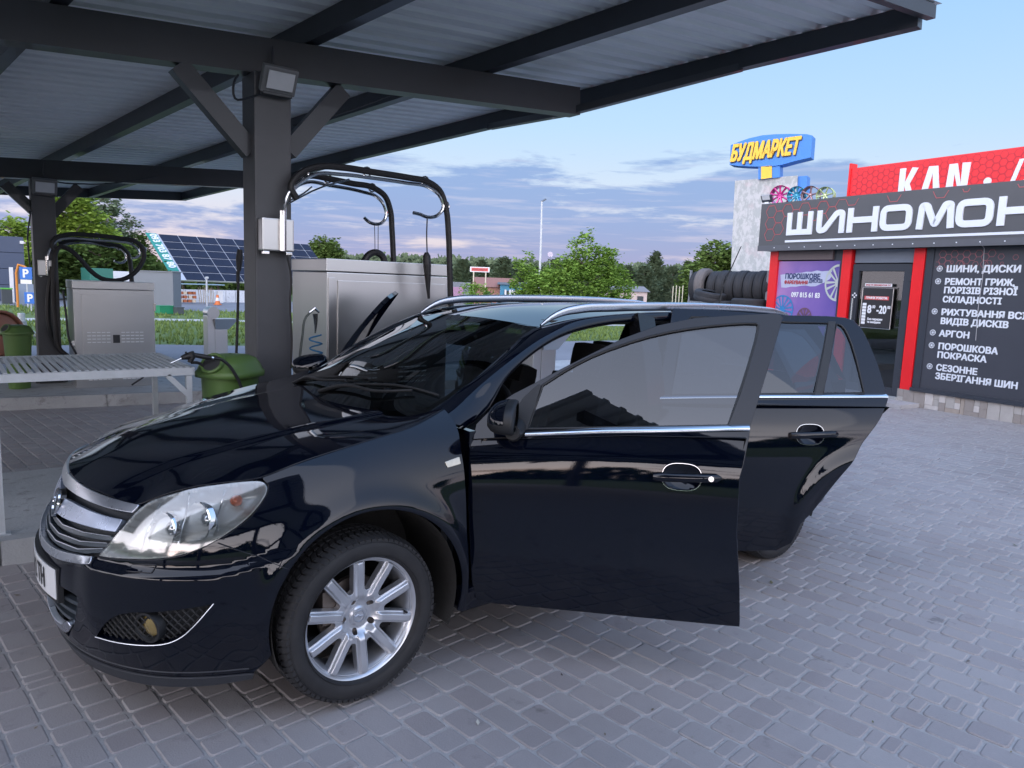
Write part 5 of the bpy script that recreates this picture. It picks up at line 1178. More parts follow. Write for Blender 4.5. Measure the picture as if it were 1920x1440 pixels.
# hoses on the columns
def hose_thing(P, r, label, m=HOSE, n=60, name='hose'):
    o = MB().tube([tuple(p) for p in resample(P, n)], r, 8).build(name, m, None, True); return tag(o, label, 'hose')
hose_thing([(-0.089, 7.500, 1.579), (-0.149, 7.500, 1.187), (-0.151, 7.500, 0.859), (-0.092, 7.500, 0.626), (-0.017, 7.500, 0.510)], .030, 'thick black hose sagging down the far left column')
hose_thing([(-0.053, 6.900, 1.304), (-0.032, 6.900, 1.024), (-0.006, 6.900, 0.708), (0.055, 6.900, 0.554)], .012, 'thin black hose hanging between the left column and far cabinet')
hose_thing([(0.711, 1.800, 1.717), (0.740, 1.800, 1.566), (0.732, 1.800, 1.419), (0.743, 1.800, 1.123), (0.738, 1.800, 0.936)], .007, 'thin black cable running down the thick near column')
hose_thing([(0.892, 3.400, 1.776), (0.880, 3.400, 1.546), (0.872, 3.400, 1.268), (0.860, 3.400, 0.987), (0.847, 3.400, 0.751)], .012, 'straight black hose hanging left of the thick column')
tag(MB().tube([(0.897, 3.400, 1.786), (0.891, 3.400, 1.707), (0.885, 3.400, 1.602)], [.022, .03, .018], 10).tube([(0.876, 3.400, 1.601), (0.875, 3.400, 1.500)], .014, 8).build('hose_fitting', HOSE, None, True), 'black handle with a pale fitting above the straight hose', 'hose fitting')
# air gun and blue coil on cabinet one
t = empty('air_gun', (0.993, 1.980, 1.300), 0, 'steel air blow gun hooked on the near cabinet', 'air gun')
abs_child(MB().tube([(0.985, 1.970, 1.308), (0.989, 1.970, 1.262), (0.989, 1.970, 1.215), (0.985, 1.970, 1.164)], [.020, .016, .010, .006], 10).tube([(0.940, 1.970, 1.316), (0.981, 1.970, 1.347), (1.014, 1.970, 1.316)], [.01, .014, .008], 8).build('gun_body', SSL, None, True), t)
abs_child(tubeline('gun_hose', [(0.960, 1.970, 1.332), (0.912, 1.970, 1.277), (0.888, 1.970, 1.145), (0.867, 1.970, 0.990), (0.851, 1.970, 0.873)], .009, mat('grey_green_hose', (.10, .12, .11), .5), None, 16, 8), t)
P = []
c0, c1_ = np.array((0.973, 1.950, 1.154)), np.array((0.990, 1.950, 0.869))
for i in range(90):
    s = i / 89; a = s * 2 * pi * 4.2; c = c0 + (c1_ - c0) * s; P.append((c[0] + .045 * cos(a), c[1] - .01 + .035 * sin(a), c[2]))
tag(MB().tube(P, .006, 6).build('coiled_hose', mat('blue_coil_hose', (.02, .16, .34), .35), None, True), 'blue coiled air hose hanging on the near cabinet', 'hose')

# floodlights on the columns
def flood(loc, rz, label, s=1.0):
    t = empty('floodlight', loc, rz, label, 'floodlight', 'floodlights under the canopy')
    b = MB(); b.box((0, -.035, 0), (.20 * s, .045 * s, .15 * s), (.55, 0, 0), .012); b.build('lamp_body', mat('light_grey_lamp_body', (.16, .165, .17), .5), t)
    b = MB(); b.box((0, -.064 * s, -.014), (.15 * s, .008, .10 * s), (.55, 0, 0)); b.build('lamp_glass', mat('lamp_glass_pale', (.55, .57, .6), .2), t)
    MB().box((0, .01, -.075 * s), (.17 * s, .06, .02), None, .004).build('bracket', DARK, t)
    return t
flood((0.647, 1.800, 2.843), 0, 'white floodlight tilted on top of the thick near column', 1.15); flood((-0.133, 7.500, 2.532), 0, 'pale floodlight on the far left column under the beam', 1.3)

# litter bins
def litter_bin(x, y, z0, label, s=1.0, rz=0.0):
    t = empty('litter_bin', (x, y, z0), rz, label, 'litter bin', 'green litter bins')
    def sec(w, d, z, k=2.4, n=32): return [(w * np.sign(cos(a)) * abs(cos(a)) ** (2 / k) * s, d * np.sign(sin(a)) * abs(sin(a)) ** (2 / k) * s, z * s) for a in np.linspace(0, 2 * pi, n, endpoint=False)]
    rows = [sec(.125, .115, .0), sec(.13, .12, .02), sec(.168, .152, .76), sec(.17, .155, .775)]
    loft('bin_body', rows, BIN, t, closed=True, flip=False)
    rows = [sec(.17, .155, .765, 3), sec(.190, .174, .77, 3), sec(.192, .176, .80, 3), sec(.180, .164, .812, 3), sec(.165, .150, .85, 3), sec(.140, .130, .882, 3), sec(.10, .095, .900, 2.6), sec(.01, .01, .908)]
    lid = loft('bin_lid', rows, BIN, t, closed=True)
    # mouth: a flat dark disc for the shade inside, with a raised hood, on the left
    b = MB(); ca, cz = -.168 * s, .862 * s
    b.add([(ca - .002 * s + .034 * s * sin(a), .062 * s * cos(a), cz + .046 * s * sin(a)) for a in np.linspace(0, 2 * pi, 25)[:-1]], [tuple(range(24))]); b.build('bin_mouth_shade', SLOT, lid)
    b = MB(); b.tube([(ca + .002 * s + .034 * s * sin(a), .067 * s * cos(a), cz + .050 * s * sin(a)) for a in np.linspace(0, 2 * pi, 25)[:-1]], .010 * s, 8, closed=True); b.build('mouth_rim', BIN, lid, True)
    b = MB()
    for dx in (.012, .03, .05): b.tube([(ca + dx * s + .034 * s * sin(a), (.068 - dx * .3) * s * cos(a), cz - dx * .15 * s + (.050 - dx * .3) * s * sin(a)) for a in np.linspace(0, 2 * pi, 25)[:-1]], .013 * s, 8, closed=True)
    b.build('mouth_hood', BIN, lid, True)
    b = MB(); b.tube([(-.04 * s, -.149 * s, .30 * s), (-.065 * s, -.151 * s, .40 * s), (-.04 * s, -.154 * s, .50 * s), (.0, -.156 * s, .52 * s), (-.01 * s, -.152 * s, .40 * s), (-.005 * s, -.149 * s, .28 * s)], .005 * s, 6); b.build('moulded_mark', BIN, t, True)
    return t
litter_bin(.268, 1.62, .125, 'green plastic litter bin beside the thick near column', 1.04, .62)
litter_bin(-.50, 7.25, .125, 'green litter bin by the far left column', .84, .55)
# spray gun resting on the near bin and its hose
t = empty('spray_gun', (0.007, 1.500, 1.080), 0, 'black spray gun with a steel tip resting across the green bin', 'spray gun')
abs_child(MB().tube([(-0.114, 1.500, 1.032), (-0.048, 1.500, 1.062)], .004, 8).build('steel_tip', SSL, None, True), t)
abs_child(MB().tube([(-0.054, 1.500, 1.062), (-0.018, 1.500, 1.071), (0.013, 1.500, 1.076)], [.012, .022, .018], 10).tube([(-0.002, 1.500, 1.096), (0.007, 1.500, 1.070), (-0.006, 1.500, 1.032)], [.02, .024, .014], 8).tube([(-0.023, 1.500, 1.097), (-0.032, 1.500, 1.091)], .006, 6).tube([(0.007, 1.500, 1.080), (0.062, 1.500, 1.068), (0.118, 1.500, 1.057)], [.014, .016, .014], 10).build('gun_body', HOSE, None, True), t)
abs_child(tubeline('trigger_hose', [(0.012, 1.550, 1.026), (0.050, 1.550, 1.024), (0.087, 1.550, 1.003)], .009, HOSE, None, 8, 8), t)
abs_child(MB().tube([(0.109, 1.500, 1.060), (0.125, 1.500, 1.057), (0.144, 1.500, 1.049)], .011, 8).build('brass_joint', SSL, None, True), t)
hose_thing([(0.109, 1.400, 1.064), (0.141, 1.400, 1.060), (0.181, 1.400, 1.032), (0.228, 1.400, 0.968), (0.266, 1.400, 0.883), (0.291, 1.400, 0.781), (0.309, 1.400, 0.626)], .0095, 'black pressure hose falling over the near green bin')

# grating table
GALV = mat('galvanised_steel', (.52, .55, .57), .45, .3, .2, 14)
tb = empty('grating_table', (-.98, 1.5, .128), 0, 'galvanised grating table with angle legs beside the near column', 'table')
x0, x1, y0, y1, zt_ = -2.1, .005, 1.50, 2.42, .872
n = 0
for x in np.arange(x0 + .03, x1 - .02, .038):
    MB().box((x + .98, (y0 + y1) / 2 - 1.5, zt_), (.020, y1 - y0 - .03, .012)).build('grating_bar', GALV, tb); n += 1
for (a, b_) in (((x0, y0), (x1, y0)), ((x1, y0), (x1, y1)), ((x1, y1), (x0, y1)), ((x0, y1), (x0, y0))):
    MB().bar((a[0] + .98, a[1] - 1.5, zt_ - .020), (b_[0] + .98, b_[1] - 1.5, zt_ - .020), .03, .045).build('frame_rail', GALV, tb)
for x, y in ((x1 - .02, y0 + .0), (x1 - .02, y1 - .0), (-.985, y0), (-.985, y1), (x0 + .02, y0), (x0 + .02, y1)):
    MB().box((x + .98, y - 1.5, zt_ / 2 - .02), (.032, .032, zt_ - .05)).build('leg', GALV, tb); MB().box((x + .98, y - 1.5, .004), (.08, .08, .008)).build('foot', GALV, tb)
for x, sx in ((x1 - .02, -1),): MB().bar((x + .98, y0 - 1.5, zt_ - .17), (x + .98 + sx * .12, y0 - 1.5, zt_ - .04), .03, .03).build('gusset', GALV, tb)
# hoses lying on the ground by the far cabinet
hose_thing([(0.812, 11.850, 0.010), (0.449, 9.382, 0.010), (0.196, 7.707, 0.010), (0.156, 7.182, 0.010), (0.202, 6.931, 0.010), (0.354, 6.864, 0.010), (0.547, 6.964, 0.010), (0.545, 7.305, 0.010), (0.507, 7.841, 0.010), (0.543, 9.348, 0.010)], .011, 'thin black hose looped on the ground before the far cabinet')
hose_thing([(0.031, 3.500, 0.629), (0.093, 3.500, 0.671), (0.159, 3.500, 0.713), (0.209, 3.500, 0.733)], .007, 'black lance tube poking out under the table')
# vacuum / coin pedestals
def pedestal(x, y, z0, s, label, rz=0.0):
    t = empty('service_pedestal', (x, y, z0), rz, label, 'pedestal', 'steel service pedestals')
    MB().box((.0, 0, .34 * s), (.17 * s, .16 * s, .68 * s), None, .006).build('post', SS, t)
    b = MB(); V = [(-.10 * s, -.13 * s, .80 * s), (.22 * s, -.13 * s, .80 * s), (.10 * s, -.09 * s, .66 * s), (-.08 * s, -.09 * s, .66 * s)]; V += [(x_, -y_, z_) for x_, y_, z_ in V]
    b.add(V, [(0, 1, 2, 3), (7, 6, 5, 4), (0, 4, 5, 1), (1, 5, 6, 2), (2, 6, 7, 3), (3, 7, 4, 0)]); b.build('tray', SS, t)
    b = MB(); b.box((-.13 * s, 0, .42 * s), (.10 * s, .15 * s, .84 * s), None, .006); b.cyl((-.10 * s, -.08 * s, .88 * s), (-.10 * s, .08 * s, .88 * s), .082 * s, 24); b.build('rounded_head', SS, t)
    return t
pedestal(2.12, 8.35, .0, 1.12, 'steel pedestal with rounded head left of the thick column', .1)
pedestal(3.72, 2.62, .12, 1.22, 'steel pedestal seen through the open car windows', .1)
# bits at the far left
b = MB(); b.lathe([(.02, -.16), (.16, -.16), (.24, -.11), (.27, 0), (.24, .11), (.16, .16), (.02, .16)], 32, 'y')
for i in range(9): b.tube([(.275 * cos(a), -.13 + i * .033, .275 * sin(a)) for a in np.linspace(0, 2 * pi, 25)[:-1]], .017, 6, closed=True)
o = b.build('hose_reel', mat('terracotta_hose', (.42, .17, .10), .55, 0, .12), None, True); o.location = (-0.625, 9.389, 0.607); o.rotation_euler = (0, 0, .5); o.scale = (1.2, 1, 1.2)
tag(o, 'orange ribbed hose reel at the left edge by the grass', 'hose reel')
t = empty('bollard', (0.214, 16.868, -0.010), 0, 'small grey ground bollard on the grass at the far left', 'bollard')
MB().cyl((0, 0, 0), (0, 0, .34), .10, 14).build('post', CONC, t, True); MB().cyl((0, 0, .34), (0, 0, .52), .075, 14).build('cap', GALV, t, True); MB().box((-.25, 0, .05), (1.0, .6, .10), None, .02).build('footing', CONC, t)
# =====================================================================================================
#  THE CAR  (x back from the front axle, -y its left side, z up)
# =====================================================================================================
def car_paint():
    t = NT('black_car_paint'); v = t.co('Object')
    b = t.bump(t.noise(v, 260, 2), .012, .002)
    q = t.bsdf(t.mix(t.noise(v, 900, 2), (.0012, .0018, .0045), (.002, .003, .0075)), .35, 0.0)
    sz = t.n('ShaderNodeSeparateXYZ'); t.put(sz.inputs[0], v)
    dust = t.math('MULTIPLY', t.ramp(t.noise(v, 7, 8, .7), [(.46, 0), (.75, 1)]), t.ramp(sz.outputs[2], [(.2, .030), (.62, .004)]))
    t.put(q.inputs['Base Color'], t.mix(dust, (.0010, .0022, .0070), (.30, .28, .25)))
    q.inputs['Coat Weight'].default_value = 1; t.put(q.inputs['Coat Roughness'], t.math('MULTIPLY_ADD', t.noise(v, 5, 7, .7), .05, .0)); q.inputs['Coat IOR'].default_value = 1.5
    q.inputs['Specular IOR Level'].default_value = .0
    t.put(q.inputs['Coat Normal'], b)
    return t.m
PAINT = car_paint()
GL_WS = glass_mat('windscreen_glass', (.085, .11, .12), 1.4)
GL_SIDE = glass_mat('side_window_glass', (.17, .20, .24), 2.1, film=.02)
GL_DARK = glass_mat('privacy_glass', (.16, .17, .18), 1.8, film=.05)
CHROME = mat('chrome', (.72, .74, .77), .09, 1.0, .03)
SATIN = mat('satin_silver_trim', (.66, .69, .75), .28, 1.0, .04)
ALLOY = mat('silver_alloy', (.60, .62, .66), .30, .75, .05, 9, Coat_Weight=.4, Coat_Roughness=.08)
BPLAST = mat('black_grained_plastic', (.011, .012, .014), .5, 0, .2, 20, .15, 500)
GLOSSB = mat('gloss_black_trim', (.006, .006, .007), .12, 0, .1)
LIP = mat('grey_bumper_plastic', (.030, .033, .040), .5, 0, .25, 12, .12, 400)
CABIN = mat('dark_cabin_cloth', (.012, .012, .014), .8, 0, .3, 30, .3, 300)
DASHM = mat('dashboard_vinyl', (.014, .014, .016), .55, 0, .2, 20, .1, 300)
UNDER = mat('underbody', (.008, .008, .009), .9, 0, .3)
STEEL = mat('brake_steel', (.18, .15, .13), .45, .8, .4, 30)
def tyre_mat():
    t = NT('tyre_rubber'); v = t.co('Object')
    n = t.noise(v, 14, 6, .65); c = t.ramp(n, [(.3, (.012, .012, .014)), (.7, (.026, .026, .028))])
    t.bsdf(c, t.math('MULTIPLY_ADD', n, .2, .58), 0, t.bump(t.noise(v, 220, 3), .25, .002)); return t.m
RUBBER = tyre_mat()

car = empty('parked_car', (0, 0, 0), 0, 'black estate car with its left side doors standing open on the paving', 'car')

# ---- front seam (bonnet edge) on BODY, shared by headlamp, wings and bonnet
SEAM = np.array([(0, .792), (.15, .794), (.30, .795), (.45, .794), (.61, .790), (.70, .822), (.831, .853), (.96, .868), (1.06, .877),
                 (1.209, .915), (1.398, .956), (1.55, .987), (1.672, 1.010), (1.80, 1.045), (1.86, 1.064)])
seam_s = np.linspace(0, 1.86, 90); seam_z = hermite(SEAM[:, 0], SEAM[:, 1], seam_s)
seam3 = BODY(seam_s, seam_z)
_c = []
for p in BODY(SEAM[:, 0], SEAM[:, 1]):
    _c.append(tuple(p)); 
    if p[1] < -.001: _c.append((p[0], -p[1], p[2]))
for x, y, z in [(-.72, 0, .838), (-.6, 0, .872), (-.4, 0, .918), (-.2, 0, .952), (0, 0, .978), (.15, 0, .992), (.05, .42, .985), (-.3, .40, .925),
                (-.55, .30, .876), (-.2, .58, .938), (.1, .62, .990), (.35, .55, 1.03), (.30, 0, 1.01)]:
    _c.append((x, y, z))
    if y: _c.append((x, -y, z))
_c = np.array(_c); HOODF = TPS(_c[:, :2], _c[:, 2], 1e-5)
def HOOD(x, y):
    x, y = np.broadcast_arrays(np.asarray(x, float), np.asarray(y, float)); z = HOODF(x, y)
    a = np.abs(y); yr = .34 + .10 * (x + .6)                 # two pressed ridges running back from the grille
    z = z + .010 * sstep(yr + .05, yr - .01, a) * sstep(-.86, -.5, x)
    return np.stack([x, y, z], -1)
# rear edge of the bonnet
HREAR = [(.42, -.695), (.345, -.60), (.262, -.40), (.228, -.20), (.215, 0)]
he = [tuple(p[:2]) for p in seam3 if p[0] < .41]
hl_ = he + HREAR
hood_out = np.array([(x + .004 * (1 if x < -.7 else 0), y + (.005 if y < -.02 else 0)) for x, y in hl_])
ring = np.concatenate([hood_out, (hood_out[::-1] * [1, -1])[1:]])
_o = []
for p in ring:
    if not _o or np.hypot(*(np.array(p) - _o[-1])) > .004: _o.append(np.array(p))
hood = patch('bonnet', HOOD, np.array(_o), PAINT, car, .022)

# ---- the flank pieces, for both sides
def bside(sd): return (lambda s, z: BODY(s, z, sd))
def arc_pts(x, r, a0, a1, n=40, cz=ARCH_Z):
    a = np.radians(np.linspace(a0, a1, n)); return np.stack([SX(x + r * np.cos(a)), cz + r * np.sin(a)], 1)
def seam_part(s0, s1, n=40):
    s = np.linspace(s0, s1, n); return np.stack([s, hermite(SEAM[:, 0], SEAM[:, 1], s)], 1)
HL = [(.502, .617), (.545, .665), (.579, .713), (.612, .765), (.645, .799), (.70, .820), (.831, .850), (.96, .865), (1.04, .871), (1.085, .870), (1.102, .856), (1.098, .835),
      (1.075, .805), (1.038, .767), (.964, .716), (.893, .678), (.824, .652), (.751, .638), (.628, .627), (.54, .618)]
HLs = smoothpoly(HL, True, 2, keep=(0,))
g = .003
for sd in (-1, 1):
    S = bside(sd); fl = -sd
    # wing: bonnet seam, bumper seam, arch, sill, door gap
    top = seam_part(1.09, 1.86, 40) - [0, g]
    rear = [(1.875, 1.03), (1.872, .98), (1.860, .92), (1.862, .80), (1.868, .60), (1.880, .30), (1.885, .262)]
    archp = arc_pts(ARCH_X[0], ARCH_R, -18, 158, 50)
    archp = archp[archp[:, 1] > .262]
    front = [(1.160, .590), (1.077, .632), (.935, .690)]
    hb = [(1.038 + .006, .767 - .004), (1.080, .803), (1.104, .834), (1.109, .858), (1.095, .872)]
    fen = np.concatenate([top, rear, archp, front, hb])
    patch('front_wing', S, fen, PAINT, car, .013, flip=fl)
    # bumper half
    lo = .205
    hbl = [(q[0], q[1] - .004) for q in HL[14:20]] + [(.502, .611)]
    bo = [(.932, .686)] + [(a + .002, b - .004) for a, b in front[::-1][1:]] + [tuple(p) for p in arc_pts(ARCH_X[0], ARCH_R, 156, 200, 14)[:12]]
    bo = [p for p in bo if p[1] > lo]
    bo += [(1.045, lo), (.9, lo), (.6, lo), (.3, lo), (0, lo), (0, .245), (.25, .245)]
    # centre: lower grille opening, then plate panel below chrome strip
    bo += [(.345, .325), (.405, .432), (.40, .46), (0, .46), (0, .535), (.25, .550), (.40, .575), (.49, .603)]
    bo += hbl[::-1][0:1] + hbl[::-1][1:]
    FOG = smoothpoly([(.489, .331), (.571, .421), (.641, .458), (.75, .468), (.925, .494), (.869, .423), (.817, .370), (.751, .343), (.612, .333)], True, 2, keep=(0, 4))
    patch('front_bumper', S, np.array(bo), PAINT, car, .010, holes=[FOG], flip=fl, thick=.03)
    # grey lower lip
    li = [(0, .152), (.3, .152), (.6, .160), (.9, .168), (1.04, .18), (1.045, .202), (.9, .203), (.3, .203), (0, .203)]
    patch('bumper_lip', S, li, LIP, car, .03, flip=fl, thick=.05, lift=.006)
    # fog lamp pocket
    def rec(dep): return lambda s, z: S(s, z) - snormal(S, np.asarray(s, float), np.asarray(z, float), fl) * dep
    fogb = patch('fog_lamp_pocket', rec(.032), smoothpoly([(.475, .322), (.56, .43), (.64, .47), (.75, .48), (.945, .51), (.885, .42), (.82, .36), (.75, .335), (.61, .325)], True, 1), BPLAST, car, .03, flip=fl, edge=False)
    m = MB()                                            # honeycomb mesh
    for k in range(-3, 26):
        for dr in (1, -1):
            P = []
            for t in np.linspace(0, 1, 60):
                s = .47 + k * .028 + t * .17; z = (.32 + t * .2) if dr > 0 else (.52 - t * .2)
                if inpoly(FOG, np.array([[s, z]]))[0]: P.append(tuple(rec(.020)(s, z)))
                else:
                    if len(P) > 1: m.tube(P[::2] + [P[-1]], .0032, 5)
                    P = []
            if len(P) > 1: m.tube(P[::2] + [P[-1]], .0032, 5)
    m.build('fog_lamp_mesh', BPLAST, fogb, True)
    c0 = Vector(S(.705, .402)); nn = Vector(snormal(S, np.array(.705), np.array(.402), fl)); nn = (nn + Vector((-.5, 0, 0))).normalized()
    R = nn.to_track_quat('Z', 'Y').to_matrix()
    m = MB(); m.lathe([(.036, -.035), (.040, -.012), (.046, .004), (.054, .003), (.056, -.01), (.056, -.03)], 32, 'z', c0 - nn * .012, R); m.build('fog_lamp_bezel', BPLAST, fogb, True)
    m = MB(); m.lathe([(.0, .004), (.02, .002), (.036, -.006), (.038, -.02)], 28, 'z', c0 - nn * .018, R)
    m.build('fog_lamp', mat('amber_fog_glass', (.34, .25, .09), .12, .5, .25, 40, Coat_Weight=1.0), fogb, True)
    e = FOG[:, :]; i0 = int(np.argmin(np.hypot(e[:, 0] - .489, e[:, 1] - .331))); i1 = int(np.argmin(np.hypot(e[:, 0] - .925, e[:, 1] - .494)))
    seq = [e[(i0 - j) % len(e)] for j in range((i0 - i1) % len(e) + 1)]
    MB().tube([tuple(S(s, z) + snormal(S, np.array(s), np.array(z), fl) * .001) for s, z in seq], .0018, 8).build('fog_trim', SATIN, fogb, True)
    # washer cover
    patch('washer_cover', S, [(.641, .592), (.728, .594), (.738, .617), (.655, .612)], PAINT, car, .01, flip=fl, lift=.004, thick=.006)
    # headlamp: dished silver housing under a clear cover
    hl = empty('headlight', (0, 0, 0)); hl.parent = car
    hb_ = dense(HLs, .01)
    def dish(s, z):
        s, z = np.broadcast_arrays(np.asarray(s, float), np.asarray(z, float))
        q = np.stack([s.ravel(), z.ravel()], 1); d = np.hypot(q[:, None, 0] - hb_[None, :, 0], q[:, None, 1] - hb_[None, :, 1]).min(1).reshape(s.shape)
        return S(s, z) - snormal(S, s, z, fl) * (.004 + .048 * sstep(0, .035, d))[..., None]
    SILV = mat('headlamp_reflector', (.80, .84, .88), .10, .92, .06, 25)
    HOUS = mat('headlamp_housing', (.60, .62, .62), .30, .4, .1, 14)
    patch('lamp_housing', dish, HLs, HOUS, hl, .009, flip=fl, edge=False)
    for (s, z, r, dp, tl) in ((.735, .730, .060, .05, .5), (.862, .762, .062, .045, .35)):
        c = Vector(S(s, z)); n0 = Vector((-1, -.25 * -sd * -1, .12)).normalized(); n0 = Vector((-.93, .33 * sd, .10)).normalized()
        R = n0.to_track_quat('Z', 'Y').to_matrix(); c = c - Vector(snormal(S, np.array(s), np.array(z), fl)) * .040
        b = MB().lathe([(r * .02, -.045), (r * .3, -.043), (r * .55, -.034), (r * .8, -.016), (r * .95, .004), (r, .012), (r * 1.08, .010), (r * 1.10, -.01)], 36, 'z', c, R).build('reflector_bowl', SILV, hl, True, angle=60)
        MB().lathe([(0, .014), (.014, .011), (.024, .003), (.028, -.010), (.031, -.03)], 24, 'z', c - n0 * .016, R).build('projector', SILV if s > .8 else CHROME, b, True)
    c = Vector(S(.985, .822)) - Vector(snormal(S, np.array(.985), np.array(.822), fl)) * .030
    MB().lathe([(0, .022), (.012, .018), (.019, .006), (.02, -.01)], 20, 'z', c, Vector((-.6, .75 * sd, .25)).to_track_quat('Z', 'Y').to_matrix()).build('indicator_bulb', mat('amber_bulb', (.75, .16, .04), .2, .1, .1, Coat_Weight=.8), hl, True)
    # ribs inside the lamp
    m = MB()
    for q in range(5):
        a = S(.59 + q * .008, .655 + q * .026); 
    m.tube([tuple(dish(s, z) + snormal(S, np.array(s), np.array(z), fl) * .012) for s, z in [(.66, .655), (.655, .70), (.67, .76), (.70, .805)]], .004, 8)
    m.tube([tuple(dish(s, z) + snormal(S, np.array(s), np.array(z), fl) * .012) for s, z in [(.80, .665), (.792, .72), (.80, .78), (.815, .835)]], .004, 8)
    m.tube([tuple(dish(s, z) + snormal(S, np.array(s), np.array(z), fl) * .012) for s, z in [(.93, .72), (.92, .77), (.93, .81), (.95, .85)]], .004, 8)
    m.build('lamp_rib', SILV, hl, True)
    patch('lens', S, HLs, glass_mat('headlamp_cover', (.90, .92, .92), 1.3, film=.18, rough=.08) if sd < 0 else bpy.data.materials['headlamp_cover'], hl, .018, flip=fl, thick=.004, lift=-.001)
    # small side repeater in the wing
    if True:
        b = patch('side_repeater', S, np.array([(1.783, .881), (1.846, .894), (1.848, .870), (1.790, .862)]), mat('repeater_lens', (.50, .46, .38), .15, .5, .3, 60, Coat_Weight=1.0), car, .01, flip=fl, lift=.004, thick=.006)
    # wheel arch liner
    for wx in ARCH_X:
        m = MB()
        P1 = [(wx + (ARCH_R - .004) * cos(a), sd * .845, ARCH_Z + (ARCH_R - .004) * sin(a)) for a in np.radians(np.linspace(-25, 205, 30))]
        P2 = [(x, sd * .45, z) for x, y, z in P1]
        o = len(m.V); m.add(P1 + P2, [(i, i + 1, 30 + i + 1, 30 + i) for i in range(29)])
        m.add([(wx + .38 * cos(a), sd * .45, ARCH_Z + .38 * sin(a)) for a in np.radians(np.linspace(0, 360, 30))], [tuple(range(30))])
        m.build('wheel_arch_liner', mat('arch_liner_felt', (.022, .021, .020), .95, 0, .4, 15, .4, 120), car, True)
    # sill under the doors
    si = [(1.89, .235), (SX(2.33), .235), (SX(2.34), .30), (SX(2.34), .335), (1.89, .335)]
    Sin = lambda s, z: S(s, z) - snormal(S, np.asarray(s, float), np.asarray(z, float), fl) * .022
    patch('sill', Sin, si, PAINT, car, .03, flip=fl, thick=.05)

# ---- grille, bars, emblem, plate
def strip(name, pts_lo, pts_hi, m, lift, thick, parent, sd=-1, step=.02):
    S = bside(sd)
    lo = smoothpoly(pts_lo, False, 2); hi = smoothpoly(pts_hi, False, 2)
    return patch(name, S, np.concatenate([lo, hi[::-1]]), m, parent, step, flip=-sd, lift=lift, thick=thick)
grille = empty('grille', (0, 0, 0)); grille.parent = car
for sd in (-1, 1):
    S = bside(sd)
    back = lambda s, z: S(s, z) - snormal(S, np.asarray(s, float), np.asarray(z, float), -sd) * .040
    patch('grille_back', back, [(0, .545), (.30, .565), (.49, .610), (.60, .745), (.615, .778), (.3, .788), (0, .788)], mat('grille_backing', (.02, .026, .034), .6), grille, .03, flip=-sd, edge=False)
    strip('bonnet_edge_bar', [(0, .752), (.103, .757), (.40, .764), (.607, .766)], [(0, .789), (.129, .793), (.40, .792), (.622, .787)], SATIN, .006, .03, grille, sd)
    strip('grille_bar', [(.055, .664), (.162, .670), (.38, .692), (.556, .704)], [(.07, .716), (.18, .726), (.38, .736), (.568, .740)], mat('grey_blue_trim', (.42, .48, .60), .28, .6, .05), .0, .02, grille, sd)
    for k, (a, b, c, d) in enumerate(((.632, .650, .672, .683), (.602, .620, .648, .660), (.575, .596, .628, .640))):
        st = strip('grille_slat', [(.0, a), (.16, a + .004), (.36, a + .022), (.535 - k * .012, c)], [(.0, a + .011), (.16, a + .015), (.36, a + .034), (.538 - k * .012, c + .011)], mat('grille_slat_grey', (.055, .07, .085), .3, .3), -.014, .02, grille, sd)
        MB().tube([tuple(S(s, z + .012) - snormal(S, np.array(s), np.array(z), -sd) * .011) for s, z in [(.0, a), (.16, a + .004), (.36, a + .022), (.53 - k * .012, c)]], .0022, 6).build('slat_trim', SATIN, st, True)
    strip('grille_surround', [(0, .537), (.20, .545), (.38, .568), (.478, .590)], [(0, .562), (.20, .571), (.36, .592), (.471, .607)], SATIN, .004, .02, grille, sd)
    # lower grille
    patch('lower_grille_back', back, [(0, .23), (.27, .24), (.35, .30), (.41, .47), (0, .47)], mat('grille_backing', (.02, .026, .034), .6), grille, .03, flip=-sd, edge=False)
    strip('lower_grille_bar', [(0, .25), (.15, .255), (.26, .268), (.325, .318)], [(0, .272), (.13, .278), (.23, .292), (.305, .332)], SATIN, .004, .02, grille, sd)
    for z0 in (.315, .355, .395):
        strip('lower_grille_slat', [(0, z0), (.2, z0 + .002), (.365, z0 + .008)], [(0, z0 + .010), (.2, z0 + .012), (.37, z0 + .018)], mat('grille_slat_grey', (.055, .07, .085), .3, .3), -.015, .02, grille, sd)
ec = Vector((-.868, -.004, .688)); en = Vector((-.97, 0, .24)).normalized(); ER = en.to_track_quat('Z', 'Y').to_matrix()
def emblem(c, R, r, m, parent, name='emblem'):
    b = MB(); b.lathe([(r * .80, .0), (r * .84, r * .12), (r * .97, r * .12), (r, 0)], 40, 'z', c, R)
    # lightning bolt across the ring
    pts = [(-1.0, .02), (-.08, .30), (-.14, .08), (1.0, -.02), (.08, -.30), (.14, -.08)]
    V = [(x * r, y * r, h) for h in (0, r * .14) for x, y in pts]; n = 6
    b.add([tuple(R @ Vector(v) + c) for v in V], [(i, (i + 1) % n, n + (i + 1) % n, n + i) for i in range(n)] + [(5, 4, 3, 2, 1, 0), (6, 7, 8, 9, 10, 11)])
    return b.build(name, m, parent, True, angle=30)
MB().lathe([(0, -.004), (.052, -.004), (.058, -.02)], 40, 'z', ec, ER).build('emblem_base', GLOSSB, grille, True)
emblem(ec, Matrix.Rotation(0, 3, 'X') @ ER, .056, CHROME, grille)

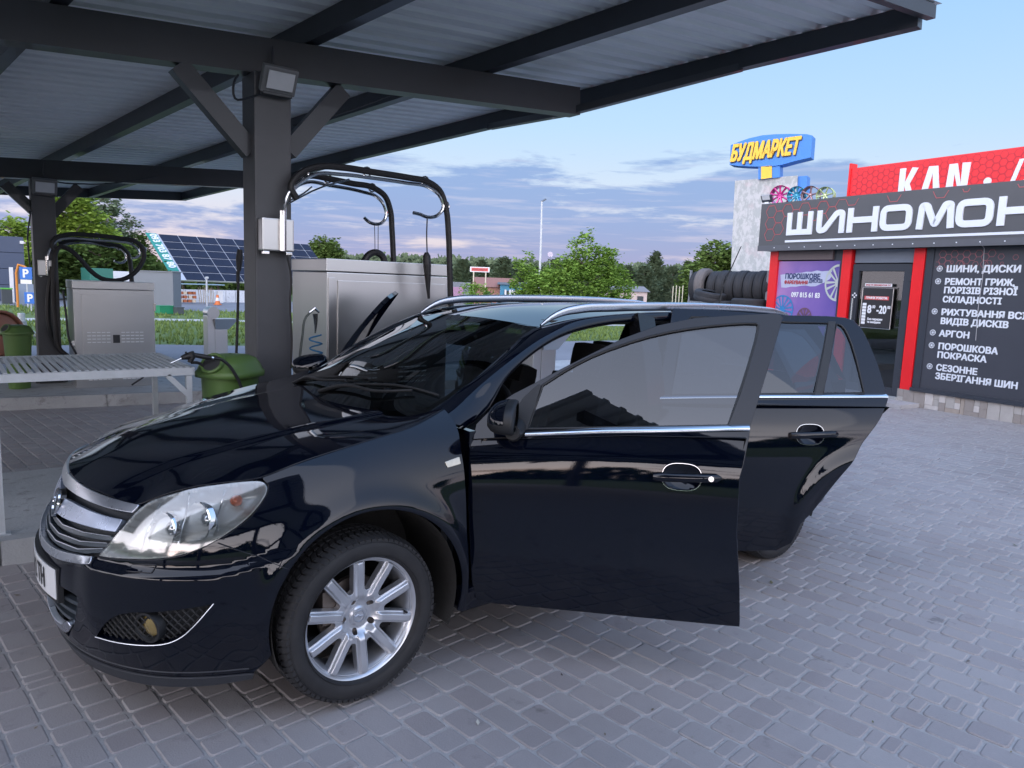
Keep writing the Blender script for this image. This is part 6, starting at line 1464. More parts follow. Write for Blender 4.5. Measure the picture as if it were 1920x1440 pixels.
# number plate: the characters the photograph shows
plate = empty('number_plate', (0, 0, 0)); plate.parent = car
px = -.938; tilt = .03
def PL(y, z, d=0): return (px - d - .02 * (0) + .55 * y * y, y, z)
def curved_plate(name, y0, y1, z0, z1, d0, d1, m, parent):
    b = MB(); ys = np.linspace(y0, y1, 15); V = []; F = []
    for y in ys: V += [PL(y, z0, d0), PL(y, z1, d0), PL(y, z1, d1), PL(y, z0, d1)]
    for i in range(14):
        for k in range(4): F.append((i * 4 + k, i * 4 + (k + 1) % 4, i * 4 + 4 + (k + 1) % 4, i * 4 + 4 + k))
    F += [(0, 1, 2, 3), (59, 58, 57, 56)]
    return b.add(V, F).build(name, m, parent)
curved_plate('plate_frame', -.268, .268, .392, .522, -.014, .004, BPLAST, plate)
pf = curved_plate('plate_face', -.256, .256, .404, .514, .004, .007, mat('white_plate', (.78, .79, .80), .35, 0, .04, Coat_Weight=.3), plate)
curved_plate('plate_band', .213, .256, .404, .514, .007, .0085, mat('plate_blue', (.02, .08, .38), .35), plate)
def plate_text(s, y_left, z, size, sx, m, nm):
    me = text_mesh(s, size=size, bold=.003, sx=sx, align='LEFT')
    for v in me.vertices:
        y = y_left - v.co.x; q = PL(y, z + v.co.y, .0093); v.co = q
    me.materials.clear(); me.materials.append(m)
    link(bpy.data.objects.new(nm, me), plate)
INK = mat('plate_ink', (.02, .02, .022), .4)
plate_text('АІ 8102 ТН', .200, .424, .098, .74, INK, 'plate_lettering')
plate_text('UA', .247, .415, .028, .8, mat('plate_white', (.8, .8, .8), .4), 'plate_country')

# ---- windscreen, roof, pillars
WSP = np.array([(.992, 0, 1.399), (1.008, .28, 1.395), (1.035, .52, 1.381), (.165, 0, .973), (.185, .25, .976), (.225, .48, .986), (.285, .66, 1.003),
                (.50, 0, 1.178), (.56, .40, 1.190), (.455, .640, 1.080), (.63, .618, 1.173), (.83, .570, 1.283), (.30, 0, 1.062), (.75, 0, 1.303), (.37, .35, 1.088)])
WSP = np.concatenate([WSP, WSP[WSP[:, 1] > 0] * [1, -1, 1]]); WSF = TPS(WSP[:, :2], WSP[:, 2], 1e-5)
def WS(x, y):
    x, y = np.broadcast_arrays(np.asarray(x, float), np.asarray(y, float)); return np.stack([x, y, WSF(x, y)], -1)
ws_half = [(.165, 0), (.185, .25), (.225, .48), (.285, .655), (.455, .640), (.63, .618), (.83, .570), (1.035, .52), (1.008, .28), (.992, 0)]
wl = resample([(p[0], p[1], 0) for p in ws_half[:4]], 12)[:, :2]; wr = resample([(p[0], p[1], 0) for p in ws_half[3:8]], 14)[:, :2]; wt = resample([(p[0], p[1], 0) for p in ws_half[7:]], 10)[:, :2]
wh = np.concatenate([wl, wr[1:], wt[1:]]); WSO = np.concatenate([wh, (wh[::-1] * [1, -1])[1:-1]])
wscr = patch('windscreen', WS, WSO, GL_WS, car, .04, thick=.004, lift=.001)
def shrink(P, k, c): P = np.asarray(P); return c + (P - c) * k
# black printed border of the glass and rubber
ws_in = np.concatenate([[(.245, 0), (.262, .25), (.295, .46), (.36, .605)], [(.475, .605), (.64, .585), (.83, .54), (1.0, .495)], [(.965, .28), (.95, 0)]])
ws_in = np.concatenate([ws_in, (ws_in[::-1] * [1, -1])[1:-1]])
patch('windscreen_border', WS, WSO, GLOSSB, wscr, .03, holes=[ws_in], thick=.003, lift=-.004)

RP = np.array([(.985, 0, 1.400), (1.03, .53, 1.381), (1.3, 0, 1.452), (1.3, .55, 1.424), (1.8, 0, 1.482), (1.8, .565, 1.452), (2.4, 0, 1.484), (2.4, .56, 1.452), (3.0, 0, 1.466), (3.0, .54, 1.434), (3.42, 0, 1.425), (3.42, .50, 1.395)])
RP = np.concatenate([RP, RP[RP[:, 1] > 0] * [1, -1, 1]]); RF = TPS(RP[:, :2], RP[:, 2], 1e-5)
def ROOF(x, y):
    x, y = np.broadcast_arrays(np.asarray(x, float), np.asarray(y, float)); return np.stack([x, y, RF(x, y)], -1)
rh = [(.995, 0), (1.011, .28), (1.040, .525), (1.3, .552), (1.8, .566), (2.4, .561), (3.0, .541), (3.42, .50), (3.46, .25), (3.47, 0)]
rh = resample([(a, b, 0) for a, b in rh], 60)[:, :2]
patch('roof', ROOF, np.concatenate([rh, (rh[::-1] * [1, -1])[1:-1]]), PAINT, car, .04)
MB().box((1.9, 0, 1.40), (1.5, 1.0, .02)).build('headliner', mat('grey_headliner', (.10, .10, .10), .9), car)

def pillar_curves(sd):
    """A-pillar and cant rail: inner edge along the glass and roof, outer edge along the door opening"""
    inner = [(.285, .655, 1.003), (.455, .640, 1.080), (.63, .618, 1.173), (.83, .570, 1.283), (1.035, .523, 1.381), (1.16, .540, 1.410), (1.3, .552, 1.424), (1.8, .566, 1.452), (2.4, .561, 1.452), (3.0, .541, 1.434), (3.42, .50, 1.395)]
    outer = [(.470, .765, 1.000), (.600, .752, 1.062), (.722, .712, 1.185), (.925, .668, 1.300), (1.140, .636, 1.374), (1.26, .626, 1.396), (1.38, .622, 1.412), (1.8, .620, 1.430), (2.4, .612, 1.432), (3.0, .590, 1.412), (3.42, .545, 1.37)]
    I = resample(inner, 60); O = resample(outer, 60)
    return I * [1, sd, 1], O * [1, sd, 1]
for sd in (-1, 1):
    I, O = pillar_curves(sd)
    rows = []
    for t in np.linspace(0, 1, 9):
        bul = np.sin(pi * t) * .022
        q = I * (1 - t) + O * t; nrm = np.array([-.25, sd * .6, .75]); nrm /= np.linalg.norm(nrm)
        rows.append(q + nrm * bul)
    rows.append(O + [0, -sd * .002, -.012]); rows.append(O + [.012, -sd * .05, -.02]); rows.append(O + [.014, -sd * .085, -.025])
    loft('roof_side_frame', rows, PAINT, car, flip=(sd > 0))
    rows = [O + [.012, -sd * .028, -.018] + np.array([0, sd * .006 * cos(a), .006 * sin(a)]) for a in np.linspace(0, 2 * pi, 7)]
    loft('door_seal', rows, BPLAST, car)
    # wing top behind the bonnet up to the pillar foot
    loft('pillar_foot', [[(.19, sd * .72, .985), (.30, sd * .715, 1.008), (.42, sd * .70, 1.045)], [(.25, sd * .655, .985), (.33, sd * .66, 1.015), (.47, sd * .66, 1.075)]], PAINT, car, flip=(sd > 0))
    # gutter line and roof rail
    J = I[24:]
    MB().tube([tuple(p + np.array([0, 0, .002])) for p in J], .004, 6).build('roof_gutter', BPLAST, car, True)
    rp = [(1.035, .548, 1.392), (1.09, .548, 1.430), (1.16, .552, 1.462), (1.26, .556, 1.482), (1.5, .562, 1.494), (1.9, .566, 1.502), (2.3, .563, 1.502), (2.7, .555, 1.492), (2.95, .548, 1.476), (3.08, .545, 1.452)]
    rp = resample(rp, 60); sec = []
    w = np.interp(np.linspace(0, 1, 60), [0, .06, .12, .9, 1], [.35, .8, 1, 1, .3])
    for a in np.linspace(0, 2 * pi, 13)[:-1]:
        sec.append(rp * [1, sd, 1] + np.stack([0 * w, .016 * np.cos(a) * w, (.009 * np.sin(a) - .028 * (1 - np.sin(a)) / 2 * (1 if a > pi else 0) ) * w], 1))
    rr = loft('roof_rail', np.array(sec).transpose(1, 0, 2), SATIN, car, closed=True)

# ---- cowl, wipers, mirror, dashboard
def _cw(kx, vx, ky, vy, kz, vz):
    q = np.linspace(-1, 1, 30); return np.stack([np.interp(q, kx, vx), np.interp(q, ky, vy), np.interp(q, kz, vz)], 1)
cow = [_cw([-1, -.6, -.3, 0, .3, .6, 1], [.40, .255, .22, .205, .22, .255, .40], [-1, 1], [-.70, .70], [-1, -.6, 0, .6, 1], [.985, .955, .94, .955, .985]),
       _cw([-1, -.6, -.3, 0, .3, .6, 1], [.36, .30, .27, .26, .27, .30, .36], [-1, 1], [-.64, .64], [-1, -.6, 0, .6, 1], [1.005, .975, .965, .975, 1.005])]
loft('cowl_panel', cow, BPLAST, car)
for (bx, by, tips) in ((.10, .28, [(.27, .16), (.285, -.05), (.32, -.32), (.40, -.47)]), (.09, .60, [(.30, .58), (.29, .42), (.285, .20), (.32, .02)])):
    P = [tuple(WS(a, b) + [0, 0, .022 + .01 * sin(pi * i / 3)]) for i, (a, b) in enumerate(tips)]
    P[0] = (P[0][0] - .02, P[0][1], P[0][2] - .03)
    w = MB().tube([tuple(p) for p in resample(P, 14)], np.linspace(.010, .006, 14), 8).build('wiper', BPLAST, car, True)
    e = tips[-1]; s = tips[1]
    Q = [tuple(WS(a, b) + [0, 0, .008]) for a, b in zip(np.linspace(s[0] + .0, e[0] + .06, 12), np.linspace(s[1] + .16, e[1] - .12, 12))]
    MB().tube(Q, .006, 6).build('wiper_blade', BPLAST, w, True)
im = MB(); im.box((.98, .02, 1.285), (.045, .24, .075), (0, -.25, .12), .018); im.tube([(.98, 0, 1.31), (.955, 0, 1.37)], .012, 8); im.build('interior_mirror', GLOSSB, car, True)
d = MB(); d.box((.60, 0, .905), (.40, 1.38, .12), (0, -.08, 0), .04); d.box((.70, 0, .72), (.30, 1.36, .34), (0, .1, 0), .05); d.box((.66, -.36, .975), (.16, .36, .05), (0, -.1, 0), .025); d.box((1.0, 0, .50), (.9, .22, .28), None, .04)
d.build('dashboard', DASHM, car, True)
sw = Matrix.Rotation(radians(-66), 3, 'Y')
m = MB(); cc = Vector((.86, -.36, .92)); m.tube([cc + sw @ Vector((.185 * cos(a), .185 * sin(a), 0)) for a in np.linspace(0, 2 * pi, 41)[:-1]], .015, 10, closed=True)
m.lathe([(0, .03), (.05, .028), (.075, .01), (.075, -.02)], 20, 'z', cc, sw)
for a in (0, pi, -pi / 2): m.tube([cc, cc + sw @ Vector((.18 * sin(a), .18 * cos(a), 0))], .014, 6)
m.build('steering_wheel', DASHM, car, True)
# floor, bulkhead, tub
m = MB(); m.box((1.6, 0, .29), (2.2, 1.50, .06)); m.box((.42, 0, .55), (.03, 1.44, .72)); m.box((3.0, 0, .52), (1.1, 1.0, .05)); m.build('cabin_floor', CABIN, car)
m = MB(); m.box((1.3, 0, .235), (3.6, 1.46, .04)); m.box((-.35, 0, .26), (.6, .9, .06)); m.box((-.15, 0, .55), (.8, .80, .5)); m.box((3.0, 0, .26), (.9, 1.3, .06)); m.build('underbody', UNDER, car)
def seat(x, y, name='seat'):
    b = MB(); b.box((x, y, .50), (.52, .50, .16), (0, -.12, 0), .05); b.box((x + .02, y - .21, .55), (.46, .09, .12), (0, -.12, 0), .035); b.box((x + .02, y + .21, .55), (.46, .09, .12), (0, -.12, 0), .035)
    s = b.build(name, CABIN, car, True)
    b = MB(); b.box((x + .29, y, .82), (.14, .48, .60), (0, .28, 0), .055); b.box((x + .23, y - .20, .80), (.14, .09, .46), (0, .28, 0), .04); b.box((x + .23, y + .20, .80), (.14, .09, .46), (0, .28, 0), .04); b.build('backrest', CABIN, s, True)
    b = MB(); b.box((x + .385, y, 1.195), (.09, .25, .17), (0, .2, 0), .045); b.build('headrest', CABIN, s, True)
    MB().tube([(x + .36, y - .06, 1.06), (x + .38, y - .06, 1.16)], .007, 6).tube([(x + .36, y + .06, 1.06), (x + .38, y + .06, 1.16)], .007, 6).build('headrest_post', CHROME, s, True)
for y in (-.36, .36): seat(1.17, y)
b = MB(); b.box((2.05, 0, .52), (.50, 1.24, .16), (0, -.1, 0), .05); rs = b.build('rear_seat', CABIN, car, True)
MB().box((2.34, 0, .80), (.15, 1.24, .56), (0, .25, 0), .05).build('backrest', CABIN, rs, True)
for y in (-.4, 0, .4): MB().box((2.43, y, 1.14), (.09, .24, .14), (0, .2, 0), .04).build('headrest', CABIN, rs, True)
# B pillars and rear structure
for sd in (-1, 1):
    b = MB()
    P = [(1.56, .795, .30), (1.57, .80, .70), (1.59, .775, 1.0), (1.62, .69, 1.25), (1.66, .60, 1.42)]
    for p, q in zip(P[:-1], P[1:]): b.bar((p[0], sd * p[1], p[2] - .01), (q[0], sd * q[1], q[2] + .01), .13, .07, (0, 1, 0))
    b.build('door_pillar', GLOSSB if sd < 0 else PAINT, car)
    MB().tube([(1.68, sd * .56, 1.40), (1.64, sd * .63, 1.28), (1.56, sd * .72, 1.0), (1.48, sd * .70, .65)], .012, 6).build('seat_belt', mat('belt_webbing', (.03, .03, .035), .8), car, True)
    S = bside(sd)
    # rear quarter below the waist
    q = [(SX(2.31), .275)] + [tuple(p) for p in arc_pts(ARCH_X[1], ARCH_R, 193, -14, 50) if p[1] > .262]
    q = [tuple(p) for p in arc_pts(ARCH_X[1], ARCH_R, 140, -14, 44) if p[1] > .262]
    qo = q + [(SX(3.12), .255), (SX(3.54), .26), (5.35, .30), (5.35, .60), (5.30, 1.03), (SX(2.86), 1.055), (SX(2.80), .96), (SX(2.67), .83), (SX(2.56), .67)]
    qo = [p for i, p in enumerate(qo) if i == 0 or np.hypot(p[0] - qo[i-1][0], p[1] - qo[i-1][1]) > .003]
    patch('rear_quarter', S, np.array(qo), PAINT, car, .04, flip=-sd)
    G = lambda x, z, sd=sd: GREEN(x, z, sd)
    gout = [(2.86, 1.035), (3.46, 1.03), (3.36, 1.24), (3.26, 1.38), (2.80, 1.40), (2.83, 1.2)]
    gin = smoothpoly([(2.93, 1.07), (3.36, 1.07), (3.29, 1.24), (3.20, 1.34), (2.87, 1.36), (2.89, 1.2)], True, 1)
    patch('rear_side_frame', G, gout, PAINT, car, .04, holes=[gin], flip=-sd)
    patch('rear_side_window', G, gin, GL_DARK, car, .05, flip=-sd, thick=.004, lift=-.003)
    patch('tail_lamp', S, smoothpoly([(4.98, .72), (5.22, .72), (5.24, 1.02), (4.95, 1.02)], True, 1), mat('tail_lamp_red', (.35, .01, .012), .12, 0, .1, Coat_Weight=1.0), car, .03, flip=-sd, lift=.006)
loft('tailgate', [[(3.60 - .06 * y * y * 2, y, .28) for y in np.linspace(-.62, .62, 13)], [(3.60 - .1 * y * y, y, .7) for y in np.linspace(-.72, .72, 13)], [(3.57 - .1 * y * y, y, 1.03) for y in np.linspace(-.74, .74, 13)]], PAINT, car)
loft('rear_window', [[(3.565 - .1 * y * y, y, 1.035) for y in np.linspace(-.74, .74, 13)], [(3.53 - .15 * y * y, y, 1.2) for y in np.linspace(-.66, .66, 13)], [(3.46 - .2 * y * y, y, 1.42) for y in np.linspace(-.54, .54, 13)]], GL_DARK, car)

# ---- doors, built closed and then swung on their hinges
def door(kind, sd, H, th, parent):
    dn = bpy.data.objects.new('front_door' if kind == 'f' else 'rear_door', None); COL.objects.link(dn); dn.empty_display_size = .1; dn.parent = parent
    dn.location = (H[0], H[1] * -sd, 0); dn.rotation_euler = (0, 0, th * sd)
    off = np.array([H[0], H[1] * -sd, 0])
    S = lambda s, z: BODY(s, z, sd) - off
    G = lambda x, z: GREEN(x, z, sd) - off
    if kind == 'f':
        body = [(SX(.555), .275), (SX(1.572), .272), (SX(1.555), .44), (SX(1.528), .656), (SX(1.525), .863), (SX(1.545), .96), (SX(1.562), 1.042),
                (SX(1.1), 1.010), (SX(.70), .972), (SX(.478), .955), (SX(.470), .915), (SX(.480), .667), (SX(.505), .34), (SX(.52), .29)]
        frame = [(.482, .950), (.70, .974), (1.1, 1.012), (1.56, 1.044), (1.62, 1.218), (1.711, 1.480), (1.70, 1.492), (1.68, 1.494), (1.551, 1.484), (1.352, 1.462), (1.204, 1.426), (1.056, 1.365), (.921, 1.293), (.815, 1.235), (.721, 1.180), (.627, 1.128), (.545, 1.068), (.487, 1.004)]
        glass = smoothpoly([(.700, 1.000), (1.483, 1.058), (1.545, 1.22), (1.618, 1.442), (1.60, 1.455), (1.451, 1.440), (1.284, 1.411), (1.135, 1.371), (.96, 1.303), (.85, 1.243), (.742, 1.168)], True, 1, keep=(0, 1, 10))
        belt = [(.69, .968, .984), (1.0, 1.000, 1.018), (1.3, 1.023, 1.040), (1.563, 1.042, 1.060)]
        hx, hz = 1.325, .860
    else:
        body = [(SX(1.595), .272), (SX(2.25), .272), (SX(2.31), .318), (SX(2.350), .42), (SX(2.41), .475), (SX(2.539), .655), (SX(2.661), .841), (SX(2.774), .975), (SX(2.835), 1.064), (SX(2.2), 1.052), (SX(1.585), 1.038), (SX(1.56), .86), (SX(1.56), .65), (SX(1.58), .44)]
        frame = [(1.59, 1.042), (2.2, 1.054), (2.838, 1.066), (2.826, 1.221), (2.803, 1.342), (2.782, 1.410), (2.750, 1.448), (2.70, 1.462), (2.609, 1.467), (2.322, 1.464), (1.95, 1.478), (1.73, 1.480), (1.65, 1.24)]
        glass = smoothpoly([(1.66, 1.056), (2.43, 1.078), (2.598, 1.431), (2.305, 1.430), (1.95, 1.442), (1.78, 1.44), (1.72, 1.25)], True, 1, keep=(0, 1, 2))
        belt = [(1.585, 1.030, 1.048), (2.2, 1.046, 1.062), (2.832, 1.060, 1.074)]
        hx, hz = 2.39, .879
    fl = -sd
    # recessed handle cup: a hole with a bowl behind it
    cx = SX(hx - .015)
    cup = np.array([(cx + .075 * np.sign(cos(a)) * abs(cos(a)) ** .7, hz + .052 * np.sign(sin(a)) * abs(sin(a)) ** .8) for a in np.linspace(0, 2 * pi, 33)[:-1]])
    skin = patch('door_skin', S, smoothpoly(body, True, 1, keep=range(len(body))), PAINT, dn, .020, holes=[cup], flip=fl, thick=.03, round_=.004, vstep=.009)
    cupS = lambda s, z: S(s, z) - snormal(S, np.asarray(s, float), np.asarray(z, float), fl) * (.028 * (1 - np.clip(((s - cx) / .077) ** 2 + ((z - hz) / .055) ** 2, 0, 1)) + .002)[..., None]
    patch('handle_cup', cupS, cup, PAINT, skin, .008, flip=fl, edge=False)
    MB().tube([tuple(S(a, b) + snormal(S, np.array(a), np.array(b), fl) * .0005) for a, b in cup], .0014, 6, closed=True).build('cup_edge_glint', CHROME, skin, True)  # added bright ring, stands for reflections along the cup's edge
    n0 = snormal(S, np.array(cx), np.array(hz), fl)
    hb = []
    for t in np.linspace(-.125, .135, 15):
        ctr = S(SX(hx) + t, hz + .004 * (t / .1)) + n0 * (.026 - .018 * abs(t / .13) ** 4)
        tg = np.array([1, 0, 0.]); up = np.cross(n0, tg) * 1.0
        k = np.clip((.142 - abs(t)) / .02, .3, 1)
        hb.append([ctr + up * .0165 * k * np.cos(a) + n0 * .010 * k * np.sin(a) for a in np.linspace(0, 2 * pi, 13)[:-1]])
    h = loft('door_handle', hb, PAINT, dn, closed=True)
    mm = MB(); mm.add([tuple(p) for p in hb[0]], [tuple(range(12))]); mm.add([tuple(p) for p in hb[-1]], [tuple(range(12))]); mm.build('handle_end', PAINT, h)
    if kind == 'f' and sd < 0:
        c = S(SX(hx) + .092, hz + .003) + n0 * .030
        MB().lathe([(0, .004), (.010, .004), (.012, 0), (.012, -.01)], 20, 'z', c, Vector(n0).to_track_quat('Z', 'Y').to_matrix()).build('key_lock', CHROME, h, True)
    # window frame, glass, belt trim
    gf = fl
    holes = [glass]
    if kind == 'r':
        qg = smoothpoly([(2.478, 1.080), (2.712, 1.084), (2.707, 1.30), (2.690, 1.395), (2.668, 1.425), (2.642, 1.428)], True, 1, keep=(0, 1, 5)); holes.append(qg)
    patch('window_frame', G, np.array(frame), PAINT if kind == 'f' else PAINT, dn, .03, holes=holes, flip=gf, thick=.03)
    GLS = GL_SIDE
    gw = patch('window_glass', G, glass, GLS, dn, .03, flip=gf, thick=.003, lift=-.006)
    if kind == 'r': patch('quarter_glass', G, qg, GLS, dn, .03, flip=gf, thick=.003, lift=-.006)
    for gp in holes:
        MB().tube([tuple(G(a, b) - snormal(G, np.array(a), np.array(b), gf) * .001) for a, b in gp], .005, 6, closed=True).build('window_seal', BPLAST, gw, True)
    if kind == 'r':
        patch('window_divider', G, [(2.432, 1.07), (2.474, 1.072), (2.640, 1.44), (2.600, 1.44)], BPLAST, dn, .02, flip=gf, lift=.002, thick=.012)
    BX = np.array(belt); xs = np.linspace(BX[0, 0], BX[-1, 0], 30)
    lo = [tuple(p) for p in zip(xs, np.interp(xs, BX[:, 0], BX[:, 1]))]; hi = [tuple(p) for p in zip(xs, np.interp(xs, BX[:, 0], BX[:, 2]))]
    rows = []
    for t, dy in ((0, .0), (.25, .012), (.6, .016), (.85, .012), (1, 0)):
        rows.append([S(SX(a[0]), a[1]) * (1 - t) + G(b[0], b[1] + .004) * t + np.array([0, sd * dy, 0]) + np.array([0, 0, .002]) for a, b in zip(lo, hi)])
    loft('waist_trim', rows, CHROME, dn, flip=(sd < 0))
    # shoulder shelf between body skin and glass
    xs = np.linspace(frame[0][0], (belt[-1][0]), 30)
    zl = np.interp(xs, [q[0] for q in frame[:4]] if kind == 'f' else [q[0] for q in frame[:3]], [q[1] for q in frame[:4]] if kind == 'f' else [q[1] for q in frame[:3]])
    loft('shoulder', [[S(SX(a), b - .004) for a, b in zip(xs, zl)], [S(SX(a), b + .002) * .6 + G(a, b + .004) * .4 for a, b in zip(xs, zl)], [G(a, b + .006) for a, b in zip(xs, zl)]], PAINT, dn, flip=(sd < 0))
    # inner trim: the door card
    card = lambda s, z: S(s, np.minimum(z, .95)) - snormal(S, np.asarray(s, float), np.minimum(np.asarray(z, float), .95), fl) * .085 * 1.0 + np.stack([0 * s, 0 * s, np.maximum(np.asarray(z, float) - .95, 0)], -1)
    def card(s, z):
        s, z = np.broadcast_arrays(np.asarray(s, float), np.asarray(z, float)); p = plan(s); return np.stack([p[:, 0] if p.ndim == 2 else p[..., 0], sd * (p[..., 1] - .095) + 0 * z, z], -1) - off
    cb = [(max(a, SX(.50) if kind == 'f' else 0) * 1.0, min(b, 1.03)) for a, b in body]
    patch('door_card', card, shrink(cb, .97, np.mean(cb, 0)), DASHM, dn, .06, flip=-fl, thick=.05)
    m = MB(); xa, xb = (.75, 1.45) if kind == 'f' else (1.75, 2.4)
    m.box(((xa + xb) / 2 - off[0], sd * .765 - off[1], .72), (xb - xa, .07, .06), None, .02); m.build('armrest', DASHM, dn, True)
    if kind == 'f':   # sail panel and mirror
        patch('mirror_sail', G, smoothpoly([(.600, .972), (.695, .998), (.735, 1.165), (.728, 1.172), (.655, 1.10)], True, 1, keep=(0, 1, 2)), BPLAST, dn, .03, flip=gf, lift=.004, thick=.01)
        mir = bpy.data.objects.new('door_mirror', None); COL.objects.link(mir); mir.parent = dn; mir.empty_display_size = .05
        # housing: rows from the glass rim (facing back) forward to the nose
        mc = np.array([.615, sd * .905, 1.062])
        rows = []
        for x, ky, kz, dy, dz in ((.046, .80, .84, 0, 0), (.044, .95, .97, 0, 0), (.034, 1.0, 1.02, 0, 0), (.008, .99, 1.0, 0, 0), (-.022, .92, .94, -.006, -.004), (-.046, .74, .78, -.014, -.008), (-.064, .46, .5, -.02, -.012), (-.070, .12, .15, -.022, -.014)):
            r = []
            for a in np.linspace(0, 2 * pi, 25)[:-1]:
                yy = .102 * np.sign(cos(a)) * abs(cos(a)) ** .75 * ky; zz = .057 * np.sign(sin(a)) * abs(sin(a)) ** .75 * kz
                r.append(mc + [x + .10 * yy * 0 - .12 * abs(yy) * 0, sd * (yy + dy), zz + dz + (-.015 * yy / .1)])
            rows.append(np.array(r) - off)
        up_rows = rows
        loft('mirror_housing', up_rows, BPLAST, mir, closed=True, flip=(sd > 0))
        capr = []
        for rw in rows[3:]:
            capr.append([rw[k] + (rw[k] - rw.mean(0)) * .03 for k in range(24) if True])
        # glossy cap over the upper front of the housing
        cc2 = [[p for k, p in enumerate(rw) if 0 <= k <= 12] for rw in capr]
        loft('mirror_cap', cc2, PAINT, mir, flip=(sd > 0))
        gr = rows[0]; mm = MB(); mm.add([tuple(p + np.array([-.006, 0, 0])) for p in gr], [tuple(range(24))]); mm.build('mirror_glass', CHROME, mir)
        a = np.array([.655, sd * .80, 1.00]) - off; b = np.array([.645, sd * .845, .985]) - off
        MB().tube([a - [0, sd * .03, 0], a, b, b + [0, sd * .03, .01]], [.04, .036, .034, .03], 12).build('mirror_stem', BPLAST, mir, True)
    return dn
door('f', -1, FH, FT, car); door('r', -1, RH, RT, car)
door('f', 1, FH, radians(56), car); door('r', 1, RH, radians(62), car)
MB().tube([(.545, -.82, .955), (.535, -.80, .90)], .012, 10).build('hinge', STEEL, car, True)
MB().lathe([(0, .012), (.014, .008), (.018, 0), (.018, -.02)], 18, 'z', (.505, -.792, .905), Vector((0, -1, 0)).to_track_quat('Z', 'Y').to_matrix()).build('door_grommet', CHROME, car, True)
for sd in (-1, 1):      # body wall in the door gap ahead of the front door
    MB().box((.50, sd * .74, .62), (.03, .10, .72)).build('hinge_pillar', PAINT, car)

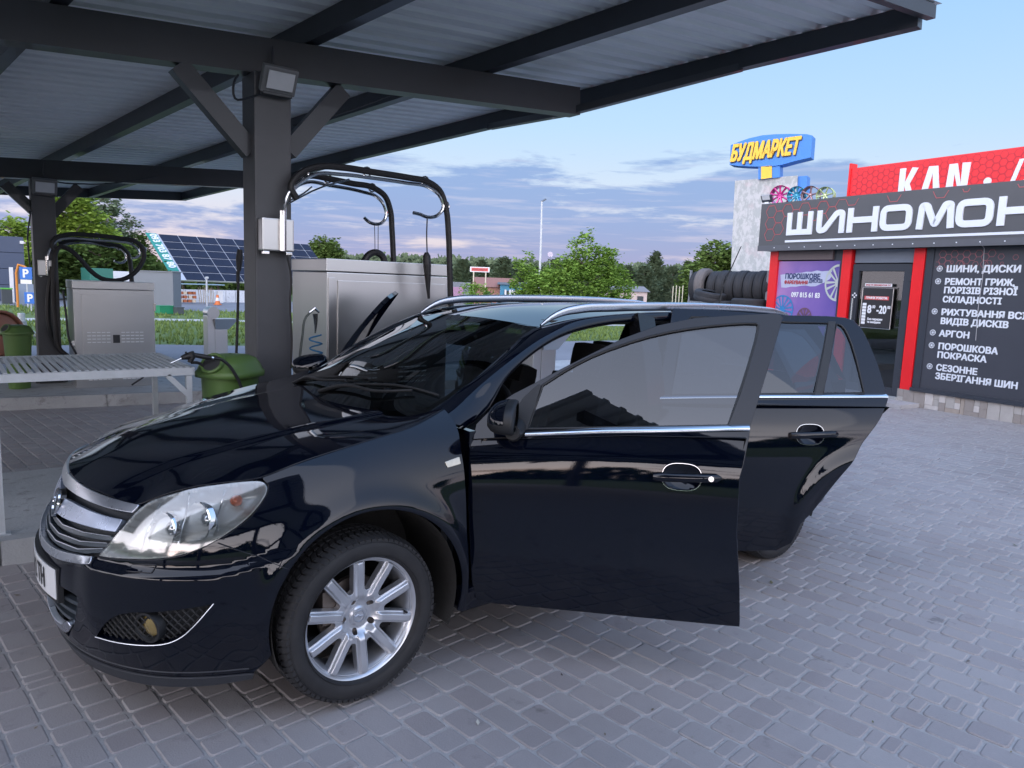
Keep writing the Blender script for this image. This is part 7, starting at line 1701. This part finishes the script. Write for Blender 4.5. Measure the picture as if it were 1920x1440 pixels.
# ---- wheels
def make_wheel():
    w = bpy.data.objects.new('wheel', None); COL.objects.link(w); w.empty_display_size = .1      # face at -y
    R0 = .316; b = MB()
    prof = [(.224, -.080), (.232, -.090), (.236, -.098), (.248, -.1045), (.268, -.1065), (.286, -.1035), (.300, -.095), (.307, -.086), (.310, -.070), (.3085, -.0695),
            (.3085, .0695), (.310, .070), (.307, .086), (.300, .095), (.268, .1065), (.236, .098), (.224, .080)]
    b.lathe(prof, 96, 'y'); tyre = b.build('tyre', RUBBER, w, True, angle=40)
    b = MB()                                           # tread blocks with sipes
    n = 76
    for i in range(n):
        a = 2 * pi * i / n
        for y0, y1, sh in ((-.101, -.060, .35), (-.052, -.020, -.4), (-.012, .012, 0), (.020, .052, .4), (.060, .101, -.35)):
            w_ = 2 * pi / n * .74
            V = []
            for rr in (.3035, .3165):
                for yy in (y0, y1):
                    for da in (-w_ / 2, w_ / 2):
                        r = rr
                        if abs(yy) > .09: r = rr - .014
                        aa = a + da + sh * (yy - (y0 + y1) / 2) / .32 + (0 if abs(y0) < .03 else (.5 * 2 * pi / n if y0 > 0 else 0))
                        V.append((r * cos(aa), yy, r * sin(aa)))
            b.add(V, [(0, 1, 3, 2), (4, 6, 7, 5), (0, 4, 5, 1), (2, 3, 7, 6), (0, 2, 6, 4), (1, 5, 7, 3)])
    b.build('tread', RUBBER, tyre)
    b = MB()
    for rr, y in ((.236, -.1035), (.290, -.1035)): b.lathe([(rr - .002, y + .003), (rr, y - .0008), (rr + .002, y + .003)], 96, 'y')
    b.build('sidewall_rib', RUBBER, tyre, True)
    # rim barrel
    rim = bpy.data.objects.new('rim', None); COL.objects.link(rim); rim.scale = (1.075, 1, 1.075); rim.parent = w; rim.empty_display_size = .05
    b = MB(); b.lathe([(.2005, -.068), (.204, -.078), (.209, -.084), (.216, -.0865), (.2185, -.084), (.2185, -.078), (.214, -.074)], 96, 'y'); b.build('rim_lip', ALLOY, rim, True, angle=60)
    b = MB(); b.lathe([(.2005, -.069), (.194, -.058), (.188, -.035), (.184, .0), (.186, .05), (.205, .075)], 80, 'y'); b.build('rim_barrel', ALLOY, rim, True, angle=60)
    sp = [pi / 2 + radians(3) + 2 * pi * k / 10 for k in range(10)]
    def dist_sp(u, v):
        d = np.full(np.shape(u), 9.)
        for a in sp:
            al = u * cos(a) + v * sin(a); pe = np.abs(-u * sin(a) + v * cos(a)); d = np.where(al > 0, np.minimum(d, pe), d)
        return d
    def FACE(u, v):      # depth of the wheel face seen square on
        u, v = np.broadcast_arrays(np.asarray(u, float), np.asarray(v, float)); r = np.hypot(u, v); d = dist_sp(u, v)
        crest = .0 + .010 * sstep(.03, .09, r) - .016 * sstep(.12, .20, r)        # dished centre, spokes fall to the lip
        out = -.066 - crest * .0 + .022 * sstep(.09, .02, r) * 1.0 + .0 * r
        ridge = .013 * (1 - sstep(.0090, .0185, d)) * sstep(.055, .085, r) * (1 - sstep(.197, .204, r) * .4)
        y = -.062 + .018 * (1 - sstep(.045, .075, r)) - ridge - .012 * sstep(.10, .19, r) * .6
        return np.stack([u, y, v], -1)
    holes = []
    for k in range(10):
        a = sp[k] + pi / 10
        hw = .0195                                    # half width of a spoke incl. its bevel
        a0, a1 = sp[k], sp[k] + pi / 5
        P = []
        ro, rv = .1995, hw / sin(pi / 10)             # windows: wedge with a round foot
        ra = np.arcsin(hw / ro)
        for t in np.linspace(a0 + ra, a1 - ra, 9): P.append((ro * cos(t), ro * sin(t)))
        rb = .082; cb = rb + .016; rad = cb * sin(pi / 10) - hw
        cb = .105; rad = cb * sin(pi / 10) - hw
        for t in np.linspace(pi / 2 - pi / 10 + 0, -(pi / 2 - pi / 10) - 0 + 0, 2): pass
        for t in np.linspace(pi / 2 + pi / 10, 3 * pi / 2 - pi / 10, 9): P.append((cb * cos(a) + rad * cos(a + t), cb * sin(a) + rad * sin(a + t)))
        holes.append(np.array(P))
    bolts = [sp[0] + pi / 10 + 2 * pi * k / 5 for k in range(5)]
    for a in bolts: holes.append(np.array([(.055 * cos(a) + .0115 * cos(t), .055 * sin(a) + .0115 * sin(t)) for t in np.linspace(0, 2 * pi, 17)[:-1]]))
    outer = [(.2015 * cos(t), .2015 * sin(t)) for t in np.linspace(0, 2 * pi, 121)[:-1]]
    patch('spokes', FACE, outer, ALLOY, rim, .0025, holes=holes, flip=1, thick=.030, round_=.0015)
    b = MB()
    for a in bolts: b.cyl((.055 * cos(a), -.030, .055 * sin(a)), (.055 * cos(a), -.040, .055 * sin(a)), .0085, 6)
    b.build('wheel_bolt', STEEL, rim)
    b = MB(); b.lathe([(0, -.0545), (.028, -.053), (.034, -.048), (.036, -.040)], 32, 'y'); b.build('hub_cap', ALLOY, rim, True)
    emblem(Vector((0, -.0545, 0)), Matrix(((1, 0, 0), (0, 0, -1), (0, 1, 0))), .022, SATIN, rim)
    b = MB(); b.lathe([(.06, .0), (.135, -.002), (.136, .018), (.06, .018)], 48, 'y'); b.lathe([(0, -.02), (.065, -.018), (.07, .0)], 24, 'y'); b.box((-.10, .02, .05), (.07, .10, .13), None, .01); b.build('brake_disc', STEEL, w, True)
    b = MB(); b.cyl((.175 * cos(-.15), -.060, .175 * sin(-.15) + .0), (.178 * cos(-.15), -.085, .178 * sin(-.15)), .004, 8); b.build('valve', BPLAST, rim)
    w.parent = car; return w
wheel = make_wheel()
STEER = -.07
wheel.scale = (1.02, 1, 1.02); wheel.location = (0, -.742, .322); wheel.rotation_euler = (0, 0, -STEER)
for x, sd in ((2.703, -1), (0, 1), (2.703, 1)):
    c = copy_tree(wheel, car); c.location = (x, sd * .742, .322); c.rotation_euler = (0, 0, pi if sd > 0 else 0)
MB().tube([(3.10, 0, 1.46), (3.12, 0, 1.60), (3.30, 0, 1.90)], [.010, .005, .003], 8).build('antenna', BPLAST, car, True)
# pale dust line of the pressed seams, wiper of the door foot and interior handle catch
for sd in (-1, 1):
    MB().tube([tuple(BODY(s, .226, sd)) for s in np.linspace(.02, 1.03, 30)], .003, 5).build('lip_seam', LIP, car, True)
# =====================================================================================================
#  PAVING STONES: mixed lengths in courses, the largest in view as separate stones
# =====================================================================================================
def stone_mat():
    t = NT('paving_stone'); g = t.n('ShaderNodeNewGeometry').outputs['Random Per Island']; oi = t.n('ShaderNodeObjectInfo').outputs['Random']
    r = t.math('FRACT', t.math('ADD', g, oi)); v = t.co('Generated' if False else 'Object'); gp = t.n('ShaderNodeNewGeometry').outputs['Position']
    big = t.noise(gp, .8, 6, .6); fine = t.noise(gp, 160, 2); mid = t.noise(gp, 9, 5, .65)
    c = t.ramp(r, [(0, (.262, .222, .212)), (.35, (.318, .281, .268)), (.7, (.297, .270, .262)), (1, (.352, .320, .305))])
    c = t.mix(t.math('MULTIPLY', big, .55), c, (.27, .265, .285)); c = t.mix(t.math('MULTIPLY', fine, .35), c, (.46, .45, .46)); c = t.mix(t.ramp(mid, [(.60, 0), (.74, .45)]), c, (.13, .125, .13))
    c = t.mix(t.ramp(t.noise(gp, 2.1, 5, .7), [(.66, 0), (.70, .55)]), c, (.085, .08, .08))
    c = t.mix(t.ramp(t.noise(gp, .42, 6, .62, .5), [(.50, 0), (.66, .30)]), c, (.15, .138, .135))
    c = t.mix(t.ramp(t.noise(gp, 1.3, 7, .7), [(.60, 0), (.72, .35)]), c, (.40, .38, .36))
    t.bsdf(c, t.math('MULTIPLY_ADD', mid, .25, .52), 0, t.bump(t.math('ADD', fine, t.math('MULTIPLY', mid, 1.5)), .35, .003)); return t.m
STONE = stone_mat()
ROWW = .118; LENS = (.058, .118, .118, .146, .176, .176)
rz_ = radians(6.5); ca_, sa_ = cos(rz_), sin(rz_)
def uvw(u, v): return (u * ca_ - v * sa_, u * sa_ + v * ca_)      # v runs along the courses, nearly +y
def stone_verts(L_, Wd, rg):
    g = .0042; a, b = Wd / 2 - g, L_ / 2 - g; r = min(.016, b * .45)
    out = []
    for inset, z, rr in ((0, -.02, r), (0, -.0038, r), (.0055, 0, r * .8)):
        A, B = a - inset, b - inset
        for sx, sy in ((1, 1), (-1, 1), (-1, -1), (1, -1)):
            pts = [(A, B - rr), (A - rr * .3, B - rr * .3), (A - rr, B)]
            if sx * sy < 0: pts = pts[::-1]
            out += [(sx * x, sy * y, z) for x, y in pts]
    return np.array(out)
SF = [(i, (i + 1) % 12, 12 + (i + 1) % 12, 12 + i) for i in range(12)] + [(12 + i, 12 + (i + 1) % 12, 24 + (i + 1) % 12, 24 + i) for i in range(12)] + [tuple(range(24, 36))]
regions = [np.array([(-14, -8), (40, -8), (40, 1.0), (5.55, 1.10), (-1, 1.36), (-14, 2.56)]), np.array([(-14, 3.97), (-1, 3.0), (5.5, 2.80), (5.6, 1.16), (16, .8), (16, 5.0), (8.4, 5.55), (1.3, 6.17), (-.74, 6.43), (-14, 8.5)])]
camf = np.array(_f); camr = np.array(_r); camu = np.array(_u)
def proj_(x, y):
    d = np.array([x, y, 0]) - np.array([-1.169, -3.185, 1.574]); z = d @ camf
    if z < .3: return None
    return 960 + 1375.6 * (d @ camr) / z, 720 - 1375.6 * (d @ camu) / z, z
pav = empty('pavement', (0, 0, 0)); pav['kind'] = 'structure'; pav['label'] = 'grey lilac concrete paving stones laid in courses'
rgs = random.Random(21); stones = []
for iu in range(-130, 260):
    u = iu * ROWW; v = -9.0 + rgs.uniform(-.2, 0)
    while v < 9.5:
        L_ = rgs.choice(LENS); vc = v + L_ / 2; v += L_
        x, y = uvw(u + rgs.gauss(0, .0012), vc)
        if x > 10.6 + .12 * (y - 1.9) * -1: continue
        p = proj_(x, y)
        if p is None: 
            if hypot(x + 1.17, y + 3.18) < 3: pass
            continue
        if not (-260 < p[0] < 2180 and p[1] < 1700): continue
        if p[2] > 13.5: continue
        stones.append((x, y, L_, 1375.6 * L_ * ROWW / p[2] ** 2 if (-20 < p[0] < 1940 and p[1] < 1460) else 0))
q = np.array([(s[0], s[1]) for s in stones]); ok = inpoly(regions[0], q) | inpoly(regions[1], q)
stones = [s for s, k in zip(stones, ok) if k]
def hidden(x, y): return -.55 < x < 3.3 and -.72 < y < .8
order = sorted(range(len(stones)), key=lambda i: -stones[i][3] * (0 if hidden(stones[i][0], stones[i][1]) else 1)); own = set(order[:300])
base_me = {}
V = []; F = []; nv = 0
for i, (x, y, L_, a) in enumerate(stones):
    if L_ not in base_me:
        A = stone_verts(L_, ROWW, rgs); me = bpy.data.meshes.new('paving_stone'); me.from_pydata([tuple(p) for p in A], [], SF); me.materials.append(STONE); base_me[L_] = (A, me)
    A, me = base_me[L_]; rz = rz_ + rgs.gauss(0, .008); dz = rgs.gauss(0, .0008); tx, ty = rgs.gauss(0, .004), rgs.gauss(0, .004)
    if i in own:
        o = bpy.data.objects.new('paving_stone', me); COL.objects.link(o); o.parent = pav; o.location = (x, y, dz); o.rotation_euler = (tx, ty, rz)
    else:
        c, s = cos(rz), sin(rz); X = A[:, 0] * c - A[:, 1] * s + x; Y = A[:, 0] * s + A[:, 1] * c + y; Z = A[:, 2] + dz + A[:, 0] * -ty + A[:, 1] * tx
        V.append(np.stack([X, Y, Z], 1)); nv += 1
V = np.concatenate(V); 
me = bpy.data.meshes.new('paving_stones_beyond'); nS = nv
lv = np.array([i for f in SF for i in f]); ls = np.array([len(f) for f in SF])
me.vertices.add(len(V)); me.vertices.foreach_set('co', V.ravel().astype('f'))
allv = (lv[None, :] + (np.arange(nS) * 36)[:, None]).ravel(); cnt = np.tile(ls, nS); st = np.r_[0, np.cumsum(cnt)[:-1]]
me.loops.add(len(allv)); me.loops.foreach_set('vertex_index', allv.astype('i')); me.polygons.add(len(cnt)); me.polygons.foreach_set('loop_start', st.astype('i')); me.polygons.foreach_set('loop_total', cnt.astype('i'))
me.polygons.foreach_set('use_smooth', np.zeros(len(cnt), bool)); me.update(calc_edges=True); me.materials.append(STONE); o = bpy.data.objects.new('paving_stones', me); COL.objects.link(o); o.parent = pav; o['kind'] = 'stuff'
print('stones', len(stones), 'joined', nS)

# grit, seed husks and little leaves lying about
rgd = random.Random(64); V = []; F = []
for _ in range(420):
    a = rgd.uniform(-.35, 1.9); D = 1.3 + 8.5 * rgd.random() ** 1.3; x, y = -1.17 + D * sin(a), -3.18 + D * cos(a)
    if y > 1.1 or (-.9 < x < 3.6 and -.9 < y < .9): continue
    s = rgd.uniform(.003, .009) if rgd.random() < .85 else rgd.uniform(.012, .022); t = rgd.uniform(0, pi); o = len(V); c, q = cos(t) * s, sin(t) * s
    V.extend([(x - c, y - q, .0035), (x + q * .5, y - c * .5, .004), (x + c, y + q, .0035 + s * .3), (x - q * .5, y + c * .5, .006)]); F.append((o, o + 1, o + 2, o + 3))
dm = NT('debris'); dm.bsdf(dm.ramp(dm.n('ShaderNodeNewGeometry').outputs['Random Per Island'], [(0, (.05, .04, .03)), (.5, (.22, .18, .12)), (.8, (.10, .12, .05)), (1, (.6, .58, .54))]), .8); dm = dm.m
o = mesh_obj('ground_litter', V, F, dm, None, False); tag(o, 'scattered grit and dry leaf bits on the paving', kind='stuff')
